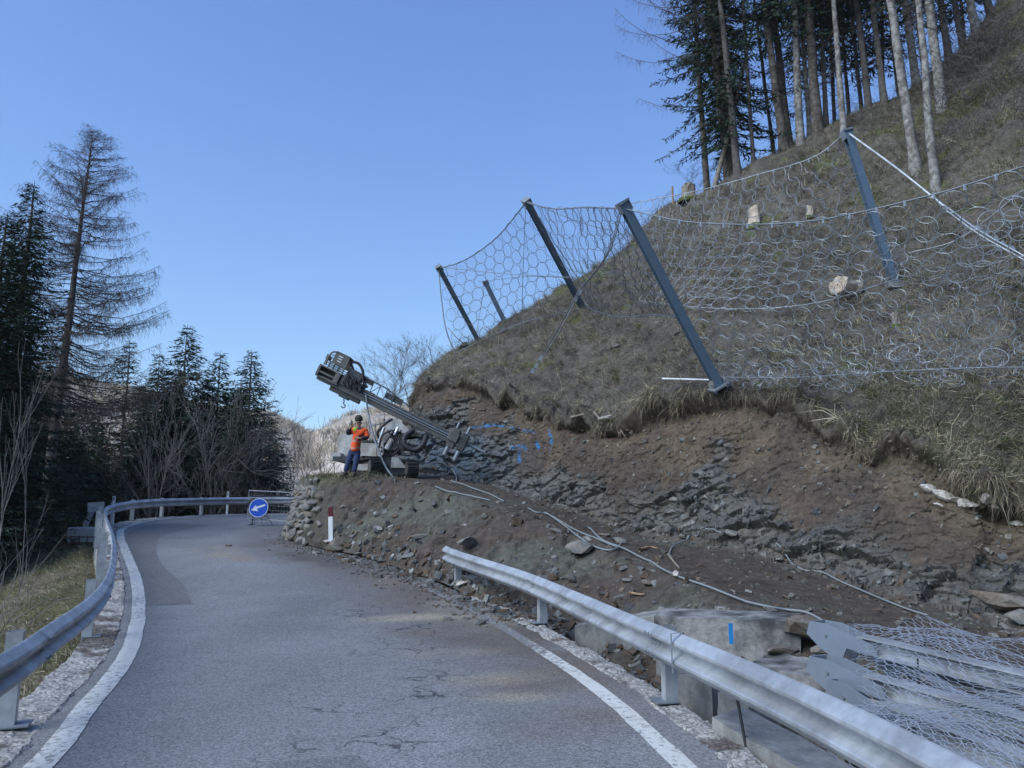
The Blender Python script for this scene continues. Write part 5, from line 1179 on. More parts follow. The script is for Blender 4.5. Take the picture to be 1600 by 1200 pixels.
# clamps
mb = MB(); mbox(mb, 110, 122, -6, 26, -.2, .2); mbox(mb, 108, 124, 4, 18, -.26, .26); mb.build('rod_clamp', M_rigm, rig, bevel=.015)
mb = MB(); mbox(mb, 127, 138, -4, 24, -.2, .2); mbox(mb, 122, 130, 6, 16, -.14, .14); mb.build('rod_clamp', M_rigd, rig, bevel=.015)
for s_ in (114, 132):
    for y in (-.12, .14): mb = MB(); mb.tube([Ms(s_, -5, y), Ms(s_, -20, y)], .07, 10); mb.build('clamp_cylinder', M_galvd, rig)
    mb = MB(); mb.tube([Ms(s_, 24, .14), Ms(s_, 36, .14)], .04, 8); mb.build('clamp_pin', M_galvd, rig)
# hook on its chain
mb = MB(); hk = P(537.5, 616, DR)
for j in range(4):
    c = hk - Vector((0, 0, .07 * j)); an = np.linspace(0, 2 * np.pi, 9); ax_ = (1, 0) if j % 2 else (0, 1)
    mb.tube([c + Vector((.028 * math.cos(t_) * ax_[0], .028 * math.cos(t_) * ax_[1], .045 * math.sin(t_))) for t_ in an], .010, 5, caps=False)
mb.build('chain_link', M_rigd, rig)
mb = MB(); c = hk - Vector((0, 0, .33)); mb.tube([c + Vector((.0, 0, .08)), c + Vector((0, 0, .03)), c + Vector((.05, 0, -.02)), c + Vector((.03, 0, -.08)), c + Vector((-.03, 0, -.09)), c + Vector((-.07, 0, -.04))], .018, 6, dense=14); mb.build('lifting_hook', M_rigd, rig)
# boom and mast cradle
mb = MB(); mb.prism([P(u, v, DR - .12) for u, v in [(606, 652), (622, 655), (640, 672), (632, 678), (616, 670), (603, 690), (594, 696), (590, 688)]], (0, .3, 0)); mb.build('boom', M_rigw, rig, bevel=.02)
mb = MB(); mb.prism([P(u, v, DR - .05) for u, v in [(614, 655), (630, 668), (660, 683), (640, 682), (612, 676), (600, 712), (590, 722), (588, 706)]], (0, .35, 0)); mb.build('boom_link', M_rigd, rig, bevel=.01)
mb = MB(); mb.tube([P(613, 686, DR - .35), P(604, 702, DR - .35)], .085, 12); mb.build('lift_cylinder', M_rigw, rig, smooth=False)
mb = MB(); mb.tube([P(616, 680, DR - .35), P(622, 668, DR - .3)], .04, 10); mb.tube([P(600, 668, DR - .3), P(592, 692, DR - .3)], .05, 10); mb.build('cylinder_rod', M_chrome, rig)
mb = MB(); mb.prism([P(u, v, DR - .3) for u, v in [(612, 714), (622, 714), (632, 727), (634, 731), (610, 731)]], (0, .5, 0)); mb.build('front_bracket', M_rigw, rig, bevel=.02)
mb = MB(); mb.prism([P(u, v, DR - .2) for u, v in [(588, 712), (606, 706), (614, 718), (608, 731), (592, 728)]], (0, .8, 0)); mb.build('swing_base', M_rigd, rig, bevel=.02)
# body
mb = MB(); mb.prism([P(u, v, DR - .25) for u, v in [(562.5, 692), (588, 693), (588, 713), (562.5, 712)]], (0, .8, 0)); mb.build('side_panel', M_rigw, rig, bevel=.012)
mb = MB(); mb.prism([P(u, v, DR - .3) for u, v in [(589, 693), (599, 693), (599, 709), (595, 714), (589, 712)]], (0, .7, 0)); mb.build('hinge_plate', M_rigw, rig, bevel=.012)
mb = MB()
for v in (699, 705): mb.tube([P(596, v, DR - .32), P(596, v, DR - .28)], .03, 8)
mb.build('bolt', M_rigd, rig)
mb = MB(); mb.prism([P(u, v, DR + .7) for u, v in [(527, 682), (537, 677), (560, 680), (566, 690), (566, 716), (527, 716)]], (0, 1.1, 0)); mb.build('engine_housing', M_rigw, rig, bevel=.03)
mb = MB(); mb.prism([P(u, v, DR + .3) for u, v in [(518, 707), (532, 707), (532, 719), (518, 719)]], (0, .6, 0)); mb.build('tool_box', M_rigw, rig, bevel=.01)
mb = MB(); mb.prism([P(u, v, DR - .1) for u, v in [(520, 713), (604, 713), (604, 719), (556, 719), (540, 722), (520, 720)]], (0, 1.5, 0)); mb.build('chassis', M_rigd, rig, bevel=.01)
mb = MB()
for u, v0, v1 in ((568, 688, 692.5), (573, 686, 692.5), (581, 687, 692.5)): mb.tube([P(u, v0, DR), P(u, v1, DR)], .03, 6)
mb.prism([P(u, v, DR + .1) for u, v in [(565, 688), (590, 688), (590, 692), (565, 692)]], (0, .5, 0)); mb.build('control_block', M_rigd, rig)
mb = MB()
for u, v0 in ((577, 664), (586, 662), (594, 660), (600, 655)): mb.tube([P(u, v0, DR + .5), P(u, 692, DR + .5)], .03, 6)
for v in (666, 676, 685): mb.tube([P(577, v, DR + .5), P(600, v - 5, DR + .5)], .02, 6)
mb.build('railing', M_rigw, rig)
mb = MB(); mb.tube([P(595, 690, DR - .2), P(590, 676, DR - .3), P(602, 662, DR - .3), P(613, 655, DR - .2)], .04, 6, dense=16); mb.tube([P(613, 672, DR - .4), P(598, 680, DR - .5), P(592, 700, DR - .4)], .03, 6, dense=14)
mb.tube([P(646, 672, DR - .2), P(632, 684, DR - .35), P(634, 697, DR - .4), P(648, 703, DR - .4), P(660, 696, DR - .4), P(666, 682, DR - .2)], .085, 8, dense=26)
mb.tube([P(665, 680, DR - .2), P(662, 698, DR - .4), P(650, 708, DR - .4), P(634, 711, DR - .4), P(618, 708, DR - .3)], .03, 6, dense=20)
for k in range(10): mb.tube([P(606 + k * 2.2, 672 + k % 3 * 3, DR - .25), P(616 + k * 2, 694 + k % 4 * 3, DR - .45), P(600 + k * 2.5, 712 - k % 3 * 2, DR - .25)], .022, 5, dense=10)
mb.build('hydraulic_hose', M_black, rig, smooth=True)
mb = MB(); mb.tube([Ms(-37, 8, -.2), P(572, 620, DR - .25), P(575, 645, DR - .3), P(582, 675, DR - .45), P(590, 700, DR - .6), P(602, 728, DR - .9), P(614, 746, DR - 1.2), hit(617, 752) + Vector((0, 0, .03))], .028, 7, dense=40); mb.build('supply_hose', M_galvd, rig, smooth=True)
# tracks
def track(c, L, hgt, w_, dirv):
    d_ = Vector(dirv).normalized(); sd = Vector((d_.y, -d_.x, 0)); r_ = hgt / 2; path = []
    for k in range(9): a = math.pi / 2 - math.pi * k / 8; path.append((L / 2 - r_ + r_ * math.cos(a), r_ * math.sin(a)))
    for k in range(9): a = -math.pi / 2 - math.pi * k / 8; path.append((-L / 2 + r_ + r_ * math.cos(a), r_ * math.sin(a)))
    path.append(path[0]); p = resample(np.array(path), n=42)[:-1]
    tr = []
    mbb = MB(); mbb.box((0, 0, 0), (.11, w_, .03)); mbb.box((.03, 0, .03), (.018, w_, .05)); v, f = join(mbb.p)
    me = None
    for k in range(len(p)):
        a = p[k]; b = p[(k + 1) % len(p)]; tn = (d_ * (b[0] - a[0]) + Vector((0, 0, b[1] - a[1]))).normalized(); nn = tn.cross(sd).normalized()
        out = (d_ * a[0] + Vector((0, 0, a[1])));
        ctr = d_ * float(np.clip(a[0], -L / 2 + r_, L / 2 - r_))
        if nn.dot(out - ctr) < 0: nn = -nn
        if me is None:
            o = npmesh('track_shoe', v, f, M_track); me = o.data
        else: o = bpy.data.objects.new('track_shoe', me); COL.objects.link(o)
        o.parent = rig; m = Matrix((tn, sd if tn.cross(sd).dot(nn) > 0 else -sd, nn)).transposed().to_4x4(); m.translation = Vector(c) + out - wloc(rig); o.matrix_local = m
    mb = MB(); m3 = Matrix((d_, sd, Vector((0, 0, 1)))).transposed(); mb.box(c, (L - hgt, w_ * .7, hgt * .55), m3)
    for k in (-1, 1): mb.tube([Vector(c) + d_ * k * (L / 2 - r_) - sd * w_ * .4, Vector(c) + d_ * k * (L / 2 - r_) + sd * w_ * .4], r_ * .8, 14)
    for k in np.linspace(-.8, .8, 6): mb.tube([Vector(c) + d_ * k * (L / 2 - r_) - sd * w_ * .45 - Vector((0, 0, r_ * .55)), Vector(c) + d_ * k * (L / 2 - r_) + sd * w_ * .45 - Vector((0, 0, r_ * .55))], r_ * .3, 10)
    mb.build('track_frame', M_rigm, rig)
dv = (-.50, .87, 0)
f1_ = P(587, 729, DR - .6); track(f1_ + Vector(dv) * 1.05, 2.3, .50, .36, dv)
f2_ = P(644, 732, DR - .4); track(f2_ + Vector(dv) * 1.05, 2.3, .46, .36, dv)
mb = MB(); mb.prism([P(u, v, DR - .2) for u, v in [(596, 728), (636, 728), (636, 742), (600, 742)]], (-.3, 1.2, 0)); mb.build('undercarriage', M_rigd, rig)
mb = MB(); mb.prism([P(u, v, DR - .42) for u, v in [(553, 725), (577, 725), (577, 735), (553, 735)]], (0, .12, 0)); mb.build('track_guard', M_rigw, rig, bevel=.01)

# ------------------------------------------------------------------ man in orange jacket
fg = hit(545, 742); fpx = P(547, 741, 21.6); D0 = Vector((fpx.x + .1, fpx.y, 0)); D0.z = down(D0.x, D0.y, (bvh_hill,)) 
man = thing('person', D0, 'man in orange hi-vis jacket, blue trousers and dark cap standing by the drill rig', 'person')
K = .003724
def J(X, Y, y=0): return Vector(((X - 845) * K, y, (498 - Y) * K))
def skinned(name, joints, edges, m_, parent, sub=1, colf=None, offset0=None):
    me = bpy.data.meshes.new(name); me.from_pydata([tuple(j[0]) for j in joints], edges, []); o = bpy.data.objects.new(name, me); COL.objects.link(o)
    sk = o.modifiers.new('skin', 'SKIN'); sk.use_smooth_shade = True
    lay = me.skin_vertices[0].data if me.skin_vertices else None
    if lay is None:
        bm = bmesh.new(); bm.from_mesh(me); bm.verts.layers.skin.verify(); bm.to_mesh(me); bm.free(); lay = me.skin_vertices[0].data
    for d_, j in zip(lay, joints): r_ = j[1]; d_.radius = r_ if isinstance(r_, tuple) else (r_, r_)
    lay[0].use_root = True
    ss = o.modifiers.new('sub', 'SUBSURF'); ss.levels = sub; ss.render_levels = sub
    dg = bpy.context.evaluated_depsgraph_get(); ev = o.evaluated_get(dg); m2 = bpy.data.meshes.new_from_object(ev)
    bpy.data.objects.remove(o); m2.name = name; n = len(m2.vertices)
    if colf is not None:
        co = np.empty(n * 3); m2.vertices.foreach_get('co', co); co = co.reshape(-1, 3); a = m2.color_attributes.new('col', 'FLOAT_COLOR', 'POINT'); c = np.ones((n, 4), np.float32); c[:, :3] = colf(co); a.data.foreach_set('color', c.ravel())
    m2.materials.clear(); m2.materials.append(m_); m2.polygons.foreach_set('use_smooth', np.ones(len(m2.polygons), bool))
    o = bpy.data.objects.new(name, m2); COL.objects.link(o); o.parent = parent; WL[o.name] = wloc(parent); return o
hipL, hipR = J(825, 300), J(868, 300); pel = J(850, 285); chest = J(868, 190); neck = J(872, 128); hd = J(872, 88); ht = J(870, 60)
knL, anL, toL = J(800, 395, -.03), J(778, 478), J(768, 492, -.16); knR, anR, toR = J(862, 395, -.03), J(847, 478), J(848, 492, -.16)
shL, elL, wrL = J(828, 145), J(792, 172, -.10), J(822, 128, -.22); shR, elR, wrR = J(925, 148), J(946, 205, -.06), J(898, 212, -.24)
faceL = J(848, 105, -.20)
hands = []
jn = [(pel, .13), (J(860, 240), .125), (chest, (.16, .12)), (J(872, 145), .11), (neck, .055), (hd, .085), (ht, .075),
      (hipL, .10), (knL, .065), (anL, .04), (toL, .02), (hipR, .10), (knR, .065), (anR, .04), (toR, .02),
      (shL, .07), (elL, .045), (wrL, .03), (shR, .07), (elR, .045), (wrR, .03)]
eg = [(0, 1), (1, 2), (2, 3), (3, 4), (4, 5), (5, 6), (0, 7), (7, 8), (8, 9), (9, 10), (0, 11), (11, 12), (12, 13), (13, 14), (3, 15), (15, 16), (16, 17), (3, 18), (18, 19), (19, 20)]
def hand(wi, wr, fdir, thumb):
    b = len(jn); fdir = fdir.normalized(); sd = fdir.cross(Vector((0, -1, .2))).normalized(); jn.append((wr + fdir * .06, (.036, .02))); eg.append((wi, b))
    for k, ln in enumerate((.060, .070, .066, .050)):
        o_ = sd * (k - 1.5) * .022; i = len(jn); jn.append((wr + fdir * .10 + o_, .010)); jn.append((wr + fdir * (.10 + ln * .6) + o_ + Vector((0, -.012, -.008)), .009)); jn.append((wr + fdir * (.10 + ln * .85) + o_ + Vector((0, -.02, -.03)), .008)); eg.extend([(b, i), (i, i + 1), (i + 1, i + 2)])
    i = len(jn); jn.append((wr + fdir * .05 + sd * thumb * .045, .011)); jn.append((wr + fdir * .085 + sd * thumb * .06, .009)); eg.extend([(b, i), (i, i + 1)])
hand(17, wrL, Vector((.45, .05, .8)), 1); hand(20, wrR, Vector((-.9, -.1, .1)), 1)
def bodycol(co):
    c = np.tile([.36, .20, .15], (len(co), 1)); return c
M_skin = mat('skin_tone', None, .6, attr='col', var=.1, scale=8, bump=0)
skinned('body', jn, eg, M_skin, man, 2, bodycol)
def jcol(co):
    c = np.tile([.78, .10, .02], (len(co), 1)); x_, z_ = co[:, 0], co[:, 2]
    for a, b in ((J(0, 238).z, J(0, 226).z), (J(0, 288).z, J(0, 278).z)): c[(z_ > a) & (z_ < b)] = [.34, .33, .32]
    dk = (z_ > J(0, 145).z) & (x_ < .25) & (x_ > -.02) & (z_ > J(0, 140).z + (x_ - .1) * -.35); c[dk] = [.02, .022, .035]
    c[(np.abs(x_ - J(868, 0).x) < .028) & (z_ < J(0, 150).z)] = [.55, .08, .02]
    c[(x_ < J(826, 0).x) & (z_ > J(0, 190).z)] = [.018, .022, .035]
    c[(x_ < J(862, 0).x) & (x_ > J(840, 0).x) & (z_ > J(0, 150).z)] = [.25, .5, .03]
    fr = (x_ > J(878, 0).x) & (co[:, 1] < -.10) & (z_ < J(0, 190).z) & (z_ > J(0, 225).z); c[fr] = [.02, .022, .035]
    return c
M_cloth = mat('work_clothes', None, .85, attr='col', var=.15, scale=12, bump=.4, bscale=10, bdist=.02)
jj = [(J(850, 316), (.19, .14)), (J(852, 290), (.20, .15)), (J(856, 245), (.18, .14)), (chest, (.205, .15)), (J(872, 142), (.14, .11)), (J(872, 122), .075), (shL, .10), (elL, .075), (wrL - (wrL - elL) * .12, .052), (shR, .10), (elR, .078), (wrR - (wrR - elR) * .12, .054)]
skinned('jacket', jj, [(0, 1), (1, 2), (2, 3), (3, 4), (4, 5), (4, 6), (6, 7), (7, 8), (4, 9), (9, 10), (10, 11)], M_cloth, man, 2, jcol)
tj = [(J(851, 270), (.155, .12)), (J(850, 296), (.16, .12)), (J(824, 318), .115), (knL, .085), (J(780, 470), .075), (J(870, 318), .115), (knR, .085), (J(847, 470), .075)]
skinned('trousers', tj, [(0, 1), (1, 2), (2, 3), (3, 4), (1, 5), (5, 6), (6, 7)], M_cloth, man, 2, lambda co: np.tile([.035, .05, .12], (len(co), 1)))
for an_, to_ in ((anL, toL), (anR, toR)):
    skinned('boot', [(an_ + Vector((0, .02, .07)), .085), (an_ + Vector((0, .03, -.02)), .08), (to_ + Vector((0, 0, .02)), .065)], [(0, 1), (1, 2)], M_cloth, man, 1, lambda co: np.tile([.06, .055, .05], (len(co), 1)))
mb = MB(); mb.ball(D0 + ht + Vector((0, .0, .03)), .118, 14, (1, 1.05, .95)); mb.tube([D0 + ht + Vector((0, 0, -.03)), D0 + ht + Vector((0, 0, .04))], .116, 14); mb.build('cap', mat('dark_olive_cap', (.05, .05, .035), .9, bump=.2), man, smooth=True)
mb = MB(); c = D0 + hd; mb.ball(c + Vector((0, -.105, -.005)), .017, 6, (1, 1.2, 1.5)); mb.build('nose', M_skin, man)
mb = MB()
for k in (-1, 1): mb.ball(c + Vector((.036 * k, -.09, .012)), .012, 6, (1.3, .7, .8))
mb.build('eyes', M_black, man); mb = MB(); mb.box(c + Vector((0, -.093, -.045)), (.05, .01, .010)); mb.build('mouth', M_dred, man)
mb = MB()
for k in (-1, 1): mb.ball(c + Vector((.09 * k, 0, 0)), .028, 6, (.4, .7, 1))
mb.build('ears', M_skin, man)
ph = thing('mobile_phone', D0 + wrL + Vector((.05, -.03, .12)), 'small dark handset held up by the man in the orange jacket', 'phone'); mb = MB(); mb.box(D0 + wrL + Vector((.045, -.06, .12)), (.03, .02, .14), Euler((0, R(15), 0))); mb.build('handset', M_black, ph, bevel=.004)
# ------------------------------------------------------------------ vegetation
def blades(base, d1, L, w, bend, colr, name, label, m_=M_leaf, down_=None):
    """tapered two-piece blades; d1 start direction, bend vector added at the tip"""
    N = len(base); L = L[:, None]; mid = base + d1 * L * .5 + bend * L * .12; tip = base + d1 * L * .95 + bend * L * .55
    s = np.cross(d1, rng.normal(size=(N, 3))); s /= np.linalg.norm(s, axis=1, keepdims=True) + 1e-9; w = np.broadcast_to(w, (N,))[:, None]
    V = np.stack([base - s * w / 2, base + s * w / 2, mid + s * w * .4, mid - s * w * .4, tip], 1).reshape(-1, 3); k = np.arange(N)[:, None] * 5
    c = np.repeat(colr, 5, axis=0); o = npmesh(name, V, [k + np.array([[0, 1, 2, 3]]), k + np.array([[3, 2, 4]])], m_, col=c)
    return tag(o, label, kind='stuff')
def unit(v): return v / (np.linalg.norm(v, axis=1, keepdims=True) + 1e-9)
PALET = np.array([[.30, .26, .17], [.20, .165, .12], [.15, .128, .10], [.09, .10, .045], [.15, .12, .095], [.36, .32, .23], [.12, .095, .07]])
def pal(n, wts): return PALET[rng.choice(len(PALET), n, p=np.array(wts) / sum(wts))] * rng.uniform(.75, 1.45, (n, 1))
# area weights of hill cells
G3 = pv_.reshape(nT, mT, 3)
ar_ = np.zeros((nT, mT)); ar_[:-1, :-1] = np.linalg.norm(np.cross(G3[1:, :-1] - G3[:-1, :-1], G3[:-1, 1:] - G3[:-1, :-1]), axis=2); ar_ = ar_.ravel()
def sample_hill(n, wt):
    p = ar_ * wt; p = p / p.sum(); i = rng.choice(len(p), n, p=p); ii, jj_ = i // mT, i % mT; ii = np.minimum(ii, nT - 2); jj_ = np.minimum(jj_, mT - 2)
    a = rng.random((n, 1)); b = rng.random((n, 1)); q = G3[ii, jj_] * (1 - a) * (1 - b) + G3[ii + 1, jj_] * a * (1 - b) + G3[ii, jj_ + 1] * (1 - a) * b + G3[ii + 1, jj_ + 1] * a * b
    return q, TN[i], i
vis_s = sm(SG, .3, 1) * (1 - sm(SG, 12.4, 13)); near = 1 / np.maximum(pv_[:, 1], 8) ** 1.1
patch = sm(fbm(pv_, .9, 4, 500), -.5, .3) * .9 + .1
wt = vis_s * sm(ZG, 2.97, 3.12) * (1 - sm(ZG, 6.0, 6.4)) * near * patch
nC = 13000; q, n_, i = sample_hill(nC, wt); per = 13
base = np.repeat(q, per, axis=0) + rng.normal(size=(nC * per, 3)) * .045; nn = np.repeat(n_, per, axis=0)
dirn = unit(nn * .55 + rng.normal(size=nn.shape) * .55 + np.array([[0, 0, .35]])); dwn = np.repeat(unit(n_ * np.array([1, 1, 0])), per, axis=0)
bend = dwn * .4 + np.array([[0, 0, -.7]]) + rng.normal(size=nn.shape) * .5
Ls = np.repeat(rng.uniform(.09, .34, nC) * (1 + 1.1 * (rng.random(nC) < .10)), per) * rng.uniform(.6, 1.1, nC * per)
greenk = sm(SG[i], 8.2, 9.5) * (ZG[i] < 3.6) + .5 * sm(fbm(q, 1.6, 4, 77), 0, .25); cc = pal(nC, [3.2, 3, 2.4, 1.0, 1.4, 1.8, 1.6]); cg = pal(nC, [2, 1, .5, 5, .3, 1.5, .5]); cc = np.where((rng.random(nC) < greenk)[:, None], cg, cc)
lum = 1 + .85 * fbm(q, 1.1, 4, 610) + .35 * fbm(q, .35, 2, 611); cc = cc * np.clip(lum, .35, 1.9)[:, None]; cc = np.repeat(cc, per, axis=0) * rng.uniform(.75, 1.2, (nC * per, 1))
blades(base, dirn, Ls, .011, bend, cc, 'dry_grass', 'dry matted winter grass covering the slope behind the nets')
# big pale tussocks
nT_ = 1500; q, n_, i = sample_hill(nT_, vis_s * sm(ZG, 3.0, 3.2) * (1 - sm(ZG, 5.6, 6.1)) * near * sm(fbm(pv_, 1.6, 3, 520), -.2, .3)); per = 34
base = np.repeat(q, per, axis=0) + rng.normal(size=(nT_ * per, 3)) * .05; nn = np.repeat(n_, per, axis=0); sc_t = np.repeat(rng.uniform(.16, .58, nT_), per)
dirn = unit(nn * .5 + rng.normal(size=nn.shape) * .5 + np.array([[0, 0, .6]])); bend = unit(nn * np.array([1, 1, 0])) * .5 + np.array([[0, 0, -.9]]) + rng.normal(size=nn.shape) * .4
ct = np.repeat(np.array([[.38, .34, .25], [.28, .25, .18], [.33, .30, .24], [.16, .17, .08]])[rng.choice(4, nT_, p=[.35, .3, .2, .15])], per, axis=0) * rng.uniform(.7, 1.2, (nT_ * per, 1))
blades(base, dirn, sc_t * rng.uniform(.6, 1.1, nT_ * per), .010, bend, ct, 'grass_tussocks', 'pale straw tussocks standing out of the matted slope')
# matted litter: short flat bits
nL = 60000; q, n_, i = sample_hill(nL, vis_s * sm(ZG, 2.93, 3.03) * (1 - sm(ZG, 6.0, 6.4)) * near)
dr_ = unit(np.cross(n_, rng.normal(size=n_.shape)) + n_ * rng.normal(size=(nL, 1)) * .25)
blades(q - n_ * .0, dr_, rng.uniform(.06, .3, nL), .012, n_ * .25, pal(nL, [2, 3, 4, 1.8, 2, .7, 3]), 'fallen_twigs', 'dead leaves, bracken and litter lying on the slope')
# long bramble stalks and saplings
nB_ = 3600; q, n_, i = sample_hill(nB_, vis_s * sm(ZG, 2.95, 3.05) * (1 - sm(ZG, 6.0, 6.3)) * near)
dirn = unit(n_ * .5 + rng.normal(size=n_.shape) * .4 + np.array([[0, 0, .8]])); L_ = rng.uniform(.3, 1.0, nB_); bb = rng.normal(size=n_.shape) * .5 + np.array([[0, 0, -.3]]) + unit(n_ * np.array([1, 1, 0])) * .6
m1 = q + dirn * (L_ * .5)[:, None]; m2 = m1 + unit(dirn + bb * .7) * (L_ * .5)[:, None]
A_ = tubes(q, m1, .006, .0045, 3); B_ = tubes(m1, m2, .0045, .002, 3); v, f = join([A_, B_]); cst = pal(nB_, [3, 2, 2, .3, 3, 3, 1]); cst = np.concatenate([np.repeat(cst, 6, axis=0)] * 2)
tag(npmesh('bramble_stalks', v, f, M_leaf, col=cst), 'thin bramble stalks and dead stems standing out of the turf', kind='stuff')
# roots and grass hanging over the lip of the cut
nH = 9000; q, n_, i = sample_hill(nH, vis_s * np.exp(-((ZG - 3.0) / .05) ** 2) * near * sm(fbm(pv_, .5, 3, 510), 0, .3))
out = unit(n_ * np.array([1, 1, 0]) + 1e-6); dirn = unit(out * .7 + rng.normal(size=n_.shape) * .35 + np.array([[0, 0, -.15]])); bend = np.array([[0, 0, -1.3]]) - out * .3 + rng.normal(size=n_.shape) * .2
Lh = rng.uniform(.05, .30, nH) * (1 + .7 * (rng.random(nH) < .1))
blades(q, dirn, Lh, .010, bend, pal(nH, [2.4, 3, 3, 1.4, 1.5, .9, 3]), 'hanging_roots', 'roots and dead grass hanging over the edge of the cut')
# tussocks at the right edge below the ring net (pale and green)
nR_ = 2000; q, n_, i = sample_hill(nR_, sm(SG, 8.6, 9.6) * (1 - sm(SG, 12, 12.6)) * sm(ZG, 2.98, 3.05) * (1 - sm(ZG, 3.5, 3.9)) * near); per = 10
base = np.repeat(q, per, axis=0) + rng.normal(size=(nR_ * per, 3)) * .05; nn = np.repeat(n_, per, axis=0); out = unit(nn * np.array([1, 1, 0]))
dirn = unit(nn * .5 + rng.normal(size=nn.shape) * .6 + np.array([[0, 0, .2]])); bend = out * .2 + np.array([[0, 0, -.5]]) + rng.normal(size=nn.shape) * .6
blades(base, dirn, rng.uniform(.05, .22, nR_ * per), .009, bend, pal(nR_ * per, [3, 1, .8, 4, .4, 2.4, .5]), 'green_undergrowth', 'green and straw coloured undergrowth above the cut at the right')
# sparse stalks on berm, top of the stone wall
nK = 2500; q, n_, i = sample_hill(nK, sm(SG, .2, .5) * (1 - sm(SG, 2.0, 3.2)) * sm(ZG, .86, .98) * (1 - sm(ZG, 1.2, 1.35)))
dirn = unit(n_ * .6 + rng.normal(size=n_.shape) * .5 + np.array([[0, 0, .5]])); blades(q, dirn, rng.uniform(.08, .3, nK), .012, rng.normal(size=n_.shape) * .4 + np.array([[0, -.3, -.8]]), pal(nK, [2.5, 1, .5, 5, .2, 1.2, .3]), 'wall_top_grass', 'green grass growing over the top of the stone wall')
# rubble on berm, bench and cut
def rubble(n, wt, smin, smax, cols, name, label, flat=.5, lift=.2, seed=0):
    q, n_, i = sample_hill(n, wt); s = smin * (smax / smin) ** (rng.random(n) ** 3.0)
    cube = np.array([[x, y, z] for z in (-1, 1) for y in (-1, 1) for x in (-1, 1)], float) * .5
    V = cube[None] * rng.uniform(.55, 1.15, (n, 8, 1)) * (np.stack([s, s * rng.uniform(.5, .95, n), s * rng.uniform(.25, .7, n) * flat * 1.6], 1))[:, None]
    # orient roughly along the surface
    t1 = unit(np.cross(n_, rng.normal(size=n_.shape))); t2 = np.cross(n_, t1); nn_ = unit(n_ + rng.normal(size=n_.shape) * .35); t1 = unit(t1 - nn_ * (t1 * nn_).sum(1, keepdims=True)); t2 = np.cross(nn_, t1)
    V = V[..., :1] * t1[:, None] + V[..., 1:2] * t2[:, None] + V[..., 2:3] * nn_[:, None] + (q + n_ * (s * lift * .4)[:, None])[:, None]
    fb = np.array([[0, 2, 3, 1], [4, 5, 7, 6], [0, 1, 5, 4], [2, 6, 7, 3], [0, 4, 6, 2], [1, 3, 7, 5]]); Fa = fb[None] + (np.arange(n) * 8)[:, None, None]
    c = np.array(cols)[rng.integers(len(cols), size=n)] * rng.uniform(.65, 1.3, (n, 1))
    return tag(npmesh(name, V.reshape(-1, 3), Fa.reshape(-1, 4), M_terrain, col=np.repeat(c, 8, axis=0)), label, kind='stuff')
GC = [[.15, .15, .145], [.20, .195, .18], [.12, .12, .12], [.14, .11, .085], [.12, .085, .06], [.27, .26, .24]]
visn = vis_s / np.maximum(pv_[:, 1], 7)
rubble(4200, visn * (1 - sm(ZG, .95, 1.05)) * sm(SG, 2, 3) * (.25 + sm(.5 - ZG, 0, .5)), .02, .20, GC, 'rubble', 'small loose stones lying on the earth mound')
rubble(3600, visn * sm(ZG, .95, 1.05) * (1 - sm(ZG, 2.02, 2.1)) * (.3 + sm(ZG, 1.5, 2)), .02, .16, [[.13, .10, .075], [.16, .15, .13], [.20, .19, .17]], 'bench_gravel', 'crumbs of rock scattered over the bench')
rubble(5200, visn * sm(ZG, 1.98, 2.03) * (1 - sm(ZG, 2.8, 2.9)) * (.25 + RK), .02, .15, [[.105, .108, .104], [.13, .132, .128], [.08, .084, .085], [.17, .17, .16]], 'rock_fragments', 'angular rock fragments sticking out of the cut face', flat=.35)
rubble(2600, visn * sm(ZG, 2.3, 2.5) * (1 - sm(ZG, 2.92, 2.97)) * (1 - RK), .02, .12, [[.15, .12, .09], [.21, .19, .16], [.10, .08, .06]], 'soil_crumbs', 'clods and small stones in the brown earth')
# stones fallen on the road edge at the toe
nq = 1500; tpos = rng.random(nq) ** .8; toe = catmull([C[k][0] for k in range(1, 8)], 400); ii = (tpos * 399).astype(int); q = toe[ii] + np.column_stack([-rng.exponential(.22, nq), -rng.exponential(.22, nq), np.zeros(nq)]); q[:, 2] = zr(q[:, 1]) + .012
q = q[(q[:, 1] < 23)]; nq = len(q)
s = rng.uniform(.012, .05, nq) * (1 + 2.2 * (rng.random(nq) < .05)); cube = np.array([[x, y, z] for z in (-1, 1) for y in (-1, 1) for x in (-1, 1)], float) * .5
V = cube[None] * rng.uniform(.5, 1.2, (nq, 8, 3)) * s[:, None, None] * np.array([1.2, 1, .7]) + q[:, None]; fb = np.array([[0, 2, 3, 1], [4, 5, 7, 6], [0, 1, 5, 4], [2, 6, 7, 3], [0, 4, 6, 2], [1, 3, 7, 5]])
tag(npmesh('road_grit', V.reshape(-1, 3), (fb[None] + (np.arange(nq) * 8)[:, None, None]).reshape(-1, 4), M_terrain, col=np.repeat(np.array(GC)[rng.integers(6, size=nq)], 8, axis=0)), 'grit and small stones spilled on the road at the toe of the mound', kind='stuff')
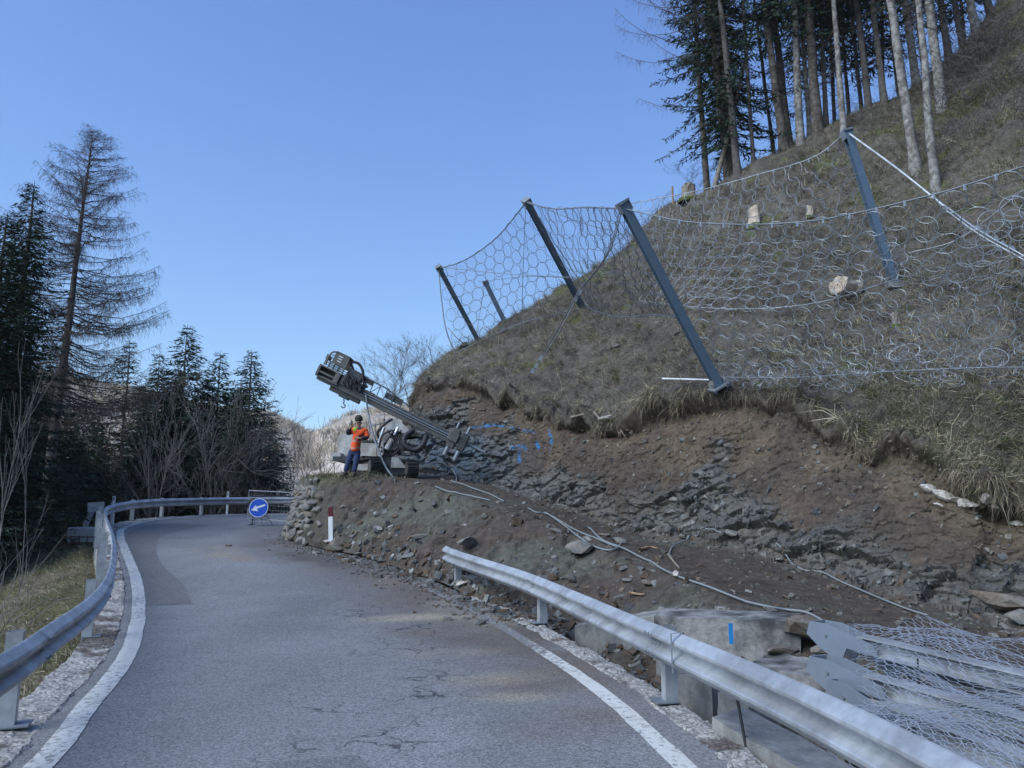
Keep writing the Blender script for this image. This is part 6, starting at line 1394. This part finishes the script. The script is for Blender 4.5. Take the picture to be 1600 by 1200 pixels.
# left bank grass
def sample_left(n, lo, hi, ymax=30):
    sel = np.where((gt > lo) & (gt < hi) & (gv[:, 1] < ymax) & (gv[:, 1] > 3) & (gv[:, 0] < -3))[0]; w = 1 / np.maximum(gv[sel, 1], 4); i = sel[rng.choice(len(sel), n, p=w / w.sum())]
    return gv[i] + rng.normal(size=(n, 3)) * np.array([.12, .12, .01]), i
nG = 42000; q, i = sample_left(nG, .6, 4.3); d_ = unit(rng.normal(size=(nG, 3)) * .5 + np.array([[-.2, 0, .7]]))
blades(q, d_, rng.uniform(.05, .22, nG), .009, rng.normal(size=(nG, 3)) * .5 + np.array([[-.5, 0, -.7]]), pal(nG, [3, 1.4, .8, 4, .3, 1.5, .5]), 'bank_grass', 'short green and straw grass on the bank below the left guardrail')
nG = 1600; q, i = sample_left(nG, 1.8, 5.5, 32); d_ = unit(rng.normal(size=(nG, 3)) * .35 + np.array([[.05, 0, .9]])); Lg = rng.uniform(.5, 1.9, nG); m1 = q + d_ * (Lg * .5)[:, None]; m2 = m1 + unit(d_ + rng.normal(size=d_.shape) * .35) * (Lg * .5)[:, None]
v, f = join([tubes(q, m1, .008, .006, 3), tubes(m1, m2, .006, .002, 3)]); tag(npmesh('bank_saplings', v, f, M_twigp), 'thin bare saplings and stems on the bank beyond the left guardrail', kind='stuff')

# ------------------------------------------------------------------ trees
def obj_mesh(v, f, m_, name):
    o = npmesh(name, v, f, m_); me = o.data; bpy.data.objects.remove(o); return me
def spruce_geo(H, Rr, base, seed, whorl=.30, nb=6, sprig=.30, dens=9.0, droop=.35, top_gap=.0, thin=1.0):
    r_ = np.random.default_rng(seed); P0, D0_, Ls_, Ws = [], [], [], []; bA, bB, bR = [], [], []
    z = base * H
    while z < H * .985:
        fr = (z - base * H) / (H * (1 - base)); L0 = Rr * (1 - fr) ** .8 * (.55 + .45 * min(1, fr * 6 + .4)); k = nb if fr < .85 else 4; a0 = r_.random() * 6.28
        for b in range(k):
            if r_.random() < .10: continue
            az_ = a0 + b * 6.283 / k + r_.normal() * .25; L = max(.15, L0 * r_.uniform(.6, 1.15)); el = np.interp(fr, [0, .6, 1], [-.25, .05, .8]) + r_.normal() * .08
            dh = np.array([math.cos(az_), math.sin(az_), 0.]); n = max(4, int(L * dens)); t_ = (np.arange(n) + r_.random(n)) / n
            p = np.array([0, 0, z])[None] + dh[None] * (t_ * L)[:, None]; p[:, 2] += t_ * L * math.tan(el) - droop * L * .5 * t_ * (1 - .75 * t_) * 1.6
            pe = p[np.argsort(t_)]; sk = [np.array([0, 0, z])] + [pe[int(x_ * (n - 1))] for x_ in (.35, .7, 1)]
            for c1, c2, rr1 in zip(sk[:-1], sk[1:], (.03, .02, .01)): bA.append(c1); bB.append(c2); bR.append(rr1 * (L / 2.2 + .2))
            sd = np.array([-dh[1], dh[0], 0]); 
            for sgn in (-1, 1):
                m = t_ > .08; q = p[m]; nn = len(q)
                d_ = dh[None] * r_.uniform(.3, .9, (nn, 1)) + sd[None] * sgn * r_.uniform(.3, 1.0, (nn, 1)) + np.array([[0, 0, -1.]]) * r_.uniform(-.05, .75, (nn, 1)) * (1 if droop > 0 else .3)
                P0.append(q); D0_.append(unit(d_)); Ls_.append(sprig * (1.25 - .6 * t_[m]) * r_.uniform(.6, 1.3, nn) * min(1, L / .8 + .3)); 
        z += whorl * r_.uniform(.7, 1.3) * (1 - .35 * fr)
    P0 = np.concatenate(P0); D_ = np.concatenate(D0_); L_ = np.concatenate(Ls_)
    v1, f1_ = strips(P0, P0 + D_ * L_[:, None], L_ * .17 * thin + .012, W=r_.normal(size=P0.shape) + np.array([0, 0, .8]))
    # second layer of finer sprigs
    j = r_.integers(len(P0), size=int(len(P0) * 1.6)); q = P0[j] + D_[j] * (L_[j] * r_.uniform(.2, .9, len(j)))[:, None]; d2 = unit(D_[j] + r_.normal(size=(len(j), 3)) * .8); l2 = L_[j] * r_.uniform(.35, .7, len(j))
    v2, f2_ = strips(q, q + d2 * l2[:, None], l2 * .20 * thin + .008, W=r_.normal(size=q.shape))
    tv, tf_ = tubes(np.array(bA), np.array(bB), np.array(bR), np.array(bR) * .6, 3)
    return (v1, f1_), (v2, f2_), (tv, tf_)
def trunk_geo(H, r0, lean=(0, 0), seed=0, n=10, top=.08, wob=.02):
    r_ = np.random.default_rng(seed); k = 22; t_ = np.linspace(0, 1, k); c = np.stack([lean[0] * t_ * H + wob * np.cumsum(r_.normal(size=k)) * .6, lean[1] * t_ * H + wob * np.cumsum(r_.normal(size=k)) * .6, -.4 + t_ * (H + .4)], 1)
    rad = r0 * (1 - t_) ** .85 * (1 + .35 * np.exp(-t_ * H / .5)) + r0 * top * .3
    v, f = path_tube(c, 1.0, n); v = c.repeat(n, 0) + (v - c.repeat(n, 0)) * rad.repeat(n)[:, None] * (1 + .06 * r_.normal(size=(len(v), 1))); return v, f, c
def crown_parts(H, Rr, base, seed, mn, mb_, **kw):
    a, b, c = spruce_geo(H, Rr, base, seed, **kw); v, f = join([a, b, c]); nq_ = len(a[1]) + len(b[1]); o = npmesh('crown', v, f, [mn, mb_], mi=np.concatenate([np.zeros(nq_), np.ones(len(c[1]))])); me = o.data; bpy.data.objects.remove(o); return me
SPR = [crown_parts(15, 3.0, .06, 1, M_needle, M_crown, whorl=.22, nb=7), crown_parts(15, 2.5, .05, 2, M_needle, M_crown, nb=7, whorl=.22), crown_parts(15, 2.3, .10, 3, M_needle2, M_crown, nb=5, dens=7, thin=.8), crown_parts(18, 3.4, .12, 4, M_needle, M_crown, nb=6, whorl=.27, dens=8, droop=.6, sprig=.36)]
SPH = [15, 15, 15, 18]
TRK = {}
def tree(name, tip, d_, kind, label, group, r0=.2, cat='tree', hmin=3, zbase=None, wide=1.6):
    top = P(tip[0], tip[1], d_); zb = down(top.x, top.y, (bvh_left, bvh_hill)) if zbase is None else zbase; H = max(hmin, top.z - zb); t = thing(name, (top.x, top.y, zb), label, cat, group)
    s_ = H / SPH[kind]; v, f, c = trunk_geo(H, r0, seed=abs(int(tip[0])) + 5); npmesh('trunk', v + np.array(wloc(t)), f, M_bark, t, smooth=True)
    o = bpy.data.objects.new('crown', SPR[kind]); COL.objects.link(o); o.parent = t; o.scale = (max(.8, s_ * wide * rng.uniform(.9, 1.1)),) * 2 + (s_,); o.rotation_euler = (0, 0, rng.uniform(0, 6.28)); return t
g1 = 'spruces beyond the left guardrail'
tree('spruce_tree', (52, 282), 24, 3, 'tall dark spruce at the left edge with a jagged double top', g1, .26, wide=1.2)
tree('spruce_tree', (8, 330), 22, 3, 'dark spruce cut by the left picture edge', g1, .26)
tree('spruce_tree', (-60, 420), 20, 0, 'spruce whose branches reach in at the left picture edge', g1, .22)
tree('spruce_tree', (30, 520), 30, 0, 'shorter dark spruce standing low behind the tall edge spruce', g1, .2)
tree('spruce_tree', (110, 640), 33, 1, 'low dark spruce to the right of the larch trunk', g1, .15)
tree('spruce_tree', (150, 655), 36, 0, 'low broad spruce behind the bend of the left guardrail', g1, .15)
tree('spruce_tree', (205, 522), 38, 2, 'thin brownish spruce between the larch and the dark group', g1, .18)
tree('spruce_tree', (250, 548), 41, 1, 'slim dark spruce left of the tallest one of the middle group', g1, .2)
tree('spruce_tree', (296, 506), 42, 0, 'tallest dark spruce of the middle group', g1, .25)
tree('spruce_tree', (345, 546), 43, 1, 'dark spruce just right of the tallest one of the middle group', g1, .22)
tree('spruce_tree', (395, 545), 41, 0, 'isolated layered spruce at the right end of the middle group', g1, .25)
tree('spruce_tree', (180, 690), 34, 2, 'small sparse spruce low behind the guardrail bend', g1, .12)
tree('spruce_tree', (372, 640), 39, 2, 'short dull green spruce in front of the isolated layered one', g1, .12)
for k_, (a_, d__, lb_) in enumerate([((268, 592), 47, 'dark spruce filling the gap left of the tallest middle one'), ((322, 585), 47, 'dark spruce behind and right of the tallest middle one'), ((372, 600), 47, 'dark spruce behind the isolated layered one'), ((226, 600), 45, 'dark spruce behind the brownish thin one'), ((424, 655), 46, 'low dark spruce at the right end of the tree row'), ((140, 598), 43, 'dark spruce seen through the larch branches'), ((90, 560), 37, 'dark spruce directly behind the larch trunk'), ((66, 625), 33, 'low dark spruce left of the larch trunk'), ((128, 690), 31, 'small dark spruce right at the foot of the larch'), ((92, 730), 29, 'lowest dark spruce under the larch'), ((165, 720), 34, 'low dark spruce behind the leaning rail end'), ((30, 690), 26, 'low dark spruce at the left edge above the bank'), ((222, 690), 39, 'low dark spruce behind the white reflector post'), ((310, 680), 40, 'low dark spruce in the middle behind the far guardrail')]):
    tree('spruce_tree', a_, d__, k_ % 2, lb_, g1, .2)
# tall bare larch
def larch_geo(H, Rr, base, seed, nb=120, gap=.10, lens=(.25, .75), one_side=None, wd=1.0):
    r_ = np.random.default_rng(seed); tA, tB, tR, sA, sB, sW = [], [], [], [], [], []
    for k in range(nb):
        fr = (k + r_.random()) / nb; z = H * (base + (1 - base) * fr); prof = np.interp(fr, [0, .12, .4, .7, .88, .96, 1], [.95, 1.0, .84, .60, .33, .17, .04]); L = Rr * prof * r_.uniform(.75, 1.08)
        az_ = r_.uniform(0, 6.283) if one_side is None else one_side + r_.normal() * .6; dh = np.array([math.cos(az_), math.sin(az_), 0.]); n = 9; t_ = np.linspace(0, 1, n); el = np.interp(fr, [0, .5, 1], [-.42, -.15, .8])
        p = np.array([0, 0, z]) + dh * (t_ * L)[:, None]; p[:, 2] += L * (el * t_ * (1 - t_ * .55) + .34 * t_ ** 3 * (1 - fr * .5)); p += r_.normal(size=p.shape) * .03 * L * .3
        rr1 = np.linspace(.030, .007, n) * (L / Rr * .7 + .3); tA.append(p[:-1]); tB.append(p[1:]); tR.append(rr1[:-1])
        m = max(5, int(L / gap)); ts = r_.uniform(.06, 1, m) ** .8; q = np.stack([np.interp(ts, t_, p[:, c]) for c in range(3)], 1); sd = np.array([-dh[1], dh[0], 0])
        d_ = unit(sd[None] * r_.normal(size=(m, 1)) * .8 + dh[None] * r_.uniform(0, .7, (m, 1)) + np.array([[0, 0, -1.]]) * r_.uniform(.1, 1.1, (m, 1)) * (1 if fr < .85 else .2)); ln = r_.uniform(*lens, m) * (.5 + .5 * prof)
        e1 = q + d_ * (ln * .5)[:, None]; e2 = e1 + unit(d_ + np.array([[0, 0, -.8]]) * (1 if fr < .85 else -.3)) * (ln * .5)[:, None]
        sA += [q, e1]; sB += [e1, e2]; sW += [np.full(m, .011 * wd), np.full(m, .009 * wd)]
        mm = m; tt_ = r_.integers(m, size=mm); q2 = (q[tt_] + e1[tt_]) / 2; sA.append(q2); sB.append(q2 + unit(r_.normal(size=(mm, 3)) + np.array([[0, 0, -.6]])) * r_.uniform(.1, .28, (mm, 1))); sW.append(np.full(mm, .008))
    a = tubes(np.concatenate(tA), np.concatenate(tB), np.concatenate(tR), np.concatenate(tR) * .85, 3); b = strips(np.concatenate(sA), np.concatenate(sB), np.concatenate(sW)); return join([a, b])
top = P(146, 203, 29); zb = down(top.x, top.y, (bvh_left,)); H = top.z - zb
bx = P(70, 700, 29); lx = (top.x - (P(60, 860, 29)).x) / H
t = thing('larch_tree', (P(60, 860, 29).x, top.y, zb), 'tall leafless larch with long drooping branches towering over the left guardrail', 'tree')
v, f, c = trunk_geo(H, .24, (lx, 0), 3, wob=.012); npmesh('trunk', v + np.array(wloc(t)), f, M_barkm, t, smooth=True)
v, f = larch_geo(H, 3.9, .33, 5, nb=330, gap=.036, wd=1.15); v[:, 0] += v[:, 2] * lx; npmesh('branches', v + np.array(wloc(t)), f, M_larch, t)
# bare broadleaf trees
def bare_geo(H, seed, spread=.45, depth=5, r0=.09, twig=True):
    r_ = np.random.default_rng(seed); A_, B2, Ra, Rb = [], [], [], []
    def grow(p, d, L, r1, lev):
        n = 3; q = p
        for k in range(n):
            d = d + r_.normal(size=3) * .10 + np.array([0, 0, .04]); d /= np.linalg.norm(d); e = q + d * L / n; ra = r1 * (1 - .25 * k / n); A_.append(q); B2.append(e); Ra.append(ra); Rb.append(r1 * (1 - .25 * (k + 1) / n)); q = e
            if lev > 0 and k < n - 1 and r_.random() < .75:
                dd = d + unit(r_.normal(size=(1, 3)))[0] * spread * 1.5; dd[2] += .15; dd /= np.linalg.norm(dd); grow(q, dd, L * r_.uniform(.45, .7), r1 * .5, lev - 1)
        if lev > 0:
            for _ in range(2 if r_.random() < .75 else 3):
                dd = d + r_.normal(size=3) * spread * .8; dd /= np.linalg.norm(dd); grow(q, dd, L * r_.uniform(.6, .85), r1 * .62, lev - 1)
    grow(np.array([0., 0, 0]), np.array([r_.normal() * .06, 0, 1.]), H * .36, r0, depth)
    Ra = np.maximum(Ra, .006); Rb = np.maximum(Rb, .005); v, f = tubes(np.array(A_), np.array(B2), Ra, Rb, 4); zmx = np.percentile(v[:, 2], 99.5); return v * np.array([1, 1, H / zmx]), f
BARE = [bare_geo(8, s_, depth=5, r0=.038, spread=.36) for s_ in (11, 12, 13, 14)] + [bare_geo(8, 21, depth=3, r0=.03, spread=.16), bare_geo(8, 22, depth=3, r0=.03, spread=.2)]
BME = {}
def bare(tip, d_, k, m_, label, group='bare broadleaf trees beyond the guardrail', sc_=1.0, name='bare_tree', zbase=None):
    top = P(tip[0], tip[1], d_); zb = down(top.x, top.y, (bvh_left, bvh_hill)) if zbase is None else zbase; H = max(1.2, top.z - zb); t = thing(name, (top.x, top.y, zb), label, 'tree' if name != 'bare_shrub' else 'shrub', group)
    key = (k, m_.name)
    if key not in BME:
        v, f = BARE[k]; BME[key] = obj_mesh(v, f, m_, 'branches'); 
    o = bpy.data.objects.new('branches', BME[key]); COL.objects.link(o); o.parent = t; s_ = H / 8; o.scale = (s_ * sc_, s_ * sc_, s_); o.rotation_euler = (0, 0, rng.uniform(0, 6.28)); return t
for a in [((276, 565), 37, 0, M_twigp, 'pale bare tree with forked trunk before the tallest spruce'), ((238, 610), 36, 1, M_twigp, 'slender pale bare tree left of the forked one'), ((362, 585), 38, 3, M_twigp, 'bare tree with many fine twigs left of the isolated spruce'),
          ((398, 640), 37, 1, M_twig, 'low bare tree behind the blue sign'), ((40, 520), 15, 4, M_twigp, 'thin pale bare tree close to the left picture edge'), ((62, 600), 17, 5, M_twigp, 'thin leaning bare tree right of the one at the left edge'), 
          
          ((475, 652), 40, 0, M_twigp, 'bare pale tree beyond the stone wall, left of the man'), ((452, 668), 44, 3, M_twigp, 'fine twigged bare tree nearest the isolated spruce'), ((500, 665), 46, 2, M_twigp, 'small bare tree just left of the drill rig'), ((525, 680), 50, 1, M_twigp, 'far bare tree behind the man in orange')]:
    bare(*a, sc_=.7 if a[1] < 20 else .75)
for a in [((640, 517), 32, 0, M_twig, 'bare shrub rising above the drill mast'), ((622, 545), 33, 3, M_twigp, 'slender bare shrub left of the one above the drill mast'), ((668, 530), 34, 1, M_twig, 'bare shrub between the drill mast and the farthest net post'), ((606, 560), 34, 2, M_twigp, 'low bare shrub just above the drill mast'), ((690, 528), 37, 3, M_twig, 'fine bare shrub at the foot of the net edge cable'),
          ((925, 350), 38, 0, M_twig, 'bare shrub seen through the ring net between the two middle posts'), ((1090, 250), 31, 3, M_twig, 'small bare shrub beside the thick skyline stump')]:
    zb_ = down(P(*a[0], a[1]).x, a[1], (bvh_hill,)); zb_ = zb_ if zb_ > -9 else P(a[0][0], a[0][1] + 110, a[1]).z
    zb_ = min(zb_, P(a[0][0], a[0][1] + 60, a[1]).z)
    bare(*a, group='bare shrubs on the skyline', name='bare_shrub', zbase=zb_, sc_=1.5)

# ------------------------------------------------------------------ forest on the ridge
DEAD = None
def dead_geo(H, seed, n=70, z0=1.2, z1=9):
    n = 130; r_ = np.random.default_rng(seed); z = r_.uniform(z0, z1, n); az_ = r_.uniform(0, 6.28, n); L = r_.uniform(.15, 1.6, n) * (z / z1 * .7 + .3); d_ = np.stack([np.cos(az_), np.sin(az_), r_.uniform(-.5, .15, n)], 1); p = np.stack([0 * z, 0 * z, z], 1); e = p + d_ * L[:, None]
    a = tubes(p, e, .012, .004, 3); m = n * 5; j = r_.integers(n, size=m); q = p[j] + (e - p)[j] * r_.uniform(.3, 1, (m, 1)); b = strips(q, q + unit(r_.normal(size=(m, 3)) + np.array([[0, 0, -.5]])) * r_.uniform(.1, .4, (m, 1)), .008); return join([a, b])
DME = [obj_mesh(*dead_geo(20, 20 + k), M_bark, 'dead_twigs') for k in range(3)]
FCR = [crown_parts(20, 2.6, .27, 31, M_needle, M_crown, nb=5, whorl=.5, dens=7, sprig=.4, droop=.7), crown_parts(20, 2.2, .33, 32, M_needle, M_crown, nb=4, whorl=.55, dens=7, sprig=.4, droop=.7), crown_parts(20, 3.2, .085, 33, M_needle, M_crown, nb=6, whorl=.36, dens=9, sprig=.36, droop=.7)]
def ftree(base, u_top, d_off, r0, mb_, label, crown=0, dead=True, H=20, name='spruce_tree', grp='forest trees on the ridge', zrot=None, cz=1.0):
    h = hit(*base); 
    if d_off: h = Vector(P(base[0], base[1], h.y + d_off)); h.z = down(h.x, h.y, (bvh_hill,)) if down(h.x, h.y, (bvh_hill,)) > -9 else h.z - 1
    e = P(u_top, 0, h.y); lean = (e.x - h.x) / max(1.5, (e.z - h.z)); t = thing(name, h, label, 'tree', grp)
    v, f, c = trunk_geo(H, r0, (lean, 0), int(base[0]), wob=.018, n=12); npmesh('trunk', v + np.array(wloc(t)), f, mb_, t, smooth=True)
    sh = Matrix(((1, 0, lean, 0), (0, 1, 0, 0), (0, 0, 1, 0), (0, 0, 0, 1)))
    if crown is not None:
        o = bpy.data.objects.new('crown', FCR[crown]); COL.objects.link(o); o.parent = t; o.matrix_local = sh @ Matrix.Rotation(rng.uniform(0, 6.28) if zrot is None else zrot, 4, 'Z') @ Matrix.Diagonal((1, 1, cz, 1))
    if dead:
        o = bpy.data.objects.new('dead_twigs', DME[int(base[0]) % 3]); COL.objects.link(o); o.parent = t; o['kind'] = 'stuff'; o.matrix_local = sh @ Matrix.Rotation(rng.uniform(0, 6.28), 4, 'Z')
    return t
FT = [((1154, 262), 1127, 0, .15, M_barkm, 'grey trunk at the left end of the ridge forest', None), ((1176, 240), 1160, .5, .08, M_barkm, 'thin grey trunk right of the leftmost forest trunk', None),
      ((1226, 218), 1195, 0, .17, M_bark, 'thick dark leaning trunk, left one of a close pair on the ridge', 0), ((1234, 212), 1206, .8, .16, M_bark, 'thick dark trunk, right one of a close pair on the ridge', 1),
      ((1250, 203), 1239, 0, .16, M_barkp, 'pale trunk just right of the dark pair on the ridge', None), ((1263, 196), 1251, .7, .10, M_barkp, 'thin pale trunk between the pale and the thick dark trunk', None),
      ((1277, 186), 1261, 0, .20, M_bark, 'thickest dark trunk in the middle of the ridge', 0), ((1290, 178), 1283, .6, .10, M_barkm, 'slim trunk touching the thickest dark one on its right', 1),
      ((1318, 210), 1301, 0, .12, M_barkp, 'straight pale trunk rising directly behind the upper net post', 1), ((1357, 146), 1337, 0, .13, M_barkm, 'grey trunk half way up the ridge', 0), ((1382, 132), 1363, 0, .13, M_barkm, 'grey green trunk right of the half way one', 1),
      ((1432, 264), 1394, 0, .17, M_barkp, 'stout pale spotted trunk standing in front on the slope', None), ((1462, 292), 1437, 0, .13, M_barkp, 'pale spotted trunk lowest on the slope', None), ((1472, 172), 1450, 0, .18, M_barkp, 'pale trunk behind the lowest spotted one', 0), ((1431, 110), 1414, .5, .16, M_barkp, 'pale trunk on the skyline behind the stout spotted one', 1),
      ((1484, 88), 1470, 0, .14, M_barkm, 'grey trunk high on the right of the ridge', 0), ((1505, 70), 1492, .4, .12, M_barkm, 'thin grey trunk next to the high right one', 1), ((1527, 45), 1515, 0, .15, M_barkp, 'pale trunk near the top right of the ridge', 0), ((1345, 155), 1330, 3, .09, M_barkm, 'thin distant trunk behind the half way one', 1), ((1302, 180), 1292, 3, .09, M_bark, 'thin dark distant trunk right of the thickest one', 0),
      ((1405, 122), 1390, 3, .10, M_barkm, 'thin distant trunk between the grey green and the stout pale trunk', 1), ((1212, 228), 1180, 3, .09, M_barkm, 'thin distant trunk left of the dark pair', None), ((1550, 20), 1540, 1, .14, M_barkm, 'dark trunk in the top right corner', 0), ((1580, 10), 1572, 1, .14, M_barkm, 'last trunk at the right picture edge', 0)]
for b_, ut, do, r0, m_, lb, cr in FT: ftree(b_, ut, do, r0, m_, lb, cr, name='spruce_tree')
ftree((1140, 268), 1108, .8, .20, M_bark, 'dense dark spruce at the left end of the forest with foliage almost to the ground', 2, zrot=.5)
ftree((1105, 285), 1085, 1.5, .14, M_bark, 'dark young spruce leaning out at the left end of the forest', 1, cz=.9)
for k_, (b_, ut, do, cr_) in list(enumerate([((1195, 240), 1175, 5, 0), ((1215, 225), 1222, 8, 0), ((1245, 210), 1240, 6, 1), ((1285, 190), 1272, 9, 0), ((1325, 168), 1312, 6, 0), ((1345, 158), 1352, 10, 1), ((1372, 146), 1378, 7, 0), ((1410, 118), 1402, 6, 0), ((1445, 96), 1430, 8, 1), ((1475, 75), 1462, 7, 0), ((1500, 55), 1500, 8, 0), ((1172, 255), 1145, 5, 0)]))[2:11:2]:
    ftree(b_, ut, do, .10, M_bark, 'slim dark spruce deep in the ridge forest, ' + ['behind the left edge clump', 'behind the dark pair', 'right behind the pale trunk', 'behind the thickest trunk', 'behind the upper net post trunk', 'left of the half way trunk', 'right of the half way trunk', 'behind the grey green trunk', 'behind the stout spotted trunk', 'behind the lowest spotted trunk', 'in the top right corner', 'first one in from the sky edge'][k_], cr_, H=19)
# leaning thin dead trunk
h = hit(1116, 282); e = P(1166, 85, h.y + .5); t = thing('leaning_tree', h, 'thin dead trunk leaning to the right against the forest edge', 'tree', None)
v, f = path_tube([h, h.lerp(e, .5) + Vector((.06, 0, 0)), e, e + (e - h) * .4], [.11, .08, .06, .02], 7, 14); npmesh('trunk', v, f, M_stumpw, t, smooth=True)
# larch reaching in from the top left of the forest
h = hit(1165, 250); h = Vector((h.x - .2, h.y + 1.0, h.z)); t = thing('larch_tree', h, 'bare larch whose drooping twigs hang into the sky left of the forest', 'tree', None)
v, f, c = trunk_geo(20, .17, (-.03, 0), 8, wob=.012); npmesh('trunk', v + np.array(h), f, M_barkm, t, smooth=True)
v, f = larch_geo(20, 5.0, .24, 15, nb=46, gap=.06, one_side=math.pi, lens=(.2, .7)); npmesh('branches', v + np.array(h), f, M_larch, t)
# brush pile / thicket on the right skyline
nb_ = 2600; cpt = np.array([tuple(hit(u, v)) for u, v in [(1545, 90), (1575, 130), (1590, 60), (1540, 140), (1590, 180), (1510, 100)]]); j = rng.integers(len(cpt), size=nb_); q = cpt[j] + rng.normal(size=(nb_, 3)) * np.array([1.0, 1.0, .25]); d_ = unit(rng.normal(size=(nb_, 3)) + np.array([[0, 0, .35]])); L_ = rng.uniform(.3, 1.2, nb_)
v, f = tubes(q, q + d_ * L_[:, None], .010, .003, 3); tag(npmesh('brushwood', v, f, M_twig), 'tangle of dead branches near the top right of the slope', kind='stuff')
# distant wood on the far hillside
nw = 2600; az_ = np.radians(rng.uniform(-38, -4, nw)); Rr_ = rng.uniform(330, 790, nw); W = []
for a, r_ in zip(az_, Rr_):
    x_, y_ = r_ * math.sin(a), r_ * math.cos(a); h = bvh_far.ray_cast(Vector((x_, y_, 500)), Vector((0, 0, -1)), 900)
    if h[0]: W.append(tuple(h[0]))
W = np.array(W); W = W[fbm(W, 70, 3, 900) > -.18]; m = 26; q = np.repeat(W, m, axis=0); q = q + rng.normal(size=q.shape) * np.array([1.6, 1.6, 0]) + np.array([0, 0, 1.]) * rng.uniform(0, 4, (len(q), 1)); d_ = unit(rng.normal(size=q.shape) * .45 + np.array([[0, 0, 1.]]))
v, f = strips(q, q + d_ * rng.uniform(3, 8, (len(q), 1)), .55); cw = np.repeat(np.array([[.46, .36, .25], [.52, .43, .30], [.38, .31, .22], [.24, .22, .17]])[rng.choice(4, len(W), p=[.4, .3, .2, .1])], m * 4, axis=0)  # sunlight on the far wood is painted into these pale colours
tag(npmesh('distant_woods', v, f, M_leaf, col=cw), 'leafless wood on the hillside across the valley, its sunlight put into the colour', kind='stuff')
# ------------------------------------------------------------------ valley air
hz = MB().box((0, 0, 240), (7400, 7400, 610)); 
m = bpy.data.materials.new('valley_haze'); m.use_nodes = True; nt = m.node_tree; nt.nodes.clear()
o_ = nt.nodes.new('ShaderNodeOutputMaterial'); pvn = nt.nodes.new('ShaderNodeVolumePrincipled'); pvn.inputs['Density'].default_value = .00018; pvn.inputs['Color'].default_value = (.93, .95, 1, 1); nt.links.new(pvn.outputs[0], o_.inputs['Volume'])
o = hz.build('haze', m); o['kind'] = 'stuff'; o['label'] = 'thin blue winter haze in the valley'
